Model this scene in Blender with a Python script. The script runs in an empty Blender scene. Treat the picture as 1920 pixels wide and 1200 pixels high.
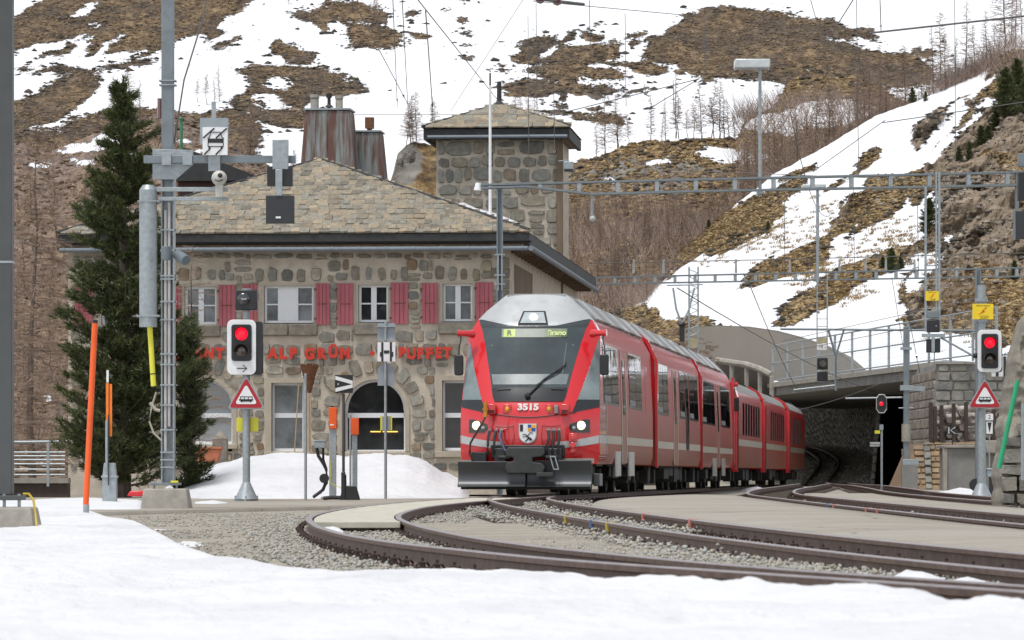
import bpy, bmesh, math, random
import numpy as np
from mathutils import Vector, Matrix, Euler
R = math.radians
random.seed(7); rng = np.random.default_rng(7)
sc = bpy.context.scene
COL = sc.collection

# ------------------------------------------------------------------ camera, world, sun, exposure
F = 7800.0      # focal length in photo pixels (photo 1920 wide)
HY = 880.0      # horizon row in the photo
HC = 0.5        # camera height above rail tops
cam = bpy.data.cameras.new('camera'); camo = bpy.data.objects.new('camera', cam); COL.objects.link(camo)
camo.location = (0, 0, HC); camo.rotation_euler = (R(90), 0, 0)
cam.sensor_width = 36; cam.lens = F / 1920 * 36
cam.shift_y = (HY - 600) / 1920
cam.clip_start = 0.5; cam.clip_end = 5000
cam.dof.use_dof = True; cam.dof.focus_distance = 84; cam.dof.aperture_fstop = 13
sc.camera = camo

world = bpy.data.worlds.new('World'); sc.world = world; world.use_nodes = True
wn = world.node_tree.nodes; wl = world.node_tree.links; wn.clear()
sky = wn.new('ShaderNodeTexSky'); sky.sky_type = 'NISHITA'; sky.sun_disc = False
SUN_EL, SUN_ROT = 70, 215      # degrees; rotation clockwise from +Y
sky.sun_elevation = R(SUN_EL); sky.sun_rotation = R(SUN_ROT); sky.altitude = 2000; sky.air_density = 1.0; sky.dust_density = 3.0
hs = wn.new('ShaderNodeHueSaturation'); hs.inputs['Saturation'].default_value = 0.22   # overcast: the blue is veiled
bg = wn.new('ShaderNodeBackground'); bg.inputs['Strength'].default_value = 0.13
wo = wn.new('ShaderNodeOutputWorld')
wl.new(sky.outputs[0], hs.inputs['Color']); wl.new(hs.outputs[0], bg.inputs[0]); wl.new(bg.outputs[0], wo.inputs[0])
sl = bpy.data.lights.new('sun', 'SUN'); sl.energy = 1.9; sl.angle = R(14); sl.color = (1, .965, .92)
so = bpy.data.objects.new('sun', sl); COL.objects.link(so)
d = Vector((math.sin(R(SUN_ROT)) * math.cos(R(SUN_EL)), math.cos(R(SUN_ROT)) * math.cos(R(SUN_EL)), math.sin(R(SUN_EL))))
so.rotation_euler = d.to_track_quat('Z', 'Y').to_euler()
sc.view_settings.view_transform = 'Standard'; sc.view_settings.look = 'None'
sc.view_settings.exposure = 0.62; sc.view_settings.gamma = 1; sc.view_settings.use_curve_mapping = False

def W(px, py, Y): return ((px - 960) * Y / F, Y, HC - (py - HY) * Y / F)
def WX(px, Y): return (px - 960) * Y / F
def WZ(py, Y): return HC - (py - HY) * Y / F

# ------------------------------------------------------------------ noise in numpy
def _h(i, j, k, s):
    n = (i * 374761393 + j * 668265263 + k * 2147483647 + s * 1274126177) & 0xffffffff
    n = ((n ^ (n >> 13)) * 1274126177) & 0xffffffff
    return ((n ^ (n >> 16)) & 0xffff) / 65535.0
def vnoise(x, y, z, s=0):
    i, j, k = np.floor(x).astype(np.int64), np.floor(y).astype(np.int64), np.floor(z).astype(np.int64)
    a, b, c = x - i, y - j, z - k
    a, b, c = a*a*(3-2*a), b*b*(3-2*b), c*c*(3-2*c)
    def L(di, dj, dk): return _h(i+di, j+dj, k+dk, s)
    x0 = (L(0,0,0)*(1-a)+L(1,0,0)*a)*(1-b) + (L(0,1,0)*(1-a)+L(1,1,0)*a)*b
    x1 = (L(0,0,1)*(1-a)+L(1,0,1)*a)*(1-b) + (L(0,1,1)*(1-a)+L(1,1,1)*a)*b
    return (x0*(1-c)+x1*c)*2-1
def fbm(x, y, z, oct=5, s=0):
    r = 0; a = .5; f = 1.
    for o in range(oct): r = r + a*vnoise(x*f, y*f, z*f, s+o); a *= .5; f *= 2.03
    return r
def ridged(x, y, z, oct=4, s=0):
    r = 0; a = .5; f = 1.
    for o in range(oct): r = r + a*(1-2*np.abs(vnoise(x*f, y*f, z*f, s+o))); a *= .5; f *= 2.1
    return r

# ------------------------------------------------------------------ materials
class NT:
    def __init__(s, name):
        s.m = bpy.data.materials.new(name); s.m.use_nodes = True
        s.t = s.m.node_tree; s.n = s.t.nodes; s.l = s.t.links
        s.b = s.n['Principled BSDF']
    def add(s, t, **kw):
        n = s.n.new(t)
        for k, v in kw.items(): setattr(n, k, v)
        return n
    def link(s, a, b): s.l.new(a, b)
    def coord(s, scale=(1,1,1)):
        tc = s.add('ShaderNodeTexCoord'); mp = s.add('ShaderNodeMapping'); mp.inputs['Scale'].default_value = scale
        s.link(tc.outputs['Object'], mp.inputs[0]); return mp.outputs[0]
    def noise(s, co, scale, detail=4, rough=.55):
        n = s.add('ShaderNodeTexNoise'); n.inputs['Scale'].default_value = scale; n.inputs['Detail'].default_value = detail
        n.inputs['Roughness'].default_value = rough; s.link(co, n.inputs['Vector']); return n.outputs['Fac']
    def ramp(s, fac, stops):
        r = s.add('ShaderNodeValToRGB'); e = r.color_ramp.elements
        while len(e) < len(stops): e.new(.5)
        for q, (p, c) in zip(e, stops): q.position = p; q.color = (*c, 1)
        s.link(fac, r.inputs[0]); return r.outputs[0]
    def mix(s, fac, a, b, mode='MIX'):
        m = s.add('ShaderNodeMix', data_type='RGBA', blend_type=mode)
        for v, i in ((fac, 0), (a, 6), (b, 7)):
            if isinstance(v, (int, float)): m.inputs[i].default_value = v
            elif isinstance(v, tuple): m.inputs[i].default_value = (*v, 1)
            else: s.link(v, m.inputs[i])
        return m.outputs[2]
    def math(s, op, a, b=None):
        m = s.add('ShaderNodeMath', operation=op)
        for v, i in ((a, 0), (b, 1)):
            if v is None: continue
            if isinstance(v, (int, float)): m.inputs[i].default_value = v
            else: s.link(v, m.inputs[i])
        return m.outputs[0]
    def bump(s, h, dist=.02, strength=1):
        b = s.add('ShaderNodeBump'); b.inputs['Distance'].default_value = dist; b.inputs['Strength'].default_value = strength
        s.link(h, b.inputs['Height']); s.link(b.outputs[0], s.b.inputs['Normal'])
    def rnd(s):
        o = s.add('ShaderNodeObjectInfo'); g = s.add('ShaderNodeNewGeometry')
        a = s.math('ADD', o.outputs['Random'], g.outputs['Random Per Island'])
        return s.math('FRACT', a)
def mul(c, f): return tuple(min(1, max(0, x*f)) for x in c)
_M = {}
def mat(name, col, rough=.6, metal=0., var=.15, scale=6, bump=0., bscale=60, coat=0., emit=0., stretch=(1,1,1), rnd=0., dirt=None, spec=None):
    if name in _M: return _M[name]
    n = NT(name); co = n.coord(stretch)
    f = n.noise(co, scale)
    c = n.ramp(f, [(.3, mul(col, 1-var)), (.7, mul(col, 1+var))])
    if rnd:
        h = n.add('ShaderNodeHueSaturation'); n.link(c, h.inputs['Color'])
        n.link(n.math('ADD', n.math('MULTIPLY', n.rnd(), rnd), 1-rnd/2), h.inputs['Value']); c = h.outputs[0]
    if dirt:
        dc, amt, ds = dirt
        f2 = n.noise(co, ds, 6, .65)
        c = n.mix(n.ramp(f2, [(.5-.001, (0,0,0)), (.78, (amt,)*3)]), c, dc)
    n.link(c, n.b.inputs['Base Color'])
    n.b.inputs['Roughness'].default_value = rough; n.b.inputs['Metallic'].default_value = metal
    if spec is not None: n.b.inputs['Specular IOR Level'].default_value = spec
    if coat: n.b.inputs['Coat Weight'].default_value = coat; n.b.inputs['Coat Roughness'].default_value = .06
    if emit: n.link(c, n.b.inputs['Emission Color']); n.b.inputs['Emission Strength'].default_value = emit
    if bump: n.bump(n.noise(co, bscale, 5), bump)
    _M[name] = n.m; return n.m
def stone_mat(name, cols, bump=.015, scale=7, lichen=.35):
    if name in _M: return _M[name]
    n = NT(name); co = n.coord()
    g = n.add('ShaderNodeNewGeometry'); tc = g.outputs['Position']
    st = [((i+.5)/len(cols), c) for i, c in enumerate(cols)]
    base = n.ramp(n.rnd(), st)
    f = n.noise(tc, scale, 7, .65)
    c = n.mix(.75, base, n.ramp(f, [(.25, (.22,.22,.22)), (.55, (.5,.5,.5)), (.8, (.82,.82,.8))]), 'OVERLAY')
    f2 = n.noise(tc, scale*.6, 6, .7)
    c = n.mix(n.ramp(f2, [(.56, (0,0,0)), (.68, (lichen,)*3)]), c, (.2, .17, .09))
    n.link(c, n.b.inputs['Base Color']); n.b.inputs['Roughness'].default_value = .85
    n.bump(n.noise(tc, scale*3.2, 6, .65), bump)
    _M[name] = n.m; return n.m
def glass_mat(name, col, rough=.03, spec=.5, var=.5, scale=.8):
    if name in _M: return _M[name]
    n = NT(name); co = n.coord(); f = n.noise(co, scale, 5, .6)
    n.link(n.ramp(f, [(.35, mul(col, 1-var)), (.65, mul(col, 1+var))]), n.b.inputs['Base Color'])
    n.b.inputs['Roughness'].default_value = rough; n.b.inputs['Specular IOR Level'].default_value = spec
    n.bump(n.noise(co, 1.3, 2), .01, .25)
    _M[name] = n.m; return n.m
def lit(name, col, e):
    if name in _M: return _M[name]
    n = NT(name); n.b.inputs['Base Color'].default_value = (*mul(col, .5), 1)
    n.b.inputs['Emission Color'].default_value = (*col, 1); n.b.inputs['Emission Strength'].default_value = e; n.b.inputs['Roughness'].default_value = .3
    _M[name] = n.m; return n.m
def terrain_mat(name, browns, snowc=(.76,.78,.81), nscale=.5, grain=2.2, edge=.55, rock=None, bumpd=.5, ysq=.3):
    n = NT(name); g = n.add('ShaderNodeNewGeometry'); _mp = n.add('ShaderNodeMapping'); _mp.inputs['Scale'].default_value = (1, ysq, 1.15); n.link(g.outputs['Position'], _mp.inputs[0]); P = _mp.outputs[0]
    at = n.add('ShaderNodeAttribute', attribute_name='cover')
    nz = n.noise(P, nscale, 9, .68)
    cv = n.math('ADD', at.outputs['Fac'], n.math('MULTIPLY', n.math('SUBTRACT', nz, .5), edge))
    nf = n.noise(P, nscale*9, 6, .7); cv = n.math('ADD', cv, n.math('MULTIPLY', n.math('SUBTRACT', nf, .5), edge*.38)); msk = n.ramp(cv, [(0.0, (0,0,0)), (.03, (1,1,1))])
    g1 = n.noise(P, grain, 8, .78); g2 = n.noise(P, grain*.16, 6, .68)
    br = n.ramp(g1, [(.36, browns[0]), (.46, browns[1]), (.54, browns[2]), (.64, browns[3])])
    br = n.mix(n.ramp(g2, [(.44, (0,0,0)), (.56, (.8,)*3)]), br, n.ramp(g1, [(.4, mul(browns[4], .7)), (.6, mul(browns[4], 2.0))]))
    if rock:
        mp = n.add('ShaderNodeMapping'); mp.inputs['Rotation'].default_value = (0, R(35), 0); mp.inputs['Scale'].default_value = (.35, .35, 1.5)
        n.link(P, mp.inputs[0]); r1 = n.noise(mp.outputs[0], 1.1, 8, .7)
        rc = n.ramp(r1, [(.3, mul(rock, .3)), (.45, mul(rock, .8)), (.55, rock), (.7, mul(rock, 1.6))])
        ra = n.add('ShaderNodeAttribute', attribute_name='rock')
        rm = n.math('ADD', ra.outputs['Fac'], n.math('MULTIPLY', n.math('SUBTRACT', n.noise(P, .35, 6, .65), .5), 1.6))
        br = n.mix(n.ramp(rm, [(.42, (0,0,0)), (.55, (1,1,1))]), br, rc)
    sn = n.ramp(n.noise(P, .09, 5, .6), [(.35, mul(snowc, .93)), (.65, snowc)])
    n.link(n.mix(msk, sn, br), n.b.inputs['Base Color']); n.b.inputs['Roughness'].default_value = .85
    n.b.inputs['Specular IOR Level'].default_value = .2
    h = n.math('MULTIPLY', n.noise(P, grain*.8, 7, .7), n.math('ADD', n.math('MULTIPLY', msk, 1), .06))
    n.bump(h, bumpd, 1)
    return n.m

# ------------------------------------------------------------------ meshes
def np_mesh(name, V, Fc, m=None, parent=None, smooth=False, attrs=None, angle=None):
    V = np.asarray(V, np.float32).reshape(-1, 3); Fc = np.asarray(Fc, np.int32); k = Fc.shape[1]
    me = bpy.data.meshes.new(name); me.vertices.add(len(V)); me.vertices.foreach_set('co', V.ravel())
    me.loops.add(Fc.size); me.loops.foreach_set('vertex_index', Fc.ravel())
    me.polygons.add(len(Fc)); me.polygons.foreach_set('loop_start', np.arange(0, Fc.size, k, dtype=np.int32))
    me.update(calc_edges=True)
    for kx, a in (attrs or {}).items():
        at = me.attributes.new(kx, 'FLOAT', 'POINT'); at.data.foreach_set('value', np.asarray(a, np.float32).ravel())
    me.validate()
    if smooth:
        me.shade_smooth()
        if angle: me.set_sharp_from_angle(angle=R(angle))
    if m: me.materials.append(m)
    o = bpy.data.objects.new(name, me); COL.objects.link(o)
    if parent: o.parent = parent
    return o
class MB:
    def __init__(s): s.v = []; s.f = []
    def add(s, vs, fs):
        b = len(s.v); s.v += [tuple(v) for v in vs]; s.f += [tuple(i+b for i in f) for f in fs]; return s
    def box(s, x0, x1, y0, y1, z0, z1):
        return s.add([(x0,y0,z0),(x1,y0,z0),(x1,y1,z0),(x0,y1,z0),(x0,y0,z1),(x1,y0,z1),(x1,y1,z1),(x0,y1,z1)],
                     [(0,3,2,1),(4,5,6,7),(0,1,5,4),(1,2,6,5),(2,3,7,6),(3,0,4,7)])
    def cyl(s, p0, p1, r0, r1=None, n=12, caps=True):
        r1 = r0 if r1 is None else r1
        p0, p1 = Vector(p0), Vector(p1); q = (p1-p0).to_track_quat('Z', 'Y')
        vs = []
        for p, r in ((p0, r0), (p1, r1)):
            for i in range(n):
                a = 2*math.pi*i/n; vs.append(p + q @ Vector((r*math.cos(a), r*math.sin(a), 0)))
        fs = [(i, (i+1) % n, n+(i+1) % n, n+i) for i in range(n)]
        if caps: fs += [tuple(range(n-1, -1, -1)), tuple(range(n, 2*n))]
        return s.add(vs, fs)
    def path(s, pts, r, n=6):
        pts = [Vector(p) for p in pts]; vs = []; m = len(pts)
        for i, p in enumerate(pts):
            t = (pts[min(i+1, m-1)] - pts[max(i-1, 0)]).normalized(); q = t.to_track_quat('Z', 'Y')
            rr = r[i] if isinstance(r, (list, tuple)) else r
            for k in range(n):
                a = 2*math.pi*k/n; vs.append(p + q @ Vector((rr*math.cos(a), rr*math.sin(a), 0)))
        fs = [(j*n+i, j*n+(i+1) % n, (j+1)*n+(i+1) % n, (j+1)*n+i) for j in range(m-1) for i in range(n)]
        fs += [tuple(range(n-1, -1, -1)), tuple(range((m-1)*n, m*n))]
        return s.add(vs, fs)
    def prism(s, pts, y0, y1):       # pts (x,z), extruded along y
        n = len(pts); vs = [(x, y0, z) for x, z in pts] + [(x, y1, z) for x, z in pts]
        return s.add(vs, [tuple(range(n)), tuple(range(2*n-1, n-1, -1))] + [(i, n+i, n+(i+1) % n, (i+1) % n) for i in range(n)])
    def prismx(s, pts, x0, x1):      # pts (y,z), extruded along x
        n = len(pts); vs = [(x0, y, z) for y, z in pts] + [(x1, y, z) for y, z in pts]
        return s.add(vs, [tuple(range(n-1, -1, -1)), tuple(range(n, 2*n))] + [(i, (i+1) % n, n+(i+1) % n, n+i) for i in range(n)])
    def prismz(s, pts, z0, z1):
        n = len(pts); vs = [(x, y, z0) for x, y in pts] + [(x, y, z1) for x, y in pts]
        return s.add(vs, [tuple(range(n-1, -1, -1)), tuple(range(n, 2*n))] + [(i, (i+1) % n, n+(i+1) % n, n+i) for i in range(n)])
    def disc(s, x, z, r, y0, y1, n=20): return s.cyl((x, y1, z), (x, y0, z), r, r, n)
    def ball(s, c, r, n=10, sx=1, sy=1, sz=1):
        vs = []; 
        for i in range(1, n//2+1-1+1):
            pass
        rings = n//2; vs = [(c[0], c[1], c[2]+r*sz)]
        for i in range(1, rings):
            th = math.pi*i/rings
            for k in range(n):
                a = 2*math.pi*k/n; vs.append((c[0]+r*sx*math.sin(th)*math.cos(a), c[1]+r*sy*math.sin(th)*math.sin(a), c[2]+r*sz*math.cos(th)))
        vs.append((c[0], c[1], c[2]-r*sz)); fs = [(0, 1+k, 1+(k+1) % n) for k in range(n)]
        for i in range(rings-2):
            fs += [(1+i*n+k, 1+(i+1)*n+k, 1+(i+1)*n+(k+1) % n, 1+i*n+(k+1) % n) for k in range(n)]
        L = len(vs)-1; fs += [(L, 1+(rings-2)*n+(k+1) % n, 1+(rings-2)*n+k) for k in range(n)]
        return s.add(vs, fs)
    def build(s, name, m, parent=None, bev=0, smooth=True, loc=None, angle=35):
        me = bpy.data.meshes.new(name); me.from_pydata(s.v, [], s.f)
        bm = bmesh.new(); bm.from_mesh(me); bmesh.ops.recalc_face_normals(bm, faces=bm.faces); bm.to_mesh(me); bm.free()
        if smooth: me.shade_smooth(); me.set_sharp_from_angle(angle=R(angle))
        if m: me.materials.append(m)
        o = bpy.data.objects.new(name, me); COL.objects.link(o)
        if parent: o.parent = parent
        if loc: o.location = loc
        if bev:
            b = o.modifiers.new('bevel', 'BEVEL'); b.width = bev; b.segments = 2; b.limit_method = 'ANGLE'; b.angle_limit = R(40); b.harden_normals = False
        return o
def tag(o, label=None, cat=None, group=None, kind=None):
    if label: o['label'] = label
    if cat: o['category'] = cat
    if group: o['group'] = group
    if kind: o['kind'] = kind
    return o
def rrect(x0, x1, z0, z1, r, n=5):
    pts = []
    for cx, cz, a0 in ((x1-r, z1-r, 0), (x0+r, z1-r, 90), (x0+r, z0+r, 180), (x1-r, z0+r, 270)):
        for i in range(n+1):
            a = R(a0 + 90*i/n); pts.append((cx+r*math.cos(a), cz+r*math.sin(a)))
    return pts
class Fr:
    """a thing placed at photo column px at distance Y, base height z0, turned by ang about z; loc() gives local x,z for a pixel at local depth y"""
    def __init__(s, name, label, cat, px, Y, z0=0., ang=0., group=None, X=None):
        s.o = bpy.data.objects.new(name, None); COL.objects.link(s.o); s.o.empty_display_size = .2
        s.X = WX(px, Y) if X is None else X; s.Y = Y; s.z0 = z0; s.a = R(ang)
        s.o.location = (s.X, Y, z0); s.o.rotation_euler = (0, 0, s.a)
        tag(s.o, label, cat, group)
    def x(s, px, y=0):
        t = (px-960)/F; c, sn = math.cos(s.a), math.sin(s.a)
        return (t*(s.Y+c*y) + sn*y - s.X) / (c - t*sn)
    def z(s, py, y=0, x=0): return HC - (py-HY)*(s.Y + math.sin(s.a)*x + math.cos(s.a)*y)/F - s.z0
    def k(s): return s.Y/F
def copy_tree(o, parent=None):
    c = o.copy(); COL.objects.link(c)
    if parent: c.parent = parent
    for ch in o.children: copy_tree(ch, c)
    return c
def text_obj(name, s, size, m, parent, x, y, z, ext=.01, align='CENTER', rot=(90,0,0), sx=1., shear=0, bold=0.):
    cu = bpy.data.curves.new(name, 'FONT'); cu.body = s; cu.size = size; cu.extrude = ext; cu.align_x = align; cu.align_y = 'CENTER'; cu.shear = shear; cu.offset = bold
    t = bpy.data.objects.new(name, cu); COL.objects.link(t)
    dg = bpy.context.evaluated_depsgraph_get(); me = bpy.data.meshes.new_from_object(t.evaluated_get(dg))
    bpy.data.objects.remove(t); bpy.data.curves.remove(cu)
    me.name = name; me.materials.clear(); me.materials.append(m)
    o = bpy.data.objects.new(name, me); COL.objects.link(o); o.parent = parent
    o.location = (x, y, z); o.rotation_euler = tuple(R(a) for a in rot); o.scale = (sx, 1, 1)
    return o

# stones ---------------------------------------------------------------------------------
def stone_shape(kind, seed):
    r = random.Random(seed)
    if kind == 'rubble':
        n = 9; ang = [2*math.pi*(i+r.uniform(-.25,.25))/n for i in range(n)]
        p = r.uniform(3.5, 9)
        pts = []
        for a in ang:
            c, s_ = math.cos(a), math.sin(a); rad = (abs(c)**p+abs(s_)**p)**(-1/p) * r.uniform(.86, 1.0)
            pts.append((.5*rad*c, .5*rad*s_))
    else:
        j = .035
        pts = [(-.5,-.42),(-.44,-.5),(0,-.5),(.44,-.5),(.5,-.42),(.5,0),(.5,.42),(.44,.5),(0,.5),(-.44,.5),(-.5,.42),(-.5,0)]
        pts = [(x+r.uniform(-j,j), z+r.uniform(-j,j)) for x, z in pts]
    n = len(pts); v = []
    for sc_, y in ((1, .3), (1, -.6), (.92, -1)):
        for x, z in pts: v.append((x*sc_, y + (r.uniform(-.18,.18) if y == -1 else 0), z*sc_))
    f = [(b*n+i, b*n+(i+1) % n, (b+1)*n+(i+1) % n, (b+1)*n+i) for b in range(2) for i in range(n)]
    f += [tuple(range(2*n, 3*n))]
    return v, f
_SH = {}
def shapes(kind, m, nvar=10):
    key = (kind, m.name)
    if key not in _SH:
        L = []
        for i in range(nvar):
            v, f = stone_shape(kind, i*17+3); mb = MB().add(v, f)
            o = mb.build('stone', m, smooth=True, angle=40); me = o.data; bpy.data.objects.remove(o)
            L.append((v, f, me))
        _SH[key] = L
    return _SH[key]
def place_pieces(parent, name, items, kind, m, budget=300):
    """items: (x,y,z,sx,sy,sz,rot,tilt)."""
    sh = shapes(kind, m); items = sorted(items, key=lambda t: -t[3]*t[5])
    for it in items[:budget]:
        x, y, z, sx, sy, sz, ry, tx = it
        o = bpy.data.objects.new(name, random.choice(sh)[2]); COL.objects.link(o); o.parent = parent
        o.location = (x, y, z); o.scale = (sx, sy, sz); o.rotation_euler = (tx, ry, 0)
    rest = items[budget:]
    if rest:
        mb = MB()
        for x, y, z, sx, sy, sz, ry, tx in rest:
            v, f = random.choice(sh)[:2]; M = Matrix.Translation((x,y,z)) @ Euler((tx, ry, 0)).to_matrix().to_4x4() @ Matrix.Diagonal((sx,sy,sz,1))
            mb.add([M @ Vector(q) for q in v], f)
        o = mb.build('small_stones' if name == 'stone' else name, m, parent, angle=40); o['kind'] = 'stuff'
def masonry(parent, x0, x1, z0, z1, rowh, colw, gap, depth, kind, m, y=0., holes=None, clip=None, budget=300, extra=None, surf=None, rot=.05, name='stone'):
    items = list(extra or []); z = z0
    while z < z1 - .03:
        h = random.uniform(*rowh)
        if z + h > z1: h = z1 - z
        if h < .06: break
        iv = [(x0, x1)]
        for a, b in (holes(z, z+h) if holes else []):
            iv = [q for (c, d_) in iv for q in ((c, min(d_, a)), (max(c, b), d_)) if q[1]-q[0] > .06]
        for a, b in iv:
            x = a
            while x < b - .03:
                w = random.uniform(*colw) * (1 if kind != 'rubble' else random.choice((.6, 1, 1, 1.3)))
                if x + w > b - .08: w = b - x
                cx, cz = x+w/2, z+h/2
                if clip is None or clip(cx, cz):
                    hh = h-gap; 
                    if kind == 'rubble':
                        hh *= random.uniform(.88, 1.12); ww = (w-gap)*random.uniform(.92, 1.06); cz += random.uniform(-.035,.035); cz += random.uniform(-.02,.02)
                        if w > h*1.2 and random.random() < .22:
                            for q in (-1, 1):
                                items.append((cx+random.uniform(-.03,.03), y, cz+q*h*.25, ww*random.uniform(.6,1), depth, hh*.42, random.uniform(-.08,.08), 0))
                            x += w; continue
                    else: ww = w-gap
                    yy, tx = (y, 0) if surf is None else surf(cx, cz)
                    items.append((cx, yy, cz, ww, depth*random.uniform(.6,1.25), hh, random.uniform(-rot,rot), tx))
                x += w
        z += h
    place_pieces(parent, name, items, kind, m, budget)
    return items
# ------------------------------------------------------------------ base materials
SNOW = NT('snow')
_P = SNOW.add('ShaderNodeNewGeometry').outputs['Position']
SNOW.link(SNOW.ramp(SNOW.noise(_P, .5, 6, .6), [(.3, (.60,.61,.635)), (.55, (.70,.71,.73)), (.75, (.655,.655,.645))]), SNOW.b.inputs['Base Color'])
SNOW.b.inputs['Roughness'].default_value = .7; SNOW.b.inputs['Specular IOR Level'].default_value = .25
SNOW.b.inputs['Subsurface Weight'].default_value = .0
_h1 = SNOW.math('ADD', SNOW.noise(_P, 3.0, 7, .62), SNOW.math('MULTIPLY', SNOW.noise(_P, 16, 5, .6), .35))
SNOW.bump(_h1, .07, 1); SNOWM = SNOW.m
def ground_mat(name, cols, scale, bump, bs=30, big=.5):
    n = NT(name); P = n.add('ShaderNodeNewGeometry').outputs['Position']
    vo = n.add('ShaderNodeTexVoronoi'); vo.inputs['Scale'].default_value = scale; n.link(P, vo.inputs['Vector'])
    c = n.ramp(vo.outputs['Color'], [(i/(len(cols)-1)*.8+.1, q) for i, q in enumerate(cols)])
    c = n.mix(.6, c, n.ramp(n.noise(P, big, 6, .65), [(.3, (.3,)*3), (.7, (.72, .70, .66))]), 'OVERLAY')
    n.link(c, n.b.inputs['Base Color']); n.b.inputs['Roughness'].default_value = .9
    n.bump(n.math('ADD', n.noise(P, bs, 5, .7), vo.outputs['Distance']), bump); return n.m
GRAVEL = ground_mat('grey_gravel', [(.24,.225,.19),(.36,.35,.31),(.29,.265,.22),(.42,.41,.37)], 16, .03)
DIRT = ground_mat('packed_earth', [(.2,.175,.14),(.27,.24,.195),(.23,.205,.17),(.33,.31,.26)], 30, .012, 60, .8)
DIRTG = ground_mat('brown_grit', [(.26,.235,.19),(.36,.34,.29),(.30,.27,.22),(.42,.40,.35),(.23,.20,.16)], 55, .012, 90, 1.1)
def pave_mat():
    n = NT('worn_paving'); P = n.add('ShaderNodeNewGeometry').outputs['Position']
    c = n.ramp(n.noise(P, .35, 7, .62), [(.3, (.26,.225,.18)), (.5, (.31,.285,.24)), (.7, (.35,.335,.295))])
    c = n.mix(.45, c, n.ramp(n.noise(P, 22, 6, .75), [(.25, (.25,)*3), (.75, (.75,)*3)]), 'OVERLAY')
    c = n.mix(n.ramp(n.noise(P, 1.2, 7, .7), [(.58, (0,)*3), (.72, (.35,)*3)]), c, (.15,.11,.08))
    wv = n.add('ShaderNodeTexVoronoi', feature='DISTANCE_TO_EDGE'); wv.inputs['Scale'].default_value = .33; ad = n.add('ShaderNodeMix', data_type='VECTOR'); nt = n.add('ShaderNodeTexNoise'); nt.inputs['Scale'].default_value = 1.6; nt.inputs['Detail'].default_value = 5; n.link(P, nt.inputs['Vector'])
    ad.inputs[0].default_value = .25; n.link(P, ad.inputs[4]); n.link(nt.outputs['Color'], ad.inputs[5]); n.link(ad.outputs[1], wv.inputs['Vector'])
    c = n.mix(n.ramp(wv.outputs['Distance'], [(.0, (.7,)*3), (.006, (0,)*3)]), c, (.09,.08,.065))
    n.link(c, n.b.inputs['Base Color']); n.b.inputs['Roughness'].default_value = .9
    n.bump(n.noise(P, 35, 6, .7), .008); return n.m
PAVE = pave_mat()
CONC = mat('pale_concrete', (.33,.31,.27), .85, var=.18, scale=3, bump=.006, bscale=50, dirt=((.14,.12,.1), .6, 4))
DCONC = mat('grey_concrete', (.24,.235,.22), .85, var=.2, scale=1.2, bump=.01, bscale=20, dirt=((.1,.1,.09), .6, 1.5))
GALV = mat('galvanised_steel', (.33,.37,.39), .45, .35, var=.14, scale=14, dirt=((.2,.21,.2), .4, 9))
STEEL = mat('painted_grey_steel', (.19,.225,.245), .5, .2, var=.1, scale=5, dirt=((.12,.11,.1), .5, 7))
DSTEEL = mat('dark_grey_mast', (.075,.08,.08), .55, .1, var=.1, scale=3)
BLACK = mat('black_plastic', (.018,.019,.021), .45, var=.2)
RUBBER = mat('black_rubber', (.02,.02,.021), .6, var=.2)
WHITE = mat('white_paint', (.78,.79,.8), .4, var=.04)
SIGNBACK = mat('grey_sign_back', (.30,.34,.37), .5, .2, var=.08)
ORANGE = mat('orange_paint', (.85,.115,.015), .45, var=.08)
ORANGE2 = mat('amber_orange_paint', (.85,.2,.02), .5, var=.08)
YELLOW = mat('yellow_enamel', (.85,.62,.02), .4, var=.05)
YELLOW2 = mat('lemon_paint', (.72,.68,.05), .45, var=.05)
SIGNRED = mat('sign_red', (.42,.012,.02), .4, var=.06)
RUST = mat('rust', (.16,.07,.035), .85, var=.4, scale=20, bump=.003)
WIRE = mat('wire_copper_grey', (.13,.13,.13), .5, .4)

# ------------------------------------------------------------------ ground and terrain
def grid_faces(nu, nv):
    i = np.arange(nu-1)[None, :] + np.arange(nv-1)[:, None]*nu
    return np.stack([i, i+1, i+1+nu, i+nu], -1).reshape(-1, 4)
g = np_mesh('ground', [(-900,-60,-.32),(900,-60,-.32),(900,1500,-.32),(-900,1500,-.32)], [(0,1,2,3)], DIRT); g['kind'] = 'structure'

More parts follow.
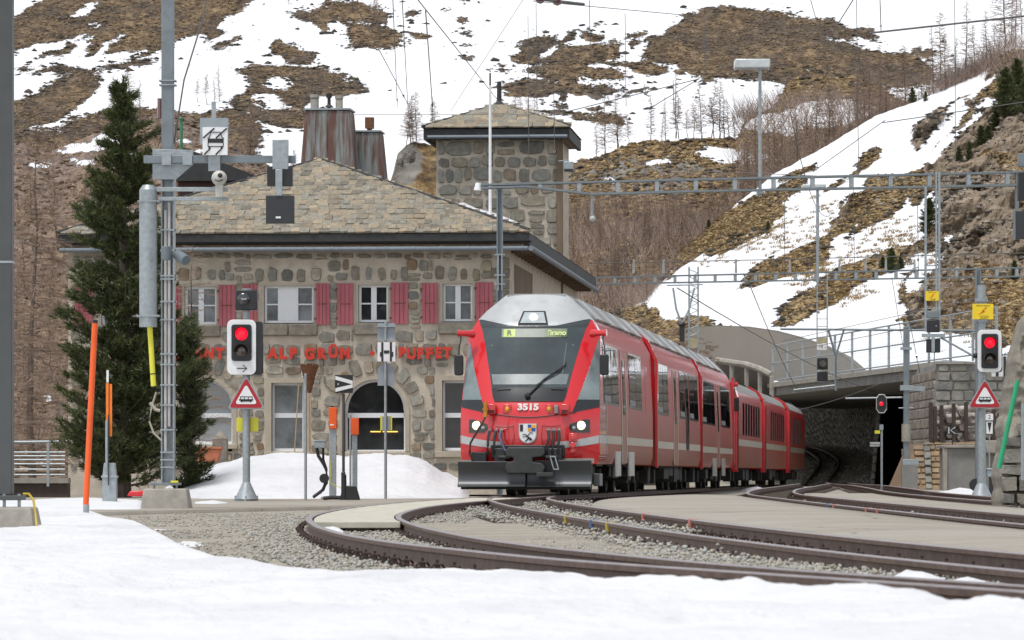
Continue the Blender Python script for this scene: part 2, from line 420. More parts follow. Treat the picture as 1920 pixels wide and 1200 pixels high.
LAY = {}; LAYV = {}
def ell_cover(px, py, ells, default):
    c = np.full(px.shape, float(default))
    for e in ells:
        s, cx, cy, rx, ry, a = (list(e)+[0])[:6]; a = R(a)
        dx, dy = px-cx, py-cy; u = (dx*math.cos(a)+dy*math.sin(a))/rx; v = (-dx*math.sin(a)+dy*math.cos(a))/ry
        d_ = 1-np.sqrt(u*u+v*v)
        d_ = np.clip(d_ * min(rx, ry)/14.0, -1, 1)*.40
        c = np.maximum(c, d_) if s > 0 else np.minimum(c, -d_)
    return c
def layer(name, px0, px1, nu, nv, crest, base, Yb, Yc, p, ells, default, m, amp=.5, nsc=.08, warp=8, rockf=None, rocka=0., seed=1, crestn=1.5):
    u = np.linspace(px0, px1, nu); cx, cy = zip(*crest); bx, by = zip(*base)
    cr = np.interp(u, cx, cy); ba = np.interp(u, bx, by)
    cr = cr + crestn*fbm(u*.06, u*0, u*0, 4, seed)*2
    v = np.linspace(0, 1, nv)[:, None]
    Y = (Yb + (Yc-Yb)*v) + 0*u[None]
    py = ba[None] + (cr-ba)[None]*v**p
    X = (u[None]-960)*Y/F; Z = HC-(py-HY)*Y/F
    PX = np.broadcast_to(u[None], Y.shape)
    wx = PX + warp*fbm(X*.25, Z*.25, Y*0+seed, 5, seed)*2; wy = py + warp*.6*fbm(X*.25, Z*.25, Y*0+seed+9, 5, seed+3)*2
    cov = ell_cover(wx, wy, ells, default)
    fade = np.clip((1-v)*8, .15, 1)*np.clip(v*10, .2, 1)
    disp = amp*fbm(X*nsc, Y*nsc, Z*nsc, 5, seed)*2*fade + np.clip(cov+.1, 0, .3)*amp*1.2*fbm(X*nsc*6, Y*nsc*6, Z*nsc*6, 4, seed+5)
    rock = np.zeros_like(cov)
    Z = Z + disp
    if rockf is not None:
        rock = np.clip(ell_cover(wx, wy, rockf, -.55)+.5, 0, 1)
        rd = ridged(X*.35+Z*.25, Y*.2, Z*.9-X*.45, 5, seed+11)*rocka*rock*np.clip(cov*4+.2, 0, 1)*np.clip((1-v)*8, 0, 1)
        Y = Y - rd*1.2; Z = Z + rd*.35
    n_b = 5
    bX, bY, bZ = [], [], []
    for i in range(1, n_b+1):
        yy = Y[-1]+i*(Yc-Yb)*.15; bY.append(yy); bX.append(X[-1]*yy/Y[-1]); bZ.append(Z[-1]-(i**1.5)*(Z[-1]-np.minimum(Z[-1], Z[0]))*.12 - .3*i)
    X = np.vstack([X[:1], X, bX]); Y = np.vstack([Y[:1]-1.5, Y, bY]); Z = np.vstack([(np.where(u < 1725, Z[0]-.25, -2.5)[None] if name == 'right_hillside' else np.minimum(Z[:1], 0)*0-2.5), Z, bZ])
    cov = np.vstack([cov[:1], cov, np.repeat(cov[-1:], n_b, 0)]); rock = np.vstack([rock[:1], rock, np.repeat(rock[-1:], n_b, 0)])
    LAYV[name] = (X[1:-n_b], Y[1:-n_b], Z[1:-n_b], cov[1:-n_b], rock[1:-n_b])
    o = np_mesh(name, np.stack([X, Y, Z], -1), grid_faces(nu, nv+1+n_b), m, smooth=True, attrs={'cover': cov, 'rock': rock}); o['kind'] = 'structure'
    def place(px, pyy):
        b = np.interp(px, bx, by); c = np.interp(px, cx, cy); vv = min(1, max(.0, (b-pyy)/(b-c)))**(1/p); yy = Yb+(Yc-Yb)*vv
        ui = min(nu-1, max(0, int(round((px-px0)/(px1-px0)*(nu-1))))); vi = min(nv-1, int(round(vv*(nv-1))))
        return (float(X[vi+1, ui]), float(Y[vi+1, ui]), float(Z[vi+1, ui]))
    LAY[name] = place
    return o
B = 1; S = -1
OCHRE = [(.03,.022,.014), (.14,.09,.042), (.26,.175,.08), (.40,.30,.16), (.085,.062,.04)]
FARB = [(.03,.026,.02), (.12,.083,.05), (.21,.145,.082), (.32,.235,.14), (.055,.046,.04)]
PURP = [(.06,.045,.038), (.17,.12,.09), (.27,.19,.125), (.38,.29,.19), (.15,.115,.10)]
far_m = terrain_mat('far_hillside', FARB, nscale=.12, grain=.5, edge=1.25, bumpd=1.2)
mid_m = terrain_mat('knoll_grass_and_snow', OCHRE, nscale=.25, grain=.9, edge=1.0, rock=(.22,.205,.18), bumpd=.7)
left_m = terrain_mat('scrubby_slope', PURP, nscale=.35, grain=1.3, edge=.9, bumpd=.5)
right_m = terrain_mat('rocky_slope', OCHRE, nscale=.35, grain=1.0, edge=.9, rock=(.29,.23,.17), bumpd=.6)
far = [(B,170,40,190,75,-12),(B,330,20,150,55,-18),(S,118,45,62,12,-38),(S,95,88,95,13,-25),(S,145,95,38,10,-42),(S,190,90,42,7,-28),(B,90,60,90,22,-10),
 (S,150,120,160,16,-6),(B,120,133,100,9,0),(B,225,120,60,6,-12),(B,80,195,120,45,-28),(S,60,165,60,12,-25),(S,150,235,150,22,-28),(S,330,170,150,45,-20),(B,290,88,65,9,-22),
 (B,60,330,240,80,0),(B,300,290,200,70,10),(B,420,260,80,40,0),
 (B,560,155,115,30,3),(B,520,185,60,32,10),(B,600,150,60,24,0),(S,515,165,28,8,0),(B,470,120,0.1,0.1),(B,555,98,45,18,28),(B,530,83,18,14,0),(B,575,33,30,12,0),(B,620,40,50,20,15),(B,690,68,75,24,12),(B,660,22,60,16,8),(B,700,20,45,8,0),(S,632,52,18,15),
 (B,778,65,16,8),(B,778,23,12,5),(B,505,225,60,22,20),(B,480,210,45,20,0),(S,500,195,18,8),(S,520,210,30,10),(B,560,235,50,20,0),(B,440,70,16,5,-20),(B,400,60,20,5,-15),(B,420,78,24,5,-8),
 (B,868,32,8,3),(B,872,52,9,3),(B,870,78,16,4,0),(B,875,97,7,3),(B,938,112,10,5),(B,930,126,15,5),(B,950,132,10,4),(B,880,2,10,3),(B,830,15,8,3),
 (B,1010,62,30,6,-8),(B,1012,85,50,22,-10),(B,1045,130,70,22,5),(B,1080,100,55,18,10),(B,1120,67,18,9,-20),(B,1150,78,18,6),(B,1105,60,12,6),(B,1130,92,32,12,10),(B,1070,62,12,8),(B,1190,64,22,9,-10),(B,1185,80,14,7),(S,1035,88,18,9,-30),(B,1160,118,50,9,5),(B,1215,128,40,14,10),(B,1250,108,22,8),(B,1120,138,60,12,3),(B,1120,35,12,4,-25),(B,1280,140,14,6),
 (B,1060,158,115,8,2),(B,1000,158,70,11,2),(B,1055,174,10,5),(B,1015,180,10,4),(B,1045,187,14,4),(B,1140,185,8,4),(B,1122,193,11,4),(B,1095,208,60,7,6),(B,1130,222,40,10,10),(B,1090,215,20,8),
 (B,1330,45,70,36,-8),(B,1270,85,70,34,-5),(B,1420,75,180,66,4),(B,1560,95,170,50,12),(B,1380,110,120,45,0),(B,1650,125,100,38,10),(B,1500,150,110,14,0),(B,1620,170,60,12,0),(S,1640,82,60,7,8),(B,1390,15,40,8,5),(B,1735,85,16,4,10)]
layer('far_hillside', -700, 2700, 760, 300, [(-700,-60),(0,-260),(2700,-330)], [(-700,620),(2700,620)], 420, 980, 1.0, far, -.55, far_m, amp=1.6, nsc=.02, warp=7, seed=3)
mid = [(S,1360,292,45,14,5),(S,1410,300,40,10,0),(S,1290,258,60,5,0),(S,1145,330,14,4),(B,1180,300,10,10),(S,1350,345,30,6,0),(S,1230,305,22,4),(S,1450,235,60,22,0),(S,1560,215,90,28,0),(S,1640,262,60,14,0),(S,1480,330,60,14,-10),(B,1350,420,260,90),(S,1300,520,18,5),(S,1335,510,8,6)]
layer('wooded_knoll', 1000, 2150, 380, 200, [(1000,380),(1055,312),(1090,302),(1130,292),(1180,270),(1240,262),(1330,258),(1380,262),(1400,222),(1450,200),(1480,150),(1600,145),(1700,190),(1760,200),(2150,120)], [(1000,660),(2150,660)], 300, 420, .9, mid, .4, mid_m, amp=.9, nsc=.06, warp=7, seed=8, rockf=[(B,1240,312,110,14,3),(B,1120,330,60,12),(B,1200,350,100,18,2),(B,1300,345,60,10)], rocka=1.2)
tr = [(B,800,300,90,60)]
layer('rock_outcrop', 690, 900, 110, 70, [(690,420),(728,352),(738,322),(745,290),(760,272),(778,262),(800,268),(830,275),(900,320)], [(690,440),(900,440)], 180, 196, .8, tr, .5, mid_m, amp=.5, nsc=.2, warp=3, seed=12, rockf=[(B,760,305,30,45,0)], rocka=1.2)
lef = [(S,155,280,48,9,-10),(S,130,287,28,7,0),(S,85,313,24,6,-8),(S,200,262,24,8,0),(S,260,285,18,6),(S,385,285,20,6),(S,190,300,40,5,-6),(S,300,500,12,5),(S,90,762,10,8),(S,75,868,26,5),(S,340,262,18,5)]
layer('scrubby_slope', -500, 640, 300, 220, [(-500,330),(25,262),(90,282),(140,262),(200,238),(250,222),(320,205),(380,222),(420,252),(470,292),(520,335),(600,400),(640,430)], [(-500,905),(640,905)], 150, 265, .9, lef, .4, left_m, amp=.6, nsc=.12, warp=6, seed=15)
rig = [(B,1270,618,120,26,8),(B,1350,628,40,10,5),(B,1805,212,60,20,-38),(B,1750,245,50,24,-42),(B,1862,178,46,16,-45),(B,1905,150,60,56,-40),(B,1880,200,40,30,-40),
 (B,1830,290,150,48,-42),(B,1900,380,130,140,0),(B,1790,340,90,60,-35),(B,1850,480,120,110,0),(B,1730,345,60,12,-35),
 (S,1842,165,46,8,-48),(S,1800,200,26,8,-48),(S,1745,270,110,10,-42),(S,1690,325,60,12,-35),(S,1856,195,20,5,-20),
 (B,1627,291,22,9,-42),(B,1605,308,12,4,-42),(B,1500,325,38,5,-22),(B,1560,340,22,6,-35),(B,1480,352,30,9,-25),
 (B,1375,428,108,36,-28),(B,1300,465,60,24,-35),(B,1440,372,45,11,-18),(S,1395,440,22,5,-30),(S,1450,420,26,5,-35),
 (B,1650,345,30,16,-10),(B,1655,385,85,26,-38),(B,1600,415,50,24,-42),(B,1500,482,80,19,-24),(B,1440,500,50,14,-25),
 (S,1590,440,46,8,-50),(S,1665,452,135,13,-34),(S,1725,400,50,12,-42),(B,1735,470,60,26,-35),(B,1590,522,85,22,-28),(B,1510,560,60,16,-22),(B,1660,490,55,20,-32),
 (S,1640,528,120,11,-24),(S,1590,562,160,14,-30),(B,1560,542,18,18,0),(B,1480,592,34,12,-15),
 (B,1760,520,80,42,-30),(B,1740,575,60,28,-25),(B,1850,590,110,55,10),(B,1790,550,70,45,0),(S,1740,490,20,18,-45),(S,1720,520,28,14,-50),(S,1640,590,60,16,0),
 (S,1770,452,9,8),(S,1776,470,7,6),(B,1720,608,26,8),(B,1900,630,60,30),(B,1810,640,16,14),(S,1780,655,50,14,-20),(S,1880,665,60,16,-25),(B,1280,480,40,12,-35),(B,1255,520,14,7,-35)]
rockl = [(B,1900,470,60,50),(B,1745,245,60,34,-30),(B,1800,280,80,40,-30),(B,1840,400,85,90,0),(B,1770,300,60,30,-35),(B,1770,560,80,40,-25),(B,1560,410,50,20,-35),(B,1880,240,60,60),(B,1760,480,60,60,0)]
layer('right_hillside', 1080, 2500, 640, 330, [(1080,640),(1150,575),(1210,555),(1250,500),(1300,458),(1380,385),(1450,328),(1560,268),(1640,220),(1750,178),(1835,140),(1865,118),(1890,80),(1920,60),(2100,-40),(2500,-160)], [(1080,735),(1600,735),(1780,715),(1900,708),(2500,760)], 212, 345, .85, rig, -.5, right_m, amp=.6, nsc=.09, warp=9, seed=21, rockf=rockl, rocka=2.4, crestn=1.2)

# ------------------------------------------------------------------ tracks
def cat(pts, step=.4):
    P = [Vector(p) for p in pts]; P = [2*P[0]-P[1]] + P + [2*P[-1]-P[-2]]; out = []
    for i in range(1, len(P)-2):
        a, b, c, d_ = P[i-1:i+3]; n = max(2, int((c-b).length/step))
        for k in range(n):
            t = k/n; out.append(.5*((2*b)+(c-a)*t+(2*a-5*b+4*c-d_)*t*t+(3*b-a-3*c+d_)*t**3))
    out.append(P[-2]); return out
RAILM = mat('rusty_rail_side', (.14,.092,.074), .7, .1, var=.3, scale=9, bump=.002, bscale=80)
HEADM = mat('worn_rail_head', (.30,.265,.265), .4, .45, var=.2, scale=6)
SLEEP = mat('weathered_sleeper', (.09,.075,.06), .85, var=.3, scale=8, bump=.006)
CLIPM = mat('rusty_fastening', (.065,.045,.038), .75, .1, var=.4, scale=25, bump=.003)
prof = [(-.055,-.145),(.055,-.145),(.055,-.132),(.012,-.115),(.009,-.042),(.033,-.034),(.034,-.006),(.027,0),(-.027,0),(-.034,-.006),(-.033,-.034),(-.009,-.042),(-.012,-.115),(-.055,-.132)]
def offs(C, o, dz=0):
    out = []
    for i, p in enumerate(C):
        t = (C[min(i+1, len(C)-1)] - C[max(i-1, 0)]); t = Vector((t.x, t.y, 0)).normalized(); nrm = Vector((t.y, -t.x, 0))
        q = p + nrm*o; out.append(Vector((q.x, q.y, q.z+dz)))
    return out
def rail_mesh(C, parent):
    vs = []; n = len(prof); fs = []; mi = []
    for i, p in enumerate(C):
        t = (C[min(i+1, len(C)-1)] - C[max(i-1, 0)]); t = Vector((t.x, t.y, 0)).normalized(); nr = Vector((t.y, -t.x, 0))
        for x, z in prof: vs.append((p.x+nr.x*x, p.y+nr.y*x, p.z+z))
    for j in range(len(C)-1):
        for i in range(n):
            fs.append((j*n+i, j*n+(i+1) % n, (j+1)*n+(i+1) % n, (j+1)*n+i)); mi.append(1 if i in (6,7,8) else 0)
    me = bpy.data.meshes.new('rail'); me.from_pydata(vs, [], fs); me.materials.append(RAILM); me.materials.append(HEADM)
    me.polygons.foreach_set('material_index', mi); me.update()
    bm = bmesh.new(); bm.from_mesh(me); bmesh.ops.recalc_face_normals(bm, faces=bm.faces); bm.to_mesh(me); bm.free()
    o = bpy.data.objects.new('rail', me); COL.objects.link(o); o.parent = parent; return o
def clip_mb():
    m = MB(); m.box(-.06,.06,-.06,.06,-.012,.012); m.cyl((0,0,.01),(0,0,.055),.026,.024,6); m.cyl((0,0,.05),(0,0,.085),.012,.012,6)
    m.path([(-.055,-.03,.02),(-.03,-.05,.05),(.03,-.05,.05),(.055,-.02,.02)], .011, 5); return m
_c = clip_mb().build('fastening', CLIPM); _c.data.transform(Matrix.Scale(.78, 4)); CLIP = _c.data; CV, CF = clip_mb().v, clip_mb().f; bpy.data.objects.remove(_c)
_s = MB().box(-.95,.95,-.12,.12,-.08,0).build('sleeper', SLEEP, bev=0); SLP = _s.data; bpy.data.objects.remove(_s)
def track(label, pts, cant=None, near=30, sl_every=.62, smin=0, smax=1e9, slab=True):
    C = cat(pts, .4)
    T = bpy.data.objects.new('railway_track', None); COL.objects.link(T); tag(T, label, 'railway track', 'railway tracks')
    for s in (-1, 1):
        L = offs(C, .51*s)
        for p in L: p.z += (cant(p.y) if (cant and s == -1) else 0)
        rail_mesh(L, T)
    if not slab: return C
    acc = 0; far_c = MB(); far_s = MB()
    for i in range(1, len(C)):
        acc += (C[i]-C[i-1]).length
        if acc < sl_every: continue
        acc = 0; p = C[i]
        if p.y < smin or p.y > smax: continue
        t = (C[i]-C[i-1]).normalized(); a = math.atan2(-t.x, t.y); nr = Vector((t.y, -t.x, 0))
        z = p.z-.145 + (cant(p.y)*.5 if cant else 0)
        if p.y < near+20:
            o = bpy.data.objects.new('sleeper', SLP); COL.objects.link(o); o.parent = T; o.location = (p.x, p.y, z); o.rotation_euler = (0, 0, a)
        else:
            M = Matrix.Translation((p.x, p.y, z)) @ Matrix.Rotation(a, 4, 'Z'); far_s.add([M @ Vector(q.co) for q in SLP.vertices], [tuple(f.vertices) for f in SLP.polygons])
        for s in (-1, 1):
            dz = (cant(p.y) if (cant and s == -1) else 0)
            for e in (-.105, .105):
                q = p + nr*(.51*s+e); loc = (q.x, q.y, p.z+dz-.133)
                if p.y < near:
                    o = bpy.data.objects.new('fastening', CLIP); COL.objects.link(o); o.parent = T; o.location = loc; o.rotation_euler = (0, 0, a)
                else:
                    M = Matrix.Translation(loc) @ Matrix.Rotation(a, 4, 'Z') @ Matrix.Scale(.78, 4); far_c.add([M @ Vector(v) for v in CV], CF)
    if far_c.v: far_c.build('fastening', CLIPM, T)['kind'] = 'stuff'
    if far_s.v: far_s.build('sleeper', SLEEP, T)['kind'] = 'stuff'
    return C
TX0, TS = .30, .1076      # train line
def tz(y): return -.0016*max(0, y-79)
def tl(y, dx=0): return (TX0+TS*(y-79)+dx, y, tz(y))
A = track('nearest rusty track bending left then right across the foreground', [(5.2,6,0),(3.2,12.6,0),(1.72,17.8,0),(.75,21.6,-.005),(.05,26,-.02),(-.35,29.2,-.035),(-.75,32.8,-.045),(-1.07,36.3,-.05),(-1.43,41,-.055),(-1.80,47.5,-.055),(-1.90,53.5,-.05),(-1.72,60,-.035),(-1.2,66.5,-.02),(-.48,73,-.01),(.22,79,0)],
          cant=lambda y: float(np.interp(y, [14,20,30,40,60], [.055,.045,.03,.012,0])), near=30)
Bt = track('middle track that runs under the red train', [(6.6,7,0),(4.3,13.5,0),(3.55,17,0),(2.62,24,0),(1.98,31,0),(1.5,38,0),(1.0,47,0),(.5,57,0),(.2,66,0),(.12,73,0),tl(79.5),tl(86),tl(100),tl(120),tl(150),tl(185),(14.2,200,-.4),(15.6,210,.2),(16.9,222,.9),(17.3,232,1.35),(17.4,242,1.7),(17.3,256,2.0),(16.4,275,2.3)], near=32)
Ct = track('right hand track between the two pale platforms', [(6.9,8,0),(6.0,18,0),(5.5,28,0),(5.2,38,0),(5.12,55,0),(5.15,70,0),(5.35,85,0),(6.6,104,0),(8.5,124,0),(10.6,146,0)], near=34)
Dt = track('farthest rusty track running to the dark underpass', [(8.0,55,0),(8.3,75,0),(8.9,92,0),(10,110,0),(11.6,135,-.02),(13.4,165,-.08),(14.6,185,-.1),(16,205,-.1),(18,230,-.1)], near=0, smax=150)

def rail_mark(C_, o_, px, m, ln=.13, both=True):
    L = offs(C_, o_); p = min((q for q in L if q.y > 15), key=lambda q: abs(960+q.x*F/q.y-px) + (0 if q.y < 90 else 500)); i = min(range(len(L)), key=lambda k: (L[k]-p).length); t = (L[min(i+1, len(L)-1)]-L[i-1]).normalized()
    ob = MB().box(-.042, .042, -ln/2, ln/2, -.10, .0035).build('paint_mark', m, None, smooth=False); ob.location = (p.x, p.y, p.z); ob.rotation_euler = (0, 0, math.atan2(-t.x, t.y)); return ob
TR_ = [o for o in COL.objects if o.name.startswith('railway_track')]
PKM = mat('pink_paint_mark', (.62,.20,.16), .7, var=.3, scale=60); BLM = mat('blue_paint_mark', (.08,.14,.30), .7, var=.3, scale=60); YLM = mat('yellow_paint_mark', (.5,.38,.06), .7, var=.3, scale=60)
for C_, o_, px, m_, k_ in ((Bt,-.51,1065,YLM,1),(Bt,-.51,1114,BLM,1),(Bt,-.51,1142,YLM,1),(Bt,.51,1210,PKM,1),(Bt,.51,1296,PKM,1),(Ct,-.51,1553,BLM,2),(Ct,-.51,1568,PKM,2),(Ct,-.51,1647,PKM,2),(Ct,-.51,1626,PKM,2)):
    rail_mark(C_, o_, px, m_).parent = TR_[k_]
# ballast: real stones
def pebbles(name, n, fn, rmin, rmax, m, seed, zsq=.7):
    r = np.random.default_rng(seed); P = fn(n, r); n = len(P)
    base = np.array([(1,0,0),(-1,0,0),(0,1,0),(0,-1,0),(0,0,1),(0,0,-1)], float)
    s = r.uniform(rmin, rmax, (n,1,1)); V = base[None]*s*r.uniform(.55,1.35,(n,6,3))+r.normal(0,.18,(n,6,3))*s
    a = r.uniform(0, 6.28, n); c, sn = np.cos(a), np.sin(a); b = r.uniform(-.7,.7,n); cb, sb = np.cos(b), np.sin(b)
    y, z = V[...,1]*cb[:,None]-V[...,2]*sb[:,None], V[...,1]*sb[:,None]+V[...,2]*cb[:,None]
    x, y = V[...,0]*c[:,None]-y*sn[:,None], V[...,0]*sn[:,None]+y*c[:,None]
    V = np.stack([x, y, z*zsq], -1)+P[:,None]
    f = np.array([(0,2,4),(2,1,4),(1,3,4),(3,0,4),(2,0,5),(1,2,5),(3,1,5),(0,3,5)])
    Fc = (f[None]+np.arange(n)[:,None,None]*6).reshape(-1,3)
    o = np_mesh(name, V, Fc, m); o['kind'] = 'stuff'; return o
BAL = stone_mat('ballast_stone', [(.33,.31,.28),(.39,.38,.34),(.44,.43,.39),(.35,.33,.28),(.42,.37,.29),(.38,.39,.37)], .004, 30, .12)
def along(C, lo, hi, ymin, ymax, z, zj=.02, w=None):
    C = [p for p in C if ymin <= p.y <= ymax]; A_ = np.array([(p.x, p.y, p.z) for p in C]); T = np.gradient(A_[:, :2], axis=0); T /= np.linalg.norm(T, axis=1)[:,None]
    def fn(n, r):
        # density falls with distance
        wt = 1/np.maximum(10, A_[:,1])**(1.2 if w is None else w); wt /= wt.sum()
        i = r.choice(len(A_), n, p=wt); o = r.uniform(lo, hi, n); sft = r.uniform(-.3, .3, n)
        P = np.zeros((n,3)); P[:,0] = A_[i,0]+T[i,1]*o+T[i,0]*sft; P[:,1] = A_[i,1]-T[i,0]*o+T[i,1]*sft; P[:,2] = A_[i,2]+z+r.normal(0, zj, n)
        keep = np.abs(np.abs(o)-.51) > .045
        return P[keep]
    return fn
pebbles('ballast', 60000, along(A, -1.2, 1.3, 12, 70, -.125, .010), .010, .027, BAL, 1)
pebbles('ballast', 9000, along(Bt, -.95, -.3, 14, 76, -.12), .012, .032, BAL, 2)
pebbles('ballast', 6000, along(Bt, .1, 1.25, 40, 78, -.12), .014, .036, BAL, 3)
pebbles('ballast', 7000, along(Ct, -.9, .9, 26, 80, -.15), .018, .04, BAL, 4)
pebbles('ballast', 9000, along(Bt, -2.6, 3.0, 188, 262, -.17, .03), .04, .09, BAL, 5)
def leftgravel(n, r):
    y = r.uniform(26, 76, n); x = (r.uniform(230, 1000, n)-960)*y/F
    P = np.stack([x, y, np.full(n, -.172)+r.normal(0,.008,n)], -1); pat = fbm(x*.5, y*.25, x*0, 4, 77) > -.03 - .25*np.clip((x+3.5)/3, -1, 1); P = P[pat]; x = x[pat]; y = y[pat]
    ax = np.interp(y, [p.y for p in A], [p.x for p in A]); return P[x < ax-.4]
pebbles('gravel', 15000, leftgravel, .006, .022, BAL, 6)

def ribbon(name, L, Rr, m, z, skirt=.12, crown=0):
    n = min(len(L), len(Rr)); V = []; k = 7
    for i in range(n):
        V.append((L[i].x, L[i].y, z-skirt))
        for j in range(k):
            t = j/(k-1); V.append((L[i].x*(1-t)+Rr[i].x*t, L[i].y*(1-t)+Rr[i].y*t, z + crown*math.sin(math.pi*t)))
        V.append((Rr[i].x, Rr[i].y, z-skirt))
    o = np_mesh(name, V, grid_faces(k+2, n), m); o['kind'] = 'structure'; return o
def byY(C, ys):
    yy = [p.y for p in C]; xx = [p.x for p in C]; return [Vector((float(np.interp(y, yy, xx)), y, 0)) for y in ys]
ys = np.linspace(9, 83, 90)
bL = byY(offs(Bt, .72), ys); cR = byY(offs(Ct, -.72), ys)
bL2 = [p.copy() for p in bL]
for p in bL2:
    if p.y > 58: p.x += (p.y-58)**1.15*.035
ribbon('platform', bL2, cR, PAVE, -.03, crown=.03)
ys2 = np.linspace(11, 47, 60); aL = [Vector((p.x+float(np.interp(p.y, [14,20,30,47], [0,.25,.85,1.0])), p.y, 0)) for p in byY(offs(A, 1.15), ys2)]; bR = byY(offs(Bt, -.66), ys2)
for a_, b_ in zip(aL, bR):
    if a_.x > b_.x - .05: a_.x = b_.x - .05
tail = [(p, q) for p, q in zip(aL, bR) if q.x-p.x > .06]
ribbon('platform_between_tracks', [t_[0] for t_ in tail], [t_[1] for t_ in tail], PAVE, -.085, crown=.02)
ys3 = np.linspace(40, 96, 60); cL = byY(offs(Ct, .75), ys3); dR = byY(offs(Dt, -.8), ys3)
for p in dR:
    if p.y < 55: p.x = 8.0+0*p.x
ribbon('outer_platform', cL, [Vector((max(d_.x, c_.x+.05), d_.y, 0)) for c_, d_ in zip(cL, dR)], PAVE, -.05)
ribbon('gravel_strip', byY(offs(A, .6), ys2), byY(offs(A, 2.3), ys2), DIRTG, -.11, 0)
pebbles('fine_gravel', 22000, along(A, .6, 2.35, 13, 47, -.075, .006), .006, .02, BAL, 8)
# infill in the four-foot of the middle track (dark, low) and station forecourt on the left
ribbon('track_bed', byY(offs(Bt, -.6), ys), byY(offs(Bt, .72), ys), GRAVEL, -.15, 0)
ribbon('station_forecourt', [Vector((-9.0,y,0)) for y in np.linspace(60, 96, 30)], [Vector((float(np.interp(y,[60,66,72,80,96],[-6.2,-4.2,-2.3,-1.15,1.0])), y, 0)) for y in np.linspace(60, 96, 30)], PAVE, -.125)
ribbon('left_gravel', [Vector((-14,y,0)) for y in np.linspace(9, 100, 60)], [Vector((p.x, p.y, 0)) for p in byY(offs(A, 1.3), np.linspace(9, 100, 60))], DIRTG, -.175, 0)
ribbon('yard_gravel', [Vector((p.x if p.y < 79 else WX(985, p.y), p.y, 0)) for p in byY(offs(A, 1.2), np.linspace(9, 146, 80))], [Vector((14+.06*y, y, 0)) for y in np.linspace(9, 146, 80)], GRAVEL, -.178, 0)
# the embankment carrying the far track
emb = [p for p in Bt if p.y > 150]; Lx = offs(emb, -7); Rx = offs(emb, 6.5); V = []
for a_, c_, b_ in zip(Lx, emb, Rx):
    for t in np.linspace(0, 1, 9): q = a_.lerp(b_, t); V.append((q.x, q.y, c_.z-.16-.25*abs(t-.5)**2))
o = np_mesh('embankment', V, grid_faces(9, len(emb)), GRAVEL); o['kind'] = 'structure'

# crossing slab of pale panels between the rails of the nearest track
X_ = Fr('crossing_deck', 'pale dimpled panels laid between the rails of the nearest track', 'level crossing', 700, 44, 0); X_.o.location = (0, 0, 0)
panm = mat('pale_panel', (.47,.455,.38), .8, var=.12, scale=5, bump=.004, bscale=90, dirt=((.2,.17,.12), .5, 3))
seg = [p for p in A if 44.5 <= p.y <= 77]; i = 0
while i < len(seg)-5:
    a, b = seg[i], seg[i+4]; t = (b-a).normalized(); n_ = Vector((t.y, -t.x, 0))
    q = [a-n_*.46, a+n_*.46, b+n_*.46-t*.02, b-n_*.46-t*.02]
    MB().prismz([(p.x, p.y) for p in q], a.z-.075, a.z-.006).build('panel', panm, X_.o, bev=.008); i += 4
a = seg[0]; t = (seg[1]-a).normalized(); n_ = Vector((t.y, -t.x, 0))
for k in range(3):
    c = a + n_*(-.3+k*.3) + t*.12; MB().box(c.x-.13, c.x+.13, c.y-.06, c.y+.4, -.22, a.z-.077).build('support_block', SLEEP, X_.o, bev=.01)

# ------------------------------------------------------------------ foreground snow
def snowfield(name, px, edgeY, crestpy, back=.8, zfront=.22, nf=110, Yf=4.6):
    u = np.linspace(-1400, 3400, 700); eY = np.interp(u, px, edgeY); cp = np.interp(u, px, crestpy)
    cp = cp + 8*fbm(u*.022, u*0, u*0+5, 4, 5)*np.clip(15/eY, .1, 1); eY = eY*(1+.05*fbm(u*.035, u*0, u*0, 4, 3)*np.clip((eY-16)/14, .1, 1))
    zc = HC-(cp-HY)*eY/F; V = []
    rows = []
    nf = 210; Yg = np.concatenate([np.geomspace(Yf, 30, 150), np.geomspace(30.5, 84, 60)])
    for j in range(nf):
        Y = np.minimum(Yg[j], eY); t = np.clip(Y/eY, 0, 1)
        zs = lambda q: np.interp(q, [4.6,12,16,20,26,32,45,60,80],[.20,.11,.055,.0,-.05,-.07,-.075,-.05,.0])
        X = (u-960)*Y/F; bl = np.clip(1-(eY-Y)/(1.2+.05*eY), 0, 1)**2; zl = zs(Y)+(zc-zs(eY))*bl
        Z = zl + (.085*fbm(X*1.6, Y*1.1, X*0, 5, 9) + .007*fbm(X*6, Y*4, X*0, 3, 19))*np.clip((eY-Y)*1.2+.25, .25, 1)*np.interp(Y, [6,15], [.6,1.])
        # keep every point under the line of sight to the crest
        zmax = HC-(cp-HY)*Y/F
        rows.append((X, Y, np.minimum(Z, zmax)))
    for dj, dz in ((.12, .02), (.28, .07), (.45, .16), (.6, .35), (.7,.6)):
        Y = eY+dj; X = (u-960)*Y/F; rows.append((X, Y, zc-dz))
    V = np.stack([np.stack(r_, -1) for r_ in rows])
    o = np_mesh(name, V, grid_faces(700, len(rows)), SNOWM, smooth=True); o['kind'] = 'structure'
snowfield('foreground_snow', [-1400,-200,0,60,100,160,200,250,285,300,340,400,450,520,640,800,1000,1060,1110,1200,1400,1520,1620,1680,1740,1780,1830,1920,2100,3400],
          [80,78,72,69,66,62,55,53,46,40,32,28,26,25,24,22.5,19,18.5,17.6,16.3,14.6,14,13.5,13.2,13,12.9,12.6,12.1,11.5,9],
          [934,934,936,938,945,955,968,975,992,1000,1022,1042,1046,1060,1070,1066,1068,1070,1083,1080,1082,1098,1094,1099,1107,1126,1116,1124,1135,1180])
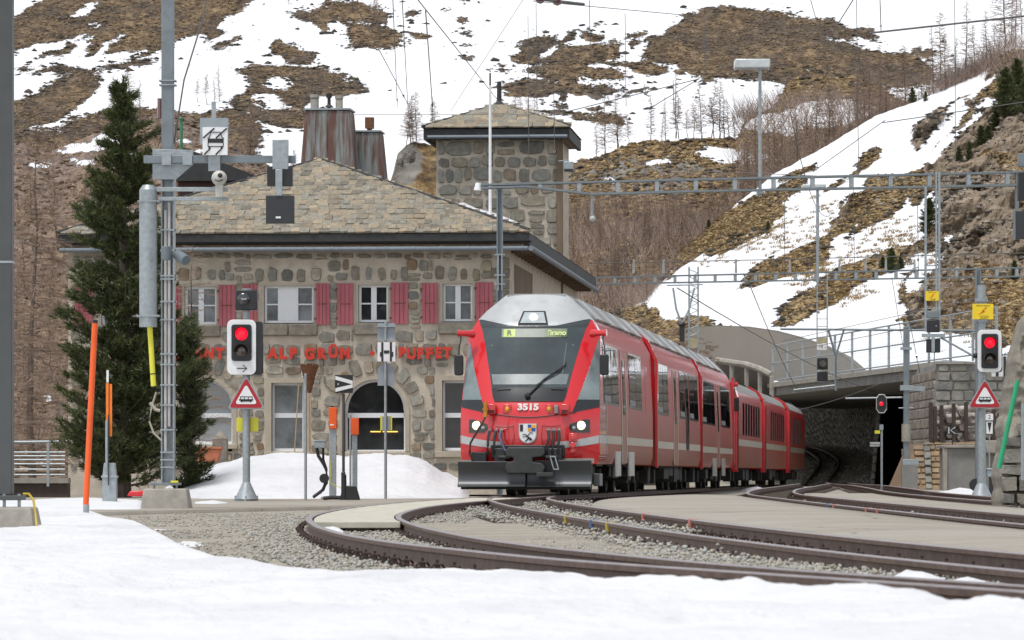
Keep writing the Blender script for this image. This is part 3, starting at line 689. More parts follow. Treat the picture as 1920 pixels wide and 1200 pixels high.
def mound(name, pts, Y0, Y1, crest, m=SNOWM, seed=1, base=-.2, label=None, amp=.05):
    """a heap whose outline against what is behind it is crest [(px,py)], its ridge at (Y0+Y1)/2"""
    nu, nv = 160, 40; u = np.linspace(crest[0][0], crest[-1][0], nu); cy = np.interp(u, *zip(*crest)); Ym = (Y0+Y1)/2; zc = HC-(cy-HY)*Ym/F
    rows = []
    for j in range(nv):
        t = j/(nv-1); Y = Y0+(Y1-Y0)*t+0*u; h = math.sin(math.pi*t)**.8; X = (u-960)*Y/F
        Z = base+(zc-base)*h + amp*fbm(X*1.3, Y*1.3, X*0, 5, seed)*h; rows.append(np.stack([X, Y + .25*fbm(X*.8, X*0, X*0+seed, 3, seed)*(1-h), Z], -1))
    o = np_mesh(name, np.stack(rows), grid_faces(nu, nv), m, smooth=True)
    o['kind'] = 'structure'; return o
mound('snow_bank', None, 89.5, 108, [(300,925),(330,905),(350,892),(400,876),(450,862),(500,853),(560,851),(640,858),(700,853),(760,857),(800,868),(830,885),(865,900),(880,925)], seed=3, amp=.12)
mound('snow_bank', None, 88, 94, [(330,945),(380,925),(420,916),(470,912),(530,914),(600,920),(700,922),(790,935)], seed=5, amp=.08)
mound('snow_bank', None, 93, 103, [(1715,935),(1740,927),(1780,919),(1800,915),(1840,921),(1870,925),(1900,940)], seed=6, amp=.05, base=-.25)
mound('snow_patch', None, 62, 84, [(40,945),(70,938),(110,936),(160,935),(220,937),(258,939),(278,948)], seed=21, amp=.03)
mound('snow_patch', None, 74, 81, [(350,951),(368,942),(400,939),(425,943),(447,951)], seed=22, amp=.03)
mound('snow_patch', None, 44, 49, [(275,1001),(290,993),(320,994),(345,998),(360,1003)], seed=23, amp=.012, base=-.19)
mound('snow_patch', None, 36, 39, [(325,1022),(345,1015),(375,1017),(392,1025)], seed=24, amp=.012, base=-.19)
mound('snow_patch', None, 82, 86, [(1830,945),(1860,938),(1900,930),(1960,945)], seed=8, amp=.03)
mound('snow_patch', None, 20.6, 21.6, [(1665,1088),(1685,1078),(1700,1070),(1712,1073),(1730,1074),(1748,1080),(1770,1090)], seed=9, amp=.03, base=-.06)
mound('snow_patch', None, 20.0, 20.8, [(1785,1092),(1800,1084),(1815,1080),(1828,1084),(1850,1094)], seed=10, amp=.03, base=-.06)
mound('snow_patch', None, 42.6, 43.6, [(598,994),(610,988),(625,986),(636,989),(644,995)], seed=11, amp=.02, base=-.16)
mound('snow_patch', None, 128, 134, [(1380,925),(1400,915),(1420,912),(1435,917),(1440,925)], seed=12, amp=.02)

# rough vegetation, boulders and tufts growing out of the thin snow
def lumps(name, lay, n, lo, hi, smin, smax, m, seed, zs=.55, pxr=(-300, 2100), sink=.25, yst=1.0, rk=9):
    X, Y, Z, cv, rok = LAYV[lay]; r = np.random.default_rng(seed)
    PX = 960+X*F/Y; ok = np.argwhere((cv > lo) & (cv < hi) & (PX > pxr[0]) & (PX < pxr[1]) & (rok < rk)); 
    if len(ok) == 0: return
    w_ = np.ones(len(ok)); i = ok[r.integers(len(ok), size=n)]; a, b_ = i[:,0], i[:,1]
    a2 = np.minimum(a+1, X.shape[0]-1); b2 = np.minimum(b_+1, X.shape[1]-1); ta, tb = r.random(n), r.random(n)
    P = np.stack([q[a,b_]+(q[a2,b_]-q[a,b_])*ta+(q[a,b2]-q[a,b_])*tb for q in (X, Y, Z)], -1)
    s_ = smin+(smax-smin)*r.random(n)**2.2; base = np.array([(1,0,0),(-1,0,0),(0,1,0),(0,-1,0),(0,0,1),(0,0,-1)], float)
    V = base[None]*s_[:,None,None]*r.uniform(.5,1.4,(n,6,3))+r.normal(0,.22,(n,6,3))*s_[:,None,None]
    an = r.uniform(0,6.28,n); c, sn = np.cos(an)[:,None], np.sin(an)[:,None]; x_, y_ = V[...,0]*c-V[...,1]*sn, V[...,0]*sn+V[...,1]*c
    V = np.stack([x_*1.25, y_*yst, V[...,2]*zs], -1)+P[:,None]+np.array([0,0,1.])*(s_*(.5-sink)*zs)[:,None,None]
    f = np.array([(0,2,4),(2,1,4),(1,3,4),(3,0,4),(2,0,5),(1,2,5),(3,1,5),(0,3,5)])
    o = np_mesh(name, V, (f[None]+np.arange(n)[:,None,None]*6).reshape(-1,3), m); o['kind'] = 'stuff'
HEATH = stone_mat('heath_tuft', [(.08,.056,.035),(.15,.10,.057),(.21,.145,.082),(.11,.078,.05),(.17,.12,.07),(.28,.205,.12)], .05, 2, .2)
HEATHD = stone_mat('dark_shrub', [(.035,.028,.02),(.06,.045,.03),(.045,.042,.028),(.09,.07,.055)], .05, 2, .1)
GOLD = stone_mat('golden_tuft', [(.12,.08,.035),(.24,.16,.07),(.33,.23,.11),(.40,.30,.15),(.19,.125,.06)], .03, 3, .2)
lumps('heath', 'far_hillside', 30000, .06, 9, .08, .38, HEATH, 51)
lumps('dark_shrubs', 'far_hillside', 4500, -.03, .2, .12, .55, HEATHD, 52)
lumps('boulders', 'far_hillside', 260, -.4, -.05, .15, .9, HEATHD, 53)
lumps('heath', 'wooded_knoll', 20000, .05, 9, .08, .4, GOLD, 54, pxr=(1000,1800))
lumps('dark_shrubs', 'wooded_knoll', 3000, -.05, 9, .12, .5, HEATHD, 55, pxr=(1000,1800))
lumps('tufts', 'right_hillside', 40000, .05, 9, .05, .24, GOLD, 56, rk=.45, pxr=(1080,2000))
lumps('dark_shrubs', 'right_hillside', 4000, -.03, .3, .06, .34, HEATHD, 57, pxr=(1080,2000))
lumps('loose_rocks', 'right_hillside', 2200, .1, 9, .05, .3, stone_mat('slope_rock', [(.2,.17,.14),(.3,.26,.21),(.15,.13,.11),(.36,.32,.27)], .03, 3, .3), 58, pxr=(1640,2000))
lumps('heath', 'scrubby_slope', 14000, .05, 9, .05, .26, HEATH, 59, pxr=(-300,640))
# ------------------------------------------------------------------ station building
MORTAR = mat('beige_mortar', (.53,.475,.39), .9, var=.16, scale=2.5, bump=.012, bscale=22, dirt=((.2,.16,.11), .5, 2))
RUB = stone_mat('rubble_stone', [(.23,.22,.19),(.32,.31,.27),(.15,.15,.14),(.35,.31,.235),(.20,.20,.18),(.30,.255,.18),(.25,.26,.24),(.42,.39,.32),(.26,.17,.10),(.18,.185,.17),(.37,.35,.30),(.27,.25,.20)], .012, 7, .5)
TRIM = mat('pale_stone_trim', (.44,.39,.31), .85, var=.1, scale=4, bump=.004)
SILL = stone_mat('dressed_sill_stone', [(.2,.18,.145),(.24,.22,.18)], .012, 6, .4)
FRAMEW = mat('white_window_frame', (.74,.76,.78), .4, var=.03)
PANE = glass_mat('window_glass_grey', (.12,.135,.145), .03, var=.75, scale=1.1)  # strong mottling puts reflected dark trees into the pane colour
PANED = glass_mat('window_glass_dark', (.03,.032,.034), .03)
PANEL = glass_mat('window_glass_pale', (.27,.29,.30), .05, var=.15)
SHUT = mat('faded_red_shutter', (.42,.115,.14), .65, var=.14, scale=5, bump=.002, dirt=((.18,.06,.05), .5, 4), stretch=(1,1,.25))
SLATE = stone_mat('roof_slab', [(.28,.235,.165),(.19,.175,.14),(.34,.28,.195),(.23,.205,.16),(.14,.13,.105),(.29,.225,.155),(.25,.235,.195),(.22,.21,.175)], .01, 9, .3)
FASC = mat('dark_fascia_sheet', (.03,.031,.032), .7, 0, var=.2)
WOOD = mat('weathered_timber', (.17,.125,.085), .85, var=.3, scale=4, bump=.006, bscale=25, stretch=(1,1,.15))
RUSTM = NT('rust_streaked_sheet'); _co = RUSTM.coord((1,1,.06)); _f = RUSTM.noise(_co, 3.4, 6, .7); _f2 = RUSTM.noise(RUSTM.coord((1,1,.25)), 1.1, 4, .6)
_c0 = RUSTM.ramp(RUSTM.noise(RUSTM.coord((1,1,.2)), 6, 4), [(.3, (.21,.24,.235)), (.7, (.29,.315,.30))])
RUSTM.link(RUSTM.mix(RUSTM.ramp(RUSTM.math('ADD', RUSTM.math('MULTIPLY', _f, .6), RUSTM.math('MULTIPLY', _f2, .4)), [(.43, (0,)*3), (.52, (.95,)*3)]), _c0, (.12,.05,.035)), RUSTM.b.inputs['Base Color'])
RUSTM.b.inputs['Roughness'].default_value = .6; RUSTM.b.inputs['Metallic'].default_value = .15; RUSTM = RUSTM.m
GUT = mat('blue_grey_gutter', (.17,.20,.23), .65, 0, var=.15, scale=4)
REDL = mat('red_letter_paint', (.55,.035,.015), .5, var=.1)

b = Fr('station_building', 'two storey rubble stone station restaurant with slab roof, pink shutters and red lettering', 'building', 955, 115, -.2, -5)
BO = b.o; x = b.x; z = b.z
XL = x(128); ZE = z(466)
# arches: (px_left, px_right, py_spring, py_top, py_bottom)
def arc(cx, cz, r, a0, a1, n): return [(cx+r*math.cos(R(a0+(a1-a0)*i/n)), cz+r*math.sin(R(a0+(a1-a0)*i/n))) for i in range(n+1)]
ARCH = [(646,760,767,711,848), (338,436,767,713,832)]
RECT = [(509,569,717,846,'PANE'), (829,905,713,845,'PANE')]
UPW = [(495,588,534,604,'wide'), (672,728,533,603,'two'), (830,886,531,602,'two'), (346,406,535,606,'two'), (190,250,537,608,'two')]
# wall sheet with holes: built as blocks around openings (band by band)
wall = MB(); T_ = .45
zl = [0, z(846), z(713), z(706), z(606), z(532), ZE]
def band(z0, z1, cuts):
    cuts = sorted(cuts); xx = XL
    for a, c in cuts:
        if a > xx: wall.box(xx, a, 0, T_, z0, z1)
        xx = max(xx, c)
    if xx < 0: wall.box(xx, 0, 0, T_, z0, z1)
band(0, z(846), [])
lowc = [(x(q[0]), x(q[1])) for q in ARCH] + [(x(q[0]), min(x(q[1]), -.6)) for q in RECT]
band(z(846), z(711), lowc)
band(z(711), z(606), [])
band(z(606), z(532), [(x(q[0]), x(q[1])) for q in UPW])
band(z(532), ZE, [])
wall.box(-T_, 0, T_, 27, 0, z(462)); wall.box(XL, XL+T_, T_, 27, 0, ZE); wall.box(XL+T_, -T_, 26.5, 27, 0, ZE)
wall.build('wall', MORTAR, BO)
for q in ARCH:      # arch spandrels closing the corners of the arched openings
    x0, x1 = x(q[0]), x(q[1]); cx = (x0+x1)/2; r = (x1-x0)/2; zt = z(711); cz = zt-r
    for s in (-1, 1):
        pts = [(cx, zt), (cx+s*r, zt), (cx+s*r, cz)] + [(cx+s*r*math.cos(R(t)), cz+r*math.sin(R(t))) for t in range(8, 90, 8)]
        MB().prism(pts, .002, T_-.002).build('arch_spandrel', MORTAR, BO)
    o_ = MB(); n = 26; P0 = arc(cx, cz, r-.0, 0, 180, n); P1 = arc(cx, cz, r+.12, 0, 180, n)
    for i in range(n):
        o_.prism([P0[i], P1[i], P1[i+1], P0[i+1]], -.035, .2)
    o_.box(x0-.12, x0, -.035, .2, z(846), cz); o_.box(x1, x1+.12, -.035, .2, z(846), cz)
    o_.build('arch_trim', TRIM, BO)
    w = MB(); pts = arc(cx, cz, r-.03, 0, 180, 24) + [(x0+.03, z(q[4])), (x1-.03, z(q[4]))]; w.prism(pts, .26, .28)
    gl = w.build('window', PANEL if q[0] < 400 else PANED, BO)
    fr = MB(); zt_ = z(778); fr.box(x0+.02, x1-.02, .2, .27, zt_-.07, zt_+.06); fr.box(x0, x1, .17, .27, z(q[4])-.02, z(q[4])+.07)
    P0 = arc(cx, cz, r-.07, 0, 180, n); P1 = arc(cx, cz, r-.0, 0, 180, n)
    for i in range(n): fr.prism([P0[i], P1[i], P1[i+1], P0[i+1]], .2, .27)
    fr.box(x0, x0+.06, .2, .27, z(q[4]), cz); fr.box(x1-.06, x1, .2, .27, z(q[4]), cz)
    fr.build('frame', FRAMEW, gl)
    MB().box(x0-.15, x1+.15, -.12, .2, z(q[4])-.14, z(q[4])-.01).build('sill', TRIM, BO, bev=.01)
for q in RECT:
    x0, x1 = x(q[0]), min(x(q[1]), -.6); zb, zt = z(q[3]), z(q[2])
    gl = MB().box(x0, x1, .26, .28, zb, zt).build('window', PANE if q[0] < 700 else PANED, BO)
    fr = MB(); fr.box(x0+.06, x1-.06, .2, .26, z(778)-.07, z(778)+.06); fr.box(x0, x0+.06, .2, .26, zb, zt); fr.box(x1-.06, x1, .2, .26, zb, zt); fr.box(x0+.06, x1-.06, .2, .26, zt-.07, zt); fr.box(x0+.06, x1-.06, .2, .26, zb, zb+.08)
    fr.build('frame', FRAMEW, gl)
    t = MB(); t.box(x0-.16, x0, -.03, .2, zb-.02, zt+.13); t.box(x1, x1+.16, -.03, .2, zb-.02, zt+.13); t.box(x0, x1, -.03, .2, zt, zt+.13); t.build('window_surround', TRIM, BO)
    MB().box(x0-.2, x1+.2, -.1, .2, zb-.18, zb-.02).build('sill', TRIM, BO, bev=.01)
# things glimpsed through the big arched window: a lit strip lamp row and a crate
MB().box(x(693), x(712), .2, .24, z(810), z(808)).build('lit_strip', lit('warm_strip', (1,.6,.12), 1.0), BO)
MB().box(x(716), x(744), .2, .24, z(810), z(808)).build('lit_strip', lit('warm_strip', (1,.6,.12), 1.0), BO)
for px0, px1, py0, py1, kind in UPW:
    x0, x1, zt, zb = x(px0), x(px1), z(py0), z(py1)
    gl = MB().box(x0, x1, .2, .22, zb, zt).build('window', PANED if kind == 'two' and px0 > 600 and px0 < 800 else PANE, BO)
    f = MB(); e = .065
    f.box(x0, x0+e, .13, .2, zb, zt); f.box(x1-e, x1, .13, .2, zb, zt); f.box(x0+e, x1-e, .13, .2, zb, zb+e); f.box(x0+e, x1-e, .13, .2, zt-e, zt)
    zm = (zb+zt)/2
    if kind == 'two':
        xm = (x0+x1)/2; f.box(xm-.075, xm+.075, .12, .2, zb+e, zt-e); f.box(x0+e, xm-.075, .14, .2, zm-.02, zm+.02); f.box(xm+.075, x1-e, .14, .2, zm-.02, zm+.02)
    else:
        xa, xb = x(520), x(558); f.box(xa, xb, .12, .2, zb+e, zt-e); f.box(x0+e, xa, .14, .2, zm-.02, zm+.02); f.box(xb, x1-e, .14, .2, zm-.02, zm+.02)
        f.box(xa+.06, xa+.08, .115, .12, zb+e, zt-e); f.box(xb-.08, xb-.06, .115, .12, zb+e, zt-e)
    f.build('frame', FRAMEW, gl)
    t = MB(); t.box(x0-.07, x0, -.02, .14, zb, zt+.07); t.box(x1, x1+.07, -.02, .14, zb, zt+.07); t.box(x0, x1, -.02, .14, zt, zt+.07); t.build('window_surround', TRIM, BO)
    ns = 2 if kind == 'wide' else 1
    for k in range(ns):
        a = x0-.12+(x1-x0+.24)*k/ns; MB().box(a+.01, a+(x1-x0+.24)/ns-.01, -.14, .1, zb-.36, zb-.03).build('sill', SILL, BO, bev=.03)
for k, (px0, px1, py0, py1) in enumerate([(592,619,530,608),(632,663,530,608),(733,766,529,607),(791,822,530,606),(892,925,529,606),(410,442,532,610),(455,483,531,609),(313,340,533,611),(140,175,536,610),(258,288,536,610)]):
    x0, x1, zt, zb = x(px0), x(px1), z(py0), z(py1); m = MB(); n = 4; w = (x1-x0)/n
    for i in range(n): m.box(x0+i*w+.006, x0+(i+1)*w-.006, -.075, -.045, zb, zt)
    m.box(x0+.01, x1-.01, -.044, -.03, zb+.02, zt-.02)
    sh = m.build('shutter', SHUT, BO, bev=.004)
    MB().box(x0+.08, x1-.08, -.085, -.076, (zb+zt)/2-.01, (zb+zt)/2+.012).build('batten', RUST, sh)
    for q in (zt-.2, zb+.14): MB().box(x0-.03, x0+.03, -.08, -.04, q, q+.06).build('hinge', RUST, sh)
# rubble stones of the facade
def holes(z0, z1):
    H = []
    for px0, px1, py0, py1, *_ in UPW:
        if z1 > z(py1)-.4 and z0 < z(py0)+.09: H.append((x(px0)-.13, x(px1)+.13))
    for px0, px1, py0, py1 in [(592,619,530,608),(632,663,530,608),(733,766,529,607),(791,822,530,606),(892,925,529,606),(410,442,532,610)]:
        if z1 > z(py1)+.05 and z0 < z(py0)-.05: H.append((x(px0)+.03, x(px1)-.03))
    for q in RECT:
        if z1 > z(q[3])-.2 and z0 < z(q[2])+.15: H.append((x(q[0])-.19, min(x(q[1]),-.6)+.19))
    for q in ARCH:
        x0, x1 = x(q[0]), x(q[1]); cx = (x0+x1)/2; r = (x1-x0)/2; cz = z(711)-r
        if z1 > z(q[4])-.15 and z0 < cz+r+.75:
            zz = (z0+z1)/2 - cz
            if zz < .0: w = r+.16
            else:
                rr = r+.74; w = math.sqrt(max(0, rr*rr-zz*zz))
                w = max(w, r+.5 if zz < .35*r else 0)
            if w: H.append((cx-w, cx+w))
    # bands of soldier stones over the windows
    if z1 > z(526) and z0 < z(500): H += [(x(a), x(c)) for a, c in ((475,612),(655,760),(812,900),(330,420))]
    return H
ex = []
for q in ARCH:
    x0, x1 = x(q[0]), x(q[1]); cx = (x0+x1)/2; r = (x1-x0)/2; cz = z(711)-r; a = 4
    while a < 176:
        da = random.uniform(15, 22); am = R(a+da/2); L = random.uniform(.36, .56); w = (r+.35)*R(da)*.8
        ex.append((cx+(r+.16+L/2)*math.cos(am), 0, cz+(r+.16+L/2)*math.sin(am), w, .07, L, math.pi/2-am, 0)); a += da
for a_, c_ in ((475,612),(655,760),(812,900),(330,420)):
    xx = x(a_)
    while xx < x(c_)-.1:
        w = random.uniform(.16,.34); ex.append((xx+w/2+.05, 0, z(513)+random.uniform(-.03,.05), w, .06, random.uniform(.28,.42), random.uniform(-.1,.1), 0)); xx += w+random.uniform(.08,.2)
for q in ARCH[:1]+ARCH[1:]: pass
masonry(BO, XL+.05, -.46, z(846)-.5, ZE-.12, (.22,.38), (.30,.56), .038, .05, 'rubble', RUB, y=0, holes=holes, extra=ex, budget=300,
        clip=lambda cx, cz: not (z(700)-.0 < cz < z(640) and False))
qs = []; zz = z(846)-.4; k = 0
while zz < ZE-.35: h = random.uniform(.26,.34); w = .5 if k % 2 else .32; qs.append((-w/2+.01, 0, zz+h/2, w, .075, h-.035, 0, 0)); zz += h; k += 1
place_pieces(BO, 'corner_stone', qs, 'block', SILL, 60)
# side (timber clad) wall patch, right
sw = MB()
for i in range(14): sw.box(.002, .03, 1.6+i*.42, 2.0+i*.42, z(600), z(470)-.3)
sw.build('timber_cladding', WOOD, BO)
# eaves, fascia, gutter
EF = -.75; er = .62
f = MB(); f.box(XL-.15, er, EF, EF+.12, z(454), z(440)); f.box(XL-.15, er, EF+.12, 0.0, z(458)+.02, z(458)+.08); f.build('fascia', FASC, BO)
MB().box(XL-.12, er-.15, EF+.2, EF+.26, z(470)+.04, z(459)).build('soffit_board', WOOD, BO)
gp = [(XL-.1, EF+.06, z(468)), (er-.05, EF+.06, z(468))]; gm = MB().path(gp, .065, 10)
for i in range(18): xx = XL+i*.75; gm.cyl((xx, EF+.06, z(468)), (xx+.04, EF+.06, z(468)), .078, n=10)
gm.build('gutter', GUT, BO)
yb = 26.5; zr = z(439)
sd = MB(); sd.box(er-.1, er, EF+.12, yb, z(458)-.35+.3, zr-.02); sd.box(0, er-.1, 0, yb, z(458), z(458)+.06); sd.build('side_fascia', FASC, BO)
MB().path([(er+.04, EF, z(468)), (er+.04, yb, z(468))], .08, 8).build('side_gutter', GUT, BO)
for i in range(24): MB().box(.0, er-.1, .6+i*1.08, .75+i*1.08, z(458)-.22, z(458)-.01).build('rafter', WOOD, BO)
# roof: hip towards the camera
ya = 5.2; ax = x(600, ya); az = z(300, ya)
e0 = (XL-.15, EF, zr); e1 = (er, EF, zr); ap = (ax, ya, az); rb = (ax, yb-4, az); f0 = (XL-.15, yb, zr); f1 = (er, yb, zr)
MB().add([e0, e1, ap, rb, f0, f1], [(0,1,2),(1,5,3,2),(0,2,3,4),(4,3,5),(0,4,5,1)]).build('roof', FASC, BO, smooth=False)
def slates(parent, P0, P1, PA, rows, wid, m, budget=300, th=.035, name='slate'):
    P0, P1, PA = map(Vector, (P0, P1, PA)); ux = (P1-P0).normalized(); n_ = (P1-P0).cross(PA-P0).normalized()
    if n_.z < 0: n_ = -n_
    up = n_.cross(ux) if n_.cross(ux).z > 0 else -n_.cross(ux); H = (PA-P0).dot(up); a0 = (PA-P0).dot(ux); W_ = (P1-P0).length
    M3 = Matrix((ux, up, n_)).transposed(); me_l = []
    for s_ in range(8):
        r = random.Random(s_+50); mb = MB(); j = lambda a=.06: r.uniform(-a, a)
        pts = [(-.5+j(),-.5+j(.1)),(0+j(),-.56+j(.1)),(.5+j(),-.5+j(.1)),(.5,.6),(-.5,.6)]
        vs = [(a, c, 0) for a, c in pts]+[(a, c, 1) for a, c in pts]; mb.add(vs, [(0,1,2,3,4)[::-1],(5,6,7,8,9)]+[(i,(i+1)%5,5+(i+1)%5,5+i) for i in range(5)])
        o = mb.build(name, m, smooth=False); me_l.append((o.data, mb.v, mb.f)); bpy.data.objects.remove(o)
    it = []
    rh = H/rows
    for k in range(rows):
        t = k/rows; tl_, tr_ = a0*t, W_-(W_-a0)*t; xx = tl_ + random.uniform(0, .1)
        while xx < tr_-.03:
            w = random.uniform(*wid); w = min(w, tr_-xx+.02)
            p = P0 + ux*(xx+w/2) + up*(rh*(k+.5)); it.append((p, w*.97, rh*1.15, random.uniform(.7,1.5)*th, k)); xx += w
    it.sort(key=lambda q: -q[1])
    rest = MB()
    for i, (p, w, h, t_, k) in enumerate(it):
        M = Matrix.Translation(p + n_*(.02+.012*(k % 2))) @ (M3.to_4x4() @ Matrix.Rotation(R(3.5), 4, 'X') @ Matrix.Diagonal((w, h, t_, 1)))
        me, v, f_ = random.choice(me_l)
        if i < budget:
            o = bpy.data.objects.new(name, me); COL.objects.link(o); o.parent = parent; o.matrix_local = M
        else: rest.add([M @ Vector(q) for q in v], f_)
    if rest.v: rest.build(name+'s' if False else name, m, parent, smooth=False)['kind'] = 'stuff'
slates(BO, e0, e1, ap, 30, (.15,.32), SLATE, th=.045)
hp = MB(); hp.path([(ax, ya, az+.06), (er, EF, zr+.07)], .055, 6); hp.path([(ax, ya, az+.06), (XL-.15, EF, zr+.07)], .055, 6); hp.path([(ax, ya, az+.06), (ax, yb-4, az+.06)], .08, 6); hp.build('hip_flashing', FASC, BO)
# snow lying on the far right slope, showing above the hip line
sn = MB(); a_ = Vector(e1); c_ = Vector(ap); dn = Vector((.0,1,0))
P_ = [a_.lerp(c_, t) for t in (.10,.2,.3,.36)]
vs = [p+Vector((.02,.25,.05)) for p in P_]+[p+Vector((.12,2.2,.20+.04*(i%2))) for i, p in enumerate(P_)]+[p+Vector((.3,4.5,-.1)) for p in P_]
sn.add(vs, [(0,1,5,4),(1,2,6,5),(2,3,7,6),(4,5,9,8),(5,6,10,9),(6,7,11,10)]); sn.build('roof_snow', SNOWM, BO)
# sheet-metal chimneys behind the ridge
def chimney(px0, px1, pyt, pyb, y, taper, nseg, dep):
    x0, x1, zt, zb = x(px0, y), x(px1, y), z(pyt, y), z(pyb, y); m = MB(); n = nseg
    def sec(zz, e):
        return [(x0-e, y-e*.5), (x1+e, y-e*.5), (x1+e, y+dep+e*.5), (x0-e, y+dep+e*.5)]
    a = sec(zt, 0); b2 = sec(zb, taper)
    m.add([(p[0], p[1], zt) for p in a]+[(p[0], p[1], zb) for p in b2], [(0,1,2,3),(0,4,5,1),(1,5,6,2),(2,6,7,3),(3,7,4,0)])
    c = m.build('chimney', RUSTM, BO, bev=.05)
    s = MB()
    for i in range(1, n):
        t = i/n; s.path([(x0+(x1-x0)*t, y-.01, zt-.03), (x0-taper+(x1-x0+2*taper)*t, y-taper*.5-.01, zb)], .02, 5)
    s.build('seam', RUSTM, c)
    m = MB(); m.box(x0-.03, x1+.03, y-.04, y+dep+.04, zt-.0, zt+.05); m.build('chimney_cap', GALV, c)
    return c, x0, x1, zt, y+dep/2
c1, x0, x1, zt, yc = chimney(572, 655, 203, 330, 9, .16, 4, 1.2)
for pxc, w, h, mm in ((590, 8, 24, GALV), (636, 7, 22, GALV)):
    xx = x(pxc, yc); k = 124/F; m = MB(); m.cyl((xx, yc, zt+.03), (xx, yc, zt+h*k), w*k); m.cyl((xx, yc, zt+h*k+.04), (xx, yc, zt+(h+5)*k+.05), w*k*1.15)
    for q in range(3): m.cyl((xx, yc, zt+(h+1+q*3)*k), (xx, yc, zt+(h+2+q*3)*k), w*k*1.12)
    m.build('chimney_pot', CONC, c1)
xx = x(617, yc); k = 124/F; m = MB(); m.cyl((xx, yc, zt+.03), (xx, yc, zt+32*k), 3.5*k, 3*k); m.cyl((xx, yc, zt+8*k), (xx, yc, zt+14*k), 9*k, 3*k); m.cyl((xx, yc, zt+26*k), (xx, yc, zt+34*k), 5*k, 6*k); m.build('chimney_pot', FASC, c1)
c2, x0, x1, zt, yc = chimney(664, 712, 245, 345, 10.5, .15, 3, 1.0)
xx = x(693, yc); m = MB(); m.cyl((xx, yc, zt), (xx, yc, zt+10*k), 5*k); m.box(xx-8*k, xx+8*k, yc-.13, yc+.13, zt+9*k, zt+30*k); m.build('chimney_pot', RUST, c2)
# dormer-like lower roof at left behind the signal mast, and green pole
m = MB(); y_ = 12; m.prism([(x(330,y_), z(300,y_)), (x(345,y_), z(272,y_)), (x(470,y_), z(322,y_)), (x(470,y_), z(335,y_)), (x(330,y_), z(335,y_))], y_, y_+3); m.build('rear_roof', FASC, BO)
m = MB(); m.prism([(x(330,y_), z(335,y_)), (x(455,y_), z(335,y_)), (x(455,y_), z(350,y_)), (x(430,y_), z(372,y_)), (x(330,y_), z(400,y_))], y_+.3, y_+2.6); m.build('rear_wall', mat('dark_red_boarding', (.07,.035,.03), .8), BO)
m = MB(); m.cyl((x(340,12.5), 12.5, z(275,12.5)), (x(340,12.5), 12.5, z(219,12.5)), .05); m.cyl((x(340,12.5),12.5,z(219,12.5)), (x(340,12.5),12.5,z(216,12.5)), .09); m.build('vent_pipe', mat('green_pipe', (.05,.2,.1), .5), BO)
# lettering
lz = z(663)
for word, xa, xb in (('RESTAURANT', 222, 424), ('ALP', 503, 560), ('GRÜM', 571, 659), ('BUFFET', 747, 848)):
    n = len(word); step = (xb-xa)/n
    for i, ch in enumerate(word):
        text_obj('letter', ch, .40, REDL, BO, x(xa+step*(i+.5)), -.13, lz+random.uniform(-.015,.015)+(.04 if ch == 'Ü' else 0), .03, sx=.92, bold=.026)
MB().disc(x(699), z(662), .065, -.14, -.06).build('letter', REDL, BO)
# trapezoid frieze of loose things against the wall: a long birch broom
br = Fr('birch_broom', 'giant upturned birch broom leaning on the stone wall between the windows', 'broom', 580, 114.4, 0, -5)
bx_ = br.x(580); kk = 114.4/F; m = MB(); m.cyl((bx_,0,br.z(711)), (bx_,0,br.z(686)), 10*kk, 17.5*kk, 16); m.cyl((bx_,0,br.z(737)), (bx_,0,br.z(711.5)), 3.5*kk, 10.5*kk, 16)
for i in range(70):
    a = random.uniform(0, 6.28); q = random.uniform(.7,1); m.path([(bx_+math.cos(a)*10*kk*q, math.sin(a)*10*kk*q, br.z(711)), (bx_+math.cos(a)*18*kk*q, math.sin(a)*18*kk*q, br.z(random.uniform(681, 686)))], .012, 4)
m.build('bristles', mat('birch_twig', (.17,.07,.03), .8, var=.4, scale=20), br.o)
m = MB()
for q in (700, 706, 712): m.cyl((br.x(580)-(.22-(q-700)*.005), 0, br.z(q)), (br.x(580)+(.22-(q-700)*.005), 0, br.z(q)), .02, n=6)
m.build('binding', WHITE, br.o)
m = MB(); m.path([(br.x(583), 0, br.z(740)), (br.x(582), 0, br.z(856))], .018, 6); m.build('handle', mat('pale_wood', (.45,.32,.18), .7), br.o)
st = Fr('leaning_stick', 'pale wooden stick leaning across the tall window beside the broom', 'stick', 555, 114.2, 0, -5)
MB().path([(st.x(560), 0, st.z(722)), (st.x(553), -.1, st.z(850))], .016, 6).build('handle', mat('pale_wood', (.45,.32,.18), .7), st.o)

# ------------------------------------------------------------------ square tower
t = Fr('stone_tower', 'square rubble stone tower with pyramid slab roof rising behind the station', 'tower', 1048, 134, 0, -5); x = t.x; z = t.z; TO = t.o
tx0, tx1 = x(818), 0.; tz0, tz1 = 0, z(250); dp = 4.3
m = MB(); m.box(tx0, tx1, 0, dp, tz0, tz1); m.build('wall', MORTAR, TO)
masonry(TO, tx0+.03, tx1-.03, z(460), tz1-.08, (.30,.50), (.38,.75), .045, .06, 'rubble', RUB, y=0, budget=230)
m = MB(); m.box(x(797), x(1070), -.5, -.38, z(262), z(243)); m.box(x(797), x(797)+.12, -.38, dp+.5, z(262), z(243)); m.box(x(1070)-.12, x(1070), -.38, dp+.5, z(262), z(243)); m.build('fascia', FASC, TO)
m = MB(); m.box(x(797)+.1, x(1070)-.1, -.37, dp+.4, z(262)+.05, z(262)+.1); m.build('soffit_board', WOOD, TO)
MB().path([(x(805), -.56, z(258)), (x(1066), -.56, z(258))], .06, 8).build('gutter', GUT, TO)
ax, ay = x(936, dp/2), dp/2; az = z(196, dp/2); zr = z(241)
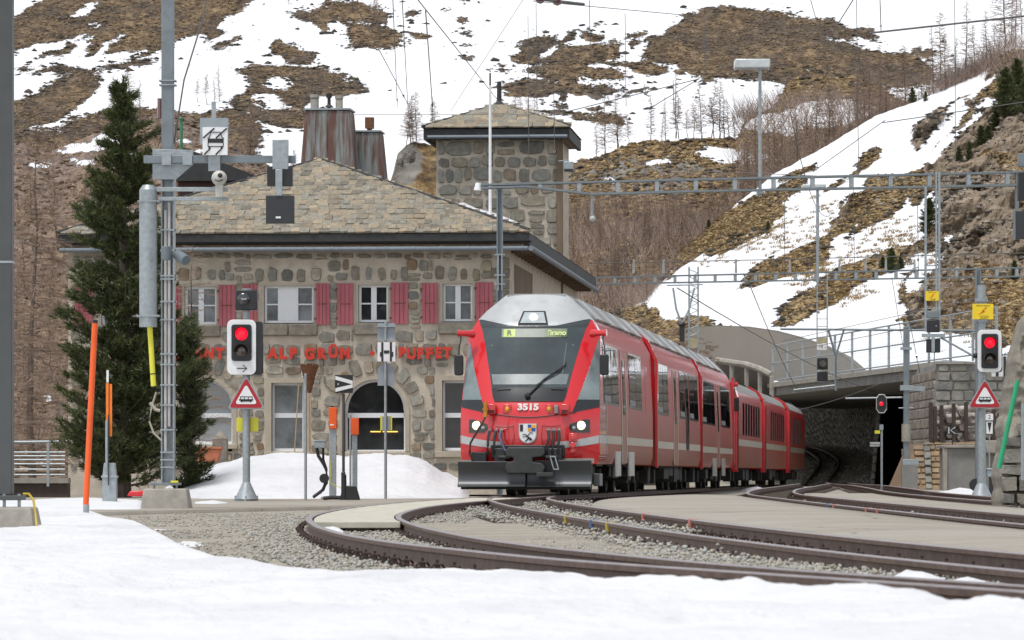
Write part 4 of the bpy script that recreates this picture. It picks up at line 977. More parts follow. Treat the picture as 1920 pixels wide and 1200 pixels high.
q = [(x(795), -.55, zr), (x(1072), -.55, zr), (x(1072), dp+.55, zr), (x(795), dp+.55, zr), (ax, ay, az)]
MB().add(q, [(0,1,4),(1,2,4),(2,3,4),(3,0,4),(3,2,1,0)]).build('roof', FASC, TO, smooth=False)
slates(TO, q[0], q[1], q[4], 9, (.25,.45), SLATE, 200)
m = MB()
for i in range(2): m.path([(ax, ay, az+.03), (q[i][0], q[i][1], q[i][2]+.05)], .05, 6)
m.build('hip_flashing', FASC, TO)
m = MB(); m.cyl((ax, ay, az-.1), (ax, ay, z(152, ay)), .085, .07, 8); m.cyl((ax, ay, az-.15), (ax, ay, az+.12), .3, .1, 8); m.build('finial', FASC, TO)
m = MB(); m.box(x(1044), x(1056), -.12, -.0, z(560), z(262)); m.build('corner_post', WOOD, TO)
MB().box(x(914), x(924), -.02, .02, z(312), z(281)).build('slit_window', BLACK, TO)
fp = Fr('flag_pole', 'slim white flag pole in front of the stone tower', 'pole', 919, 117, 5.2, 0); m = MB(); m.cyl((0,0,fp.z(415)), (0,0,fp.z(160)), .045, .035, 8); m.build('pole', WHITE, fp.o); MB().cyl((0,0,fp.z(160)), (0,0,fp.z(137)), .025, n=8).build('pole_tip', BLACK, fp.o)
lb = Fr('lamp_box', 'small pale floodlight box beside the corner of the stone tower', 'floodlight', 1066, 133, 0, 0)
m = MB(); m.box(-.16,.16,-.1,.1,lb.z(318),lb.z(303)); m.build('housing', GALV, lb.o, bev=.02); MB().box(-.14,.14,-.11,.05,lb.z(322),lb.z(318)).build('shade', BLACK, lb.o); MB().cyl((-.3,.3,lb.z(301)), (0,0,lb.z(301)), .03).build('bracket', GALV, lb.o)
# terrace fence at far left, planter and stone bollard
tf = Fr('terrace_railing', 'grey metal terrace railing at the left edge behind the snow', 'railing', 60, 104, -.6, 0); x = tf.x; z = tf.z; m = MB()
for py in (848, 855, 862, 870, 880, 890): m.path([(x(-60), 0, z(py)), (x(122), 0, z(py))], .022, 6)
m.build('rail', GALV, tf.o)
m = MB(); m.cyl((x(-60),0,z(830)), (x(125),0,z(828)), .035); m.build('handrail', GALV, tf.o)
for px in (-30, 22, 90): MB().box(x(px)-.03, x(px)+.03, -.03, .03, z(912), z(828)).build('post', GALV, tf.o)
tw = Fr('terrace_wall', 'low dark concrete terrace edge under the railing at far left', 'wall', 60, 105, -.8, 0); MB().box(tw.x(-80), tw.x(128), 0, .5, 0, tw.z(906)).build('wall', mat('dark_wall', (.075,.06,.05), .85), tw.o); MB().box(tw.x(-80), tw.x(128), -.1, .6, tw.z(906), tw.z(896)).build('coping', CONC, tw.o)
tb = Fr('timber_stack', 'weathered brown timber benches behind the terrace railing', 'timber', 60, 107, -.3, 0)
for py in (852, 868, 884): MB().box(tb.x(28), tb.x(110), 0, .5, tb.z(py+5), tb.z(py)).build('beam', WOOD, tb.o)
pl = Fr('planter', 'terracotta planter trough in front of the pale arched window', 'planter', 388, 106, 0, 0); x = pl.x; z = pl.z
MB().prism([(x(370), z(866)), (x(408), z(866)), (x(414), z(842)), (x(362), z(842))], 0, .5).build('trough', mat('terracotta', (.42,.14,.07), .8), pl.o, bev=.02); MB().box(x(359), x(416), -.04, .54, z(842), z(838)).build('rim', mat('terracotta', (.42,.14,.07), .8), pl.o, bev=.01)
sb = Fr('stone_bollard', 'squat stone bollard with pointed cap beside the terracotta planter', 'bollard', 412, 107, 0, 0); x = sb.x; z = sb.z
MB().box(x(398), x(426), 0, .38, z(870), z(823)).build('shaft', SILL, sb.o, bev=.02); c = [(x(398),0,z(823)+.003),(x(426),0,z(823)+.003),(x(426),.38,z(823)+.003),(x(398),.38,z(823)+.003),(x(412),.19,z(806))]; MB().add(c, [(0,1,4),(1,2,4),(2,3,4),(3,0,4),(3,2,1,0)]).build('cap', SILL, sb.o)
rs = Fr('snow_shovel', 'small red plastic scoop lying on the snow beside the concrete block', 'shovel', 250, 80, -.1, 0); MB().prism([(rs.x(238), rs.z(930)), (rs.x(272), rs.z(931)), (rs.x(272), rs.z(920)), (rs.x(243), rs.z(921))], 0, .3).build('scoop', mat('red_plastic', (.6,.02,.03), .4), rs.o, bev=.02)
# ------------------------------------------------------------------ train
RED = NT('glossy_red_paint'); _co = RED.coord((.6,.6,.25)); _f = RED.noise(_co, 2.2, 6, .65)
RED.link(RED.ramp(_f, [(.3, (.56,.008,.014)), (.7, (.64,.012,.018))]), RED.b.inputs['Base Color']); RED.b.inputs['Roughness'].default_value = .28
RED.b.inputs['Coat Weight'].default_value = 1; RED.b.inputs['Coat Roughness'].default_value = .05; RED.bump(RED.noise(RED.coord(), .9, 2), .004, .3); RED = RED.m
REDD = NT('dirt_reflection_red_paint'); _co = REDD.coord((1,.12,.9)); _f = REDD.noise(_co, 2.5, 6, .65); _sx = REDD.add('ShaderNodeSeparateXYZ'); _tc = REDD.add('ShaderNodeTexCoord'); REDD.link(_tc.outputs['Object'], _sx.inputs[0])
_hz = REDD.ramp(_sx.outputs['Z'], [(.0, (.9,)*3), (1.0, (.0,)*3)]); _hz2 = REDD.math('MULTIPLY', REDD.math('SUBTRACT', 2.35, _sx.outputs['Z']), .62)
_dm = REDD.math('MINIMUM', REDD.math('MAXIMUM', REDD.math('MULTIPLY', _hz2, REDD.math('ADD', REDD.math('MULTIPLY', _f, 1.5), .0)), .0), .85)
REDD.link(REDD.mix(_dm, (.42,.006,.010), (.24,.095,.05)), REDD.b.inputs['Base Color']); REDD.b.inputs['Roughness'].default_value = .45; REDD.b.inputs['Specular IOR Level'].default_value = .2  # streaky dirt, plus the brown ground reflection put into the lower sides' colour
REDD.b.inputs['Coat Weight'].default_value = .28; REDD.b.inputs['Coat Roughness'].default_value = .06; REDD.bump(REDD.noise(REDD.coord(), .8, 3), .006, .35); REDD = REDD.m
ROOFG = mat('grey_roof_paint', (.38,.40,.41), .42, .1, var=.1, scale=2, dirt=((.2,.19,.17), .7, 1.6), coat=.2)
ROOFD = mat('dirty_grey_roof', (.22,.22,.21), .55, .1, var=.2, scale=2, dirt=((.12,.1,.085), .7, 1.2))
WSH = glass_mat('windscreen_glass', (.05,.068,.073), .03, .6, var=.35, scale=.6)
CAB = glass_mat('side_glass_pale', (.19,.235,.24), .03, .6, var=.3, scale=.9)
DGL = glass_mat('dark_carriage_glass', (.012,.013,.014), .02, .6)
BLK = mat('gloss_black_band', (.014,.016,.018), .15, coat=.6)
STR = mat('silver_stripe', (.46,.48,.48), .3, .2, var=.06, coat=.4)
STRD = mat('dusty_silver_stripe', (.36,.32,.25), .4, .2, var=.12, scale=2)
UND = mat('grimy_underframe', (.022,.02,.018), .8, var=.35, scale=6)
PLO = mat('snowplough_blue_grey', (.085,.09,.096), .42, .5, var=.15, scale=2, dirt=((.06,.055,.05), .5, 2))
CPL = mat('coupler_grey', (.045,.047,.047), .6, .2, var=.2, scale=6)
BRASS = mat('brass', (.5,.22,.04), .3, .8)
LENS = lit('headlight_on', (1,.80,.48), 1.5)
LED = lit('led_green', (.42,.54,.12), .42)
LEDD = mat('led_panel_off', (.16,.19,.15), .35)
P0 = Vector((TX0, 79, 0)); DIR = Vector((TS, 1, 0)).normalized(); ANG = -math.degrees(math.atan(TS))
def car_root(name, label, cat_, s, grp, dx=0):
    o = bpy.data.objects.new(name, None); COL.objects.link(o); p = P0 + DIR*s; nr = Vector((DIR.y, -DIR.x, 0)); p = p + nr*dx; p.z = tz(p.y)
    o.location = p; o.rotation_euler = (R(0), 0, R(ANG)); tag(o, label, cat_, grp); return o
HW = 1.335
wz = [.60, .78, 1.6, 2.92, 3.08, 3.39, 3.56, 3.80, 3.865, 3.885]; ww = [1.29, HW, HW, HW-.05, HW-.065, 1.10, .95, .68, .60, .57]
def wid(zz): return float(np.interp(zz, wz, ww))
def yprof(zz): return float(np.interp(zz, [.6,.95,1.35,1.5,1.62,1.75,1.9,3.3,3.885], [.06,.0,.005,.025,.06,.12,.20,1.0,1.62]))
def S(x_, zz, off=0.): return (x_, yprof(zz) + .42*abs(x_/HW)**2.6 - off, zz)
def loft(rows, closed=False):
    m = MB(); n = len(rows[0]); V = [p for r_ in rows for p in r_]; m.add(V, [(j*n+i, j*n+i+1, (j+1)*n+i+1, (j+1)*n+i) for j in range(len(rows)-1) for i in range(n-1)]); return m
def fpatch(name, m, rows, parent, off=.01, n=14, nz=10, th=.03):
    """rows (z,xl,xr) piecewise linear; conforms to the nose surface, with an edge going back th"""
    zs = [r_[0] for r_ in rows]; zz = sorted(set(list(np.linspace(zs[0], zs[-1], nz)) + zs)); G = []
    for q in zz:
        xl, xr = np.interp(q, zs, [r_[1] for r_ in rows]), np.interp(q, zs, [r_[2] for r_ in rows])
        xs = np.linspace(xl, xr, n); G.append([S(xl, q, -th)] + [S(float(a), q, off) for a in xs] + [S(xr, q, -th)])
    G = [[(p[0], p[1]+th+off, p[2]) for p in G[0]]] + G + [[(p[0], p[1]+th+off, p[2]) for p in G[-1]]]
    return loft(G).build(name, m, parent, angle=30)
def vpatch(name, m, cols, parent, off=.012, nz=4):
    G = []
    for xx, zb, zt in cols: G.append([S(xx, zb, -.02)]+[S(xx, float(q), off) for q in np.linspace(zb, zt, nz)]+[S(xx, zt, -.02)])
    return loft(G).build(name, m, parent)
LEAN = .05      # the upper sides lean in towards the roof
def tx(q): return -LEAN*max(0, q-1.6)/1.32
def sbox(s, y0, y1, z0, z1, i, o_):
    zs = [z0]+([1.6] if z0 < 1.6 < z1 else [])+[z1]
    return MB().prism([(s*(i+tx(q)), q) for q in zs]+[(s*(o_+tx(q)), q) for q in reversed(zs)], y0, y1)
def side(name, m, parent, y0, y1, z0, z1, th=.012, sides=(1,), bx=HW, bev=0):
    o = None
    for s in sides: o = sbox(s, y0, y1, z0, z1, bx-.01, bx+th).build(name, m, parent, bev=bev)
    return o
def bodyshell(root, y0, y1, grey=True, redm=None):
    pr = [(w_, q) for q, w_ in zip(wz, ww) if q <= 3.39]; pts = pr + [(-a, q) for a, q in reversed(pr)]
    bd = MB().prism(pts, y0, y1).build('body', redm or REDD, root, angle=25)
    pr = [(w_+.004, q) for q, w_ in zip(wz, ww) if q >= 3.39]; pts = pr + [(-a, q) for a, q in reversed(pr)]
    rf = MB().prism(pts, y0, y1).build('roof', ROOFD, root, angle=15); return bd, rf
def win(root, y0, y1, z0, z1, n, glass=DGL, split=True, sides=(-1, 1)):
    for s in sides:
        fr = sbox(s, y0, y1, z0, z1, HW-.01, HW+.006).build('window', BLK, root)
        w = (y1-y0)/n; zm = z0+(z1-z0)*.56
        for i in range(n):
            a, c = y0+i*w+.05, y0+(i+1)*w-.05
            sbox(s, a, c, z0+.05, z1-.05, HW, HW+.010).build('pane', glass, fr)
            if split and i == 0:
                sbox(s, a, c, zm, zm+.035, HW, HW+.02).build('bar', BLK, fr)
                MB().prism([(s*(HW+tx(z0)+.004), z0+.06), (s*(HW+tx(z0)+.013), z0+.06), (s*(HW+tx(zm)-.01), zm), (s*(HW+tx(zm)-.018), zm)], a, a+(c-a)*.9).build('open_pane', BLACK if s > 0 else BLACK, fr)
def bogie(root, yc, wb=2.0, r=.34, wide=1.0):
    m = MB()
    for s in (-1, 1): m.box(s*.78-.06, s*.78+.06, yc-wb/2-.45, yc+wb/2+.45, .28, .5)
    m.box(-.75,.75,yc-.25,yc+.25,.3,.55); m.box(-1.0,-.84,yc-.3,yc+.3,.25,.6); m.box(.84,1.0,yc-.3,yc+.3,.25,.6)
    for s in (-1, 1):
        for e in (-1, 1): m.box(s*.93-.12, s*.93+.12, yc+e*wb/2-.16, yc+e*wb/2+.16, .2, .52); m.cyl((s*.9, yc+e*wb*.25, .2), (s*.9, yc+e*wb*.25, .6), .08, n=8)
    b_ = m.build('bogie', UND, root, bev=.015)
    for e in (-1, 1):
        for s in (-1, 1):
            MB().cyl((s*.47, yc+e*wb/2, r), (s*.60, yc+e*wb/2, r), r, n=24).cyl((s*.44, yc+e*wb/2, r), (s*.47, yc+e*wb/2, r), r+.025, n=24).build('wheel', UND if s*e > 0 else UND, b_)
        MB().cyl((-.44, yc+e*wb/2, r), (.44, yc+e*wb/2, r), .07, n=8).build('axle', UND, b_)
def underbox(root, y0, y1, n=5):
    m = MB(); rr = random.Random(int(y0*10+y1))
    m.box(-1.1, 1.1, y0, y1, .5, .61); yy = y0+.15
    while yy < y1-.5:
        w = rr.uniform(.5, 1.6); w = min(w, y1-yy-.05); q = rr.uniform(.2, .36); m.box(.55, rr.uniform(1.12, 1.25), yy, yy+w, q, .55); m.box(-1.22, -.55, yy, yy+w, q, .55); yy += w+rr.uniform(.05,.3)
    m.build('equipment_box', UND, root, bev=.02)
RG = 'cars of the red train'
# --- leading power car
c = car_root('railcar', 'glossy red leading railcar numbered 3515 with sloping windscreen and snow plough', 'railcar', 0, RG)
L1 = 14.2; YB = 2.0
zr_ = [.60,.66,.78,.95,1.1,1.25,1.35,1.43,1.5,1.56,1.62,1.68,1.75,1.82,1.9] + list(np.linspace(2.05, 2.92, 8)) + [3.0,3.08,3.16,3.24,3.32,3.39]
def shell(zlist, name, m):
    G = []
    for q in zlist:
        w = wid(q); xs = w*np.sin(np.linspace(-math.pi/2, math.pi/2, 53)); row = [S(float(a), q) for a in xs]
        yl = row[0][1]; G.append([(-w, YB, q), (-w, (YB+yl)/2, q)] + row + [(w, (YB+yl)/2, q), (w, YB, q)])
    return loft(G).build(name, m, c, angle=50)
shell(zr_, 'cab_front', RED); shell([3.39,3.42,3.48,3.56,3.62,3.68,3.74,3.80,3.84,3.865,3.885], 'cab_roof', ROOFG)
MB().prismz([(-.57, yprof(3.885)+.0), (.57, yprof(3.885)), (.57, 2.0), (-.57, 2.0)], 3.86, 3.885).build('roof_plate', ROOFG, c)
MB().box(-1.25,1.25,.6,2.0,.56,.62).build('floor_plate', UND, c)
rows = [(1.83,-.66,.66),(1.87,-.70,.70),(2.3,-.78,.78),(2.9,-.92,.92),(3.2,-1.0,1.0),(3.26,-1.03,1.03),(3.385,-1.08,1.08)]
fpatch('windscreen', WSH, rows, c, off=.012, n=24, nz=16)
fpatch('windscreen_band', BLK, [(1.79,-.66,.66),(1.84,-.68,.68),(2.02,-.725,.725),(2.06,-.70,.70)], c, off=.016, n=20, nz=5)
fpatch('windscreen_header', mat('tinted_header', (.045,.055,.06), .25), [(3.24,-1.0,1.0),(3.30,-1.05,1.05),(3.388,-1.085,1.085)], c, off=.017, n=24, nz=6)
fpatch('roof_mask', ROOFG, [(3.262,-.45,.45),(3.385,-.98,.98),(3.40,-1.07,1.07),(3.56,-.925,.925),(3.70,-.78,.78)], c, off=.028, n=20, nz=10)
fpatch('lamp_housing', BLK, [(3.285,-.295,.295),(3.555,-.215,.215)], c, off=.045, n=8, nz=4)
fpatch('lamp_glass', mat('lamp_glass_pale', (.38,.43,.45), .1, coat=1), [(3.315,-.25,.25),(3.53,-.185,.185)], c, off=.056, n=8, nz=4)
p = S(0, 3.42, .07); MB().ball(p, .082, 14, sy=.5).build('headlight', LENS, c)
for s in (-1, 1):
    e = lambda rws: [(q, *sorted((s*a, s*b2))) for q, a, b2 in rws]
    fpatch('side_window', CAB, e([(1.60,.84,.86),(1.72,.885,HW-.02),(1.80,.91,HW-.02),(2.4,1.10,HW-.042),(2.9,1.22,HW-.06),(3.0,1.245,1.26)]), c, off=.010, n=8, nz=12)
    fpatch('window_sill_band', BLK, e([(1.58,.83,.85),(1.69,.87,HW-.01),(1.80,.90,HW-.01),(1.83,.93,HW-.01)]), c, off=.015, n=8, nz=5)
    fpatch('lamp_bezel', BLK, e([(1.20,.86,1.16),(1.27,.78,1.16),(1.36,.80,1.16),(1.45,1.05,1.155)]), c, off=.014, n=8, nz=6)
    MB().ball(S(s*1.00, 1.335, .03), .085, 14, sy=.45).build('headlight', LENS, c)
    MB().ball(S(s*.865, 1.29, .02), .035, 10, sy=.5).build('marker_lamp', mat('clear_lens', (.35,.4,.42), .1, coat=1), c)
    # silver stripe, rising towards the corners
    vpatch('stripe', STR, [(s*(.52+.8*t), .90+.10*t**1.6, 1.025+.125*t**1.6) for t in np.linspace(0, 1, 12)], c, off=.008)
    side('stripe', STR, c, .42, YB, 1.0, 1.15, .006, (s,))
    m = MB(); m.box(s*.70-.08, s*.70+.08, yprof(1.66)-.07, yprof(1.66)+.12, 1.55, 1.74); o = m.build('socket_box', RED, c, bev=.012)
    MB().box(s*.70-.06, s*.70+.06, yprof(1.66)-.075, yprof(1.66)-.07, 1.565, 1.63).build('socket', mat('dark_red_recess', (.1,.01,.01), .6), o)
    MB().ball(S(s*.40, 1.645, .045), .05, 10, sx=.8, sy=.6, sz=1.1).build('marker_lamp', mat('amber_lens', (.75,.36,.01), .25, coat=1), c)
    MB().box(s*.40-.075, s*.40+.075, yprof(1.64)-.012, yprof(1.64)+.05, 1.56, 1.73).build('lamp_plate', RED, c, bev=.008)
    # red mirror arm, stalk and black mirror
    zz = 3.10; MB().path([(s*1.16, .90, 3.10), (s*1.24, .80, 3.105), (s*1.37, .75, 3.11), (s*1.44, .74, 3.11)], [.085, .062, .055, .07], 12).build('mirror_arm', RED, c)
    ms = MB(); ms.path([(s*1.37, .75, 3.06), (s*1.37, .73, 2.96), (s*1.40, .70, 2.86), (s*1.40, .68, 2.70)], .014, 6); mo = ms.build('mirror_stalk', BLACK, c)
    MB().prism(rrect(s*1.40-.085, s*1.40+.085, 2.30, 2.70, .05), .60, .74).build('mirror', BLACK, c, bev=.02)
m = MB(); m.path([S(a, 1.49+.10*(abs(a)/.9)**1.5, .012) for a in np.linspace(-.9, .9, 19)], .009, 6); m.build('panel_seam', BLACK, c)
m = MB()
for s in (-1, 1): m.path([S(s*a, q, .012) for a, q in ((.28,1.33),(.45,1.31),(.62,1.335))], .006, 5); m.path([(s*.28, -.03, 1.33),(s*.26,-.03,1.1),(s*.31,-.01,.92)], .005, 5)
m.build('panel_crease', mat('dark_red_line', (.2,.006,.01), .4), c)
text_obj('number', '3515', .17, mat('number_silver', (.7,.68,.66), .4), c, 0, S(0, 1.68)[1]-.035, 1.68, .006, rot=(90-16,0,0), sx=1.2, bold=.008)
# destination display
zq = 3.12; yq = lambda q: S(.3, q)[1]
tilt = math.degrees(math.atan2(yprof(3.25)-yprof(3.0), .25))
dsp = fpatch('display', LEDD, [(3.035,-.60,.66),(3.205,-.60,.66)], c, off=.02, n=10, nz=3)
fpatch('display_panel', LED, [(3.045,-.56,-.335),(3.195,-.56,-.335)], c, off=.024, n=3, nz=3)
text_obj('display_text', 'R', .155, mat('led_dark', (.03,.05,.02), .4), c, -.45, S(.45, 3.12)[1]-.034, 3.12, .002, rot=(90-tilt,0,0), bold=.004)
fpatch('display_panel', mat('led_panel_dim', (.17,.21,.12), .35), [(3.045,.24,.66),(3.195,.24,.66)], c, off=.024, n=3, nz=3)
text_obj('display_text', 'Tirano', .16, LED, c, .45, S(.45, 3.12)[1]-.036, 3.12, .002, rot=(90-tilt,0,0), sx=.92, bold=.003)
# wipers
pv = S(-.02, 1.90, .05); m = MB(); m.path([pv, S(.28, 2.22, .06), S(.66, 2.50, .05)], .016, 6); m.path([S(.12, 2.10, .05), S(.52, 2.34, .05), S(.68, 2.54, .05)], .011, 6); m.ball(pv, .06, 8); m.build('wiper', BLACK, c)
m = MB(); m.path([S(-.62,2.02,.03), S(-.36,2.03,.03)], .014, 6); m.path([S(.42,2.03,.03), S(.66,2.02,.03)], .014, 6); m.build('vent_slot', BLACK, c)
# cab interior hints behind the glass read through as shapes on the screen: driver console line
m = MB(); m.path([S(-.80,2.88,.016), S(.80,2.88,.016)], .010, 4); m.path([S(.66,2.92,.016), S(.60,2.1,.016)], .007, 4); m.build('blind_edge', mat('blind_grey', (.2,.22,.23), .6), c)
fpatch('dashboard', mat('dash_grey', (.16,.19,.195), .25, coat=1), [(2.12,-.71,.70),(2.32,-.75,.74)], c, off=.019, n=16, nz=6)
# crest
zc, yc_ = 1.16, -.03; m = MB(); sh = [(-.17,1.37),(.17,1.37),(.17,1.16)]+[(.17*math.cos(R(a)), 1.16+.16*math.sin(R(a))*1.05-.0) for a in range(0,-181,-15)]+[(-.17,1.16)]
cr = MB().prism(sh, -.022, .03).build('crest', mat('crest_rim', (.45,.47,.48), .35, .5), c); s2 = [(a*.91, 1.19+(q-1.19)*.93) for a, q in sh]
MB().prism(s2, -.028, -.023).build('shield', WHITE, cr)
CB = mat('crest_black', (.02,.02,.02), .4); CBL = mat('crest_blue', (.03,.09,.42), .4); CY = mat('crest_yellow', (.8,.4,.02), .4)
for (a, c_, e0, e1, mm) in ((-.15,-.085,1.22,1.35,CB),(.0,.07,1.29,1.35,CBL),(.07,.15,1.29,1.35,CY),(.0,.07,1.22,1.285,CY),(.07,.15,1.22,1.285,CBL)): MB().box(a+.003, c_-.003, -.033, -.0285, e0, e1).build('quarter', mm, cr)
m = MB(); m.path([(-.02,-.033,1.13),(.03,-.033,1.10),(.05,-.033,1.05)], .017, 5); m.path([(.0,-.033,1.13),(-.05,-.033,1.17),(-.10,-.033,1.16)], .009, 5); m.path([(.05,-.033,1.10),(.09,-.033,1.05)], .010, 5); m.path([(.02,-.033,1.09),(-.05,-.033,1.03)], .010, 5); m.path([(.0,-.033,1.14),(.05,-.033,1.20),(.10,-.033,1.19)], .007, 5); m.path([(-.03,-.033,1.13),(-.10,-.033,1.12)], .006, 5); m.build('ibex', CB, cr)
# coupler, hoses, plough
m = MB(); m.prism([(-.34,.92),(.34,.92),(.36,.80),(.30,.74),(.12,.72),(.12,.64),(.30,.62),(.36,.55),(.33,.42),(-.36,.42),(-.40,.52),(-.38,.62),(-.24,.66),(-.24,.72),(-.38,.74),(-.40,.84)], -.34, -.16); cp = m.build('coupler_head', CPL, c, bev=.02)
m = MB(); m.box(-.62,-.40,-.22,.1,.62,.90); m.box(.40,.66,-.22,.1,.60,.90); m.box(-.70,.70,-.06,.3,.72,.96); m.box(-.55,-.30,-.30,-.2,.70,.76); m.box(.36,.60,-.30,-.2,.70,.76); m.box(-1.07,-.78,-.1,.2,.62,.83); m.build('coupler_frame', BLACK, c, bev=.015)
m = MB(); m.cyl((-.25,-.30,.5), (-.25,-.1,.5), .07); m.build('coupler_pin', CPL, c)
m = MB()
for e in (0, .09): m.path([(.46+e,-.33,.74),(.50+e,-.34,.60),(.53+e,-.34,.50)], .013, 5)
m.path([(.53,-.34,.50),(.62,-.34,.50)], .013, 5); m.path([(.46,-.33,.74),(.55,-.33,.74)], .013, 5); m.build('shackle', GALV, c)
MB().box(.20,.52,-.36,-.22,.36,.44).build('step_plate', CPL, c, bev=.01)
for k, (xa, xb, bl) in enumerate([(-.72,-.74,0),(-.60,-.62,0),(-.50,-.46,1),(.40,.38,0),(.50,.49,0),(.60,.60,0)]):
    m = MB(); s = 1 if xa > 0 else -1
    m.path([(xa, .0, 1.24), (xa-.0*s, -.10, 1.22), (xa+.02*s, -.17, 1.10), (xb, -.20, .95), (xb-.05*s*bl, -.24, .86)] + ([(-.30,-.26,.84),(-.1,-.26,.84)] if bl else [(xb, -.2, .78)]), .026 if not bl else .022, 8)
    h = m.build('hose', RUBBER if not bl else mat('blue_grey_hose', (.07,.09,.16), .5), c); MB().cyl((xa, .04, 1.25), (xa, -.10, 1.23), .032).build('fitting', GALV, h)
m = MB(); m.path([(-.40,-.05,1.27),(-.2-.3,-.08,1.25)], .012, 5); m.path([(.34,-.08,1.26),(.5,-.08,1.24),(.64,-.08,1.26)], .012, 5); m.build('tap_handle', mat('tap_red', (.5,.15,.12), .5), c)
m = MB(); m.path([(-.80,-.1,1.50),(-.84,-.16,1.40),(-.95,-.18,1.22),(-1.08,-.14,1.0),(-1.10,-.12,.80),(-1.04,-.1,.68),(-.95,-.08,.64)], .022, 8); h = m.build('hose', mat('dark_brown_hose', (.05,.035,.035), .5), c)
m = MB(); m.cyl((-.80,-.1,1.49), (-.80,-.1,1.62), .045, .04, 10); m.cyl((-.80,-.1,1.62), (-.80,-.1,1.66), .06, n=10); m.cyl((-.80,-.1,1.66), (-.80,-.1,1.78), .036, n=10); m.build('valve', BRASS, h)
m = MB(); m.box(.86-.08,.86+.08,-.02,.2,1.02,1.18); m.cyl((.86,-.02,1.10),(.86,-.06,1.10),.05); m.cyl((.86,.0,.96),(.86,-.05,.96),.06); m.cyl((.86,0,.86),(.86,-.03,.86),.05); m.build('multiple_socket', RED, c, bev=.01)
m = MB(); m.box(.80,.84,-.02,.03,1.6,1.72); 
MB().box(.50,.575,yprof(1.66)-.05,yprof(1.66)+.05,1.56,1.72).build('relay_box', mat('grey_box', (.25,.26,.26), .5), c, bev=.01)
def plough(x0, x1, zt, yb=-.30):
    pr = [(-.05+yb, .175), (.02+yb, .19), (.09+yb, .27), (.11+yb, .40), (.08+yb, .52), (.0+yb, zt), (.03+yb, zt+.01), (.12+yb, .52), (.15+yb, .40), (.13+yb, .25), (.0+yb, .16)]
    m = MB().prismx(pr, x0, x1); return m.build('plough', PLO, c, bev=.012, angle=50)
plough(-1.31, -.02, .645); plough(.0, 1.235, .665, -.25)
m = MB(); m.box(-1.26,1.2,-.16,.05,.12,.17); m.box(-1.30,-1.0,-.1,.5,.25,.6); m.box(1.0,1.2,-.1,.5,.25,.6); m.build('plough_frame', UND, c)
MB().box(.62, 1.26, .0, .05, .62, .71).build('plough_lip', CONC, c); MB().box(-1.30,-.9,.0,.05,.60,.68).build('plough_lip', CONC, c)
MB().box(1.22,1.34,.35,1.0,.18,.42).build('side_plough', PLO, c, bev=.01)
bodyshell(c, YB, L1)
side('pillar', mat('grey_pillar', (.28,.27,.27), .35, .3), c, YB-.02, YB+.05, .8, 2.95, .01, (-1, 1))
# side windows & doors, distances along the side measured from the nose
YS = lambda Y: (Y-79)/DIR.y
side('accent_band', mat('yellow_band', (.55,.38,.05), .4), c, 1.3, 5.4, 2.98, 3.06, .004, (-1, 1), bx=HW-.012)
win(c, 1.45, 5.0, 1.76, 2.93, 2); 
def door(root, y0, w=1.2, tall=True):
    for s in (-1, 1):
        d = sbox(s, y0, y0+w, .62, 2.9, HW-.01, HW+.004).build('door', REDD, root)
        sbox(s, y0+w*.30, y0+w*.72, 1.61, 2.72, HW, HW+.012).build('pane', DGL, d)
        sbox(s, y0+.02, y0+.14, .64, 2.88, HW, HW+.012).build('door_edge', STRD, d); sbox(s, y0+w-.14, y0+w-.02, .64, 2.88, HW, HW+.012).build('door_edge', STRD, d)
def stripes(root, y0, y1, gaps=(), z0=1.0, z1=1.16, m=STRD):
    side('stripe', m, root, y0, y1, z0, z1, .003, (-1, 1))
door(c, 5.6, 1.3); win(c, 7.7, 11.1, 1.76, 2.93, 2); side('vent_panel', REDD, c, 12.2, 13.3, 1.7, 2.75, .004); stripes(c, YB, L1)
for a, b2 in ((4.0, 5.2), (7.3, 8.7)): side('snow_crust_flap', mat('bright_steel_flap', (.55,.56,.57), .25, .7), c, a, b2, .36, .86, .02)
def roofkit(root, y0, y1, n):
    w = (y1-y0)/n
    for i in range(n):
        a = y0+i*w; MB().box(-.52,.52,a+.06,a+w-.06,3.87,3.93).build('roof_hatch', ROOFD, root, bev=.02)
        for s in (-1, 1):
            m = MB(); m.add([(s*1.10,a+.08,3.415),(s*1.10,a+w-.08,3.415),(s*.70,a+w-.08,3.80),(s*.70,a+.08,3.80),(s*1.13,a+.08,3.44),(s*1.13,a+w-.08,3.44),(s*.73,a+w-.08,3.83),(s*.73,a+.08,3.83)], [(0,1,2,3),(4,5,6,7),(0,1,5,4),(1,2,6,5),(2,3,7,6),(3,0,4,7)]); m.build('roof_panel', ROOFD if i % 2 else ROOFG, root)
roofkit(c, 2.2, 14.0, 7)
bogie(c, 2.9); bogie(c, 11.6); underbox(c, 4.6, 9.9)
def gangway(root, y0, y1, m=None): MB().prism([(.98,.7),(.98,3.2),(.7,3.5),(-.7,3.5),(-.98,3.2),(-.98,.7)], y0, y1).build('gangway', m or RUBBER, root)
gangway(c, L1, L1+.42)
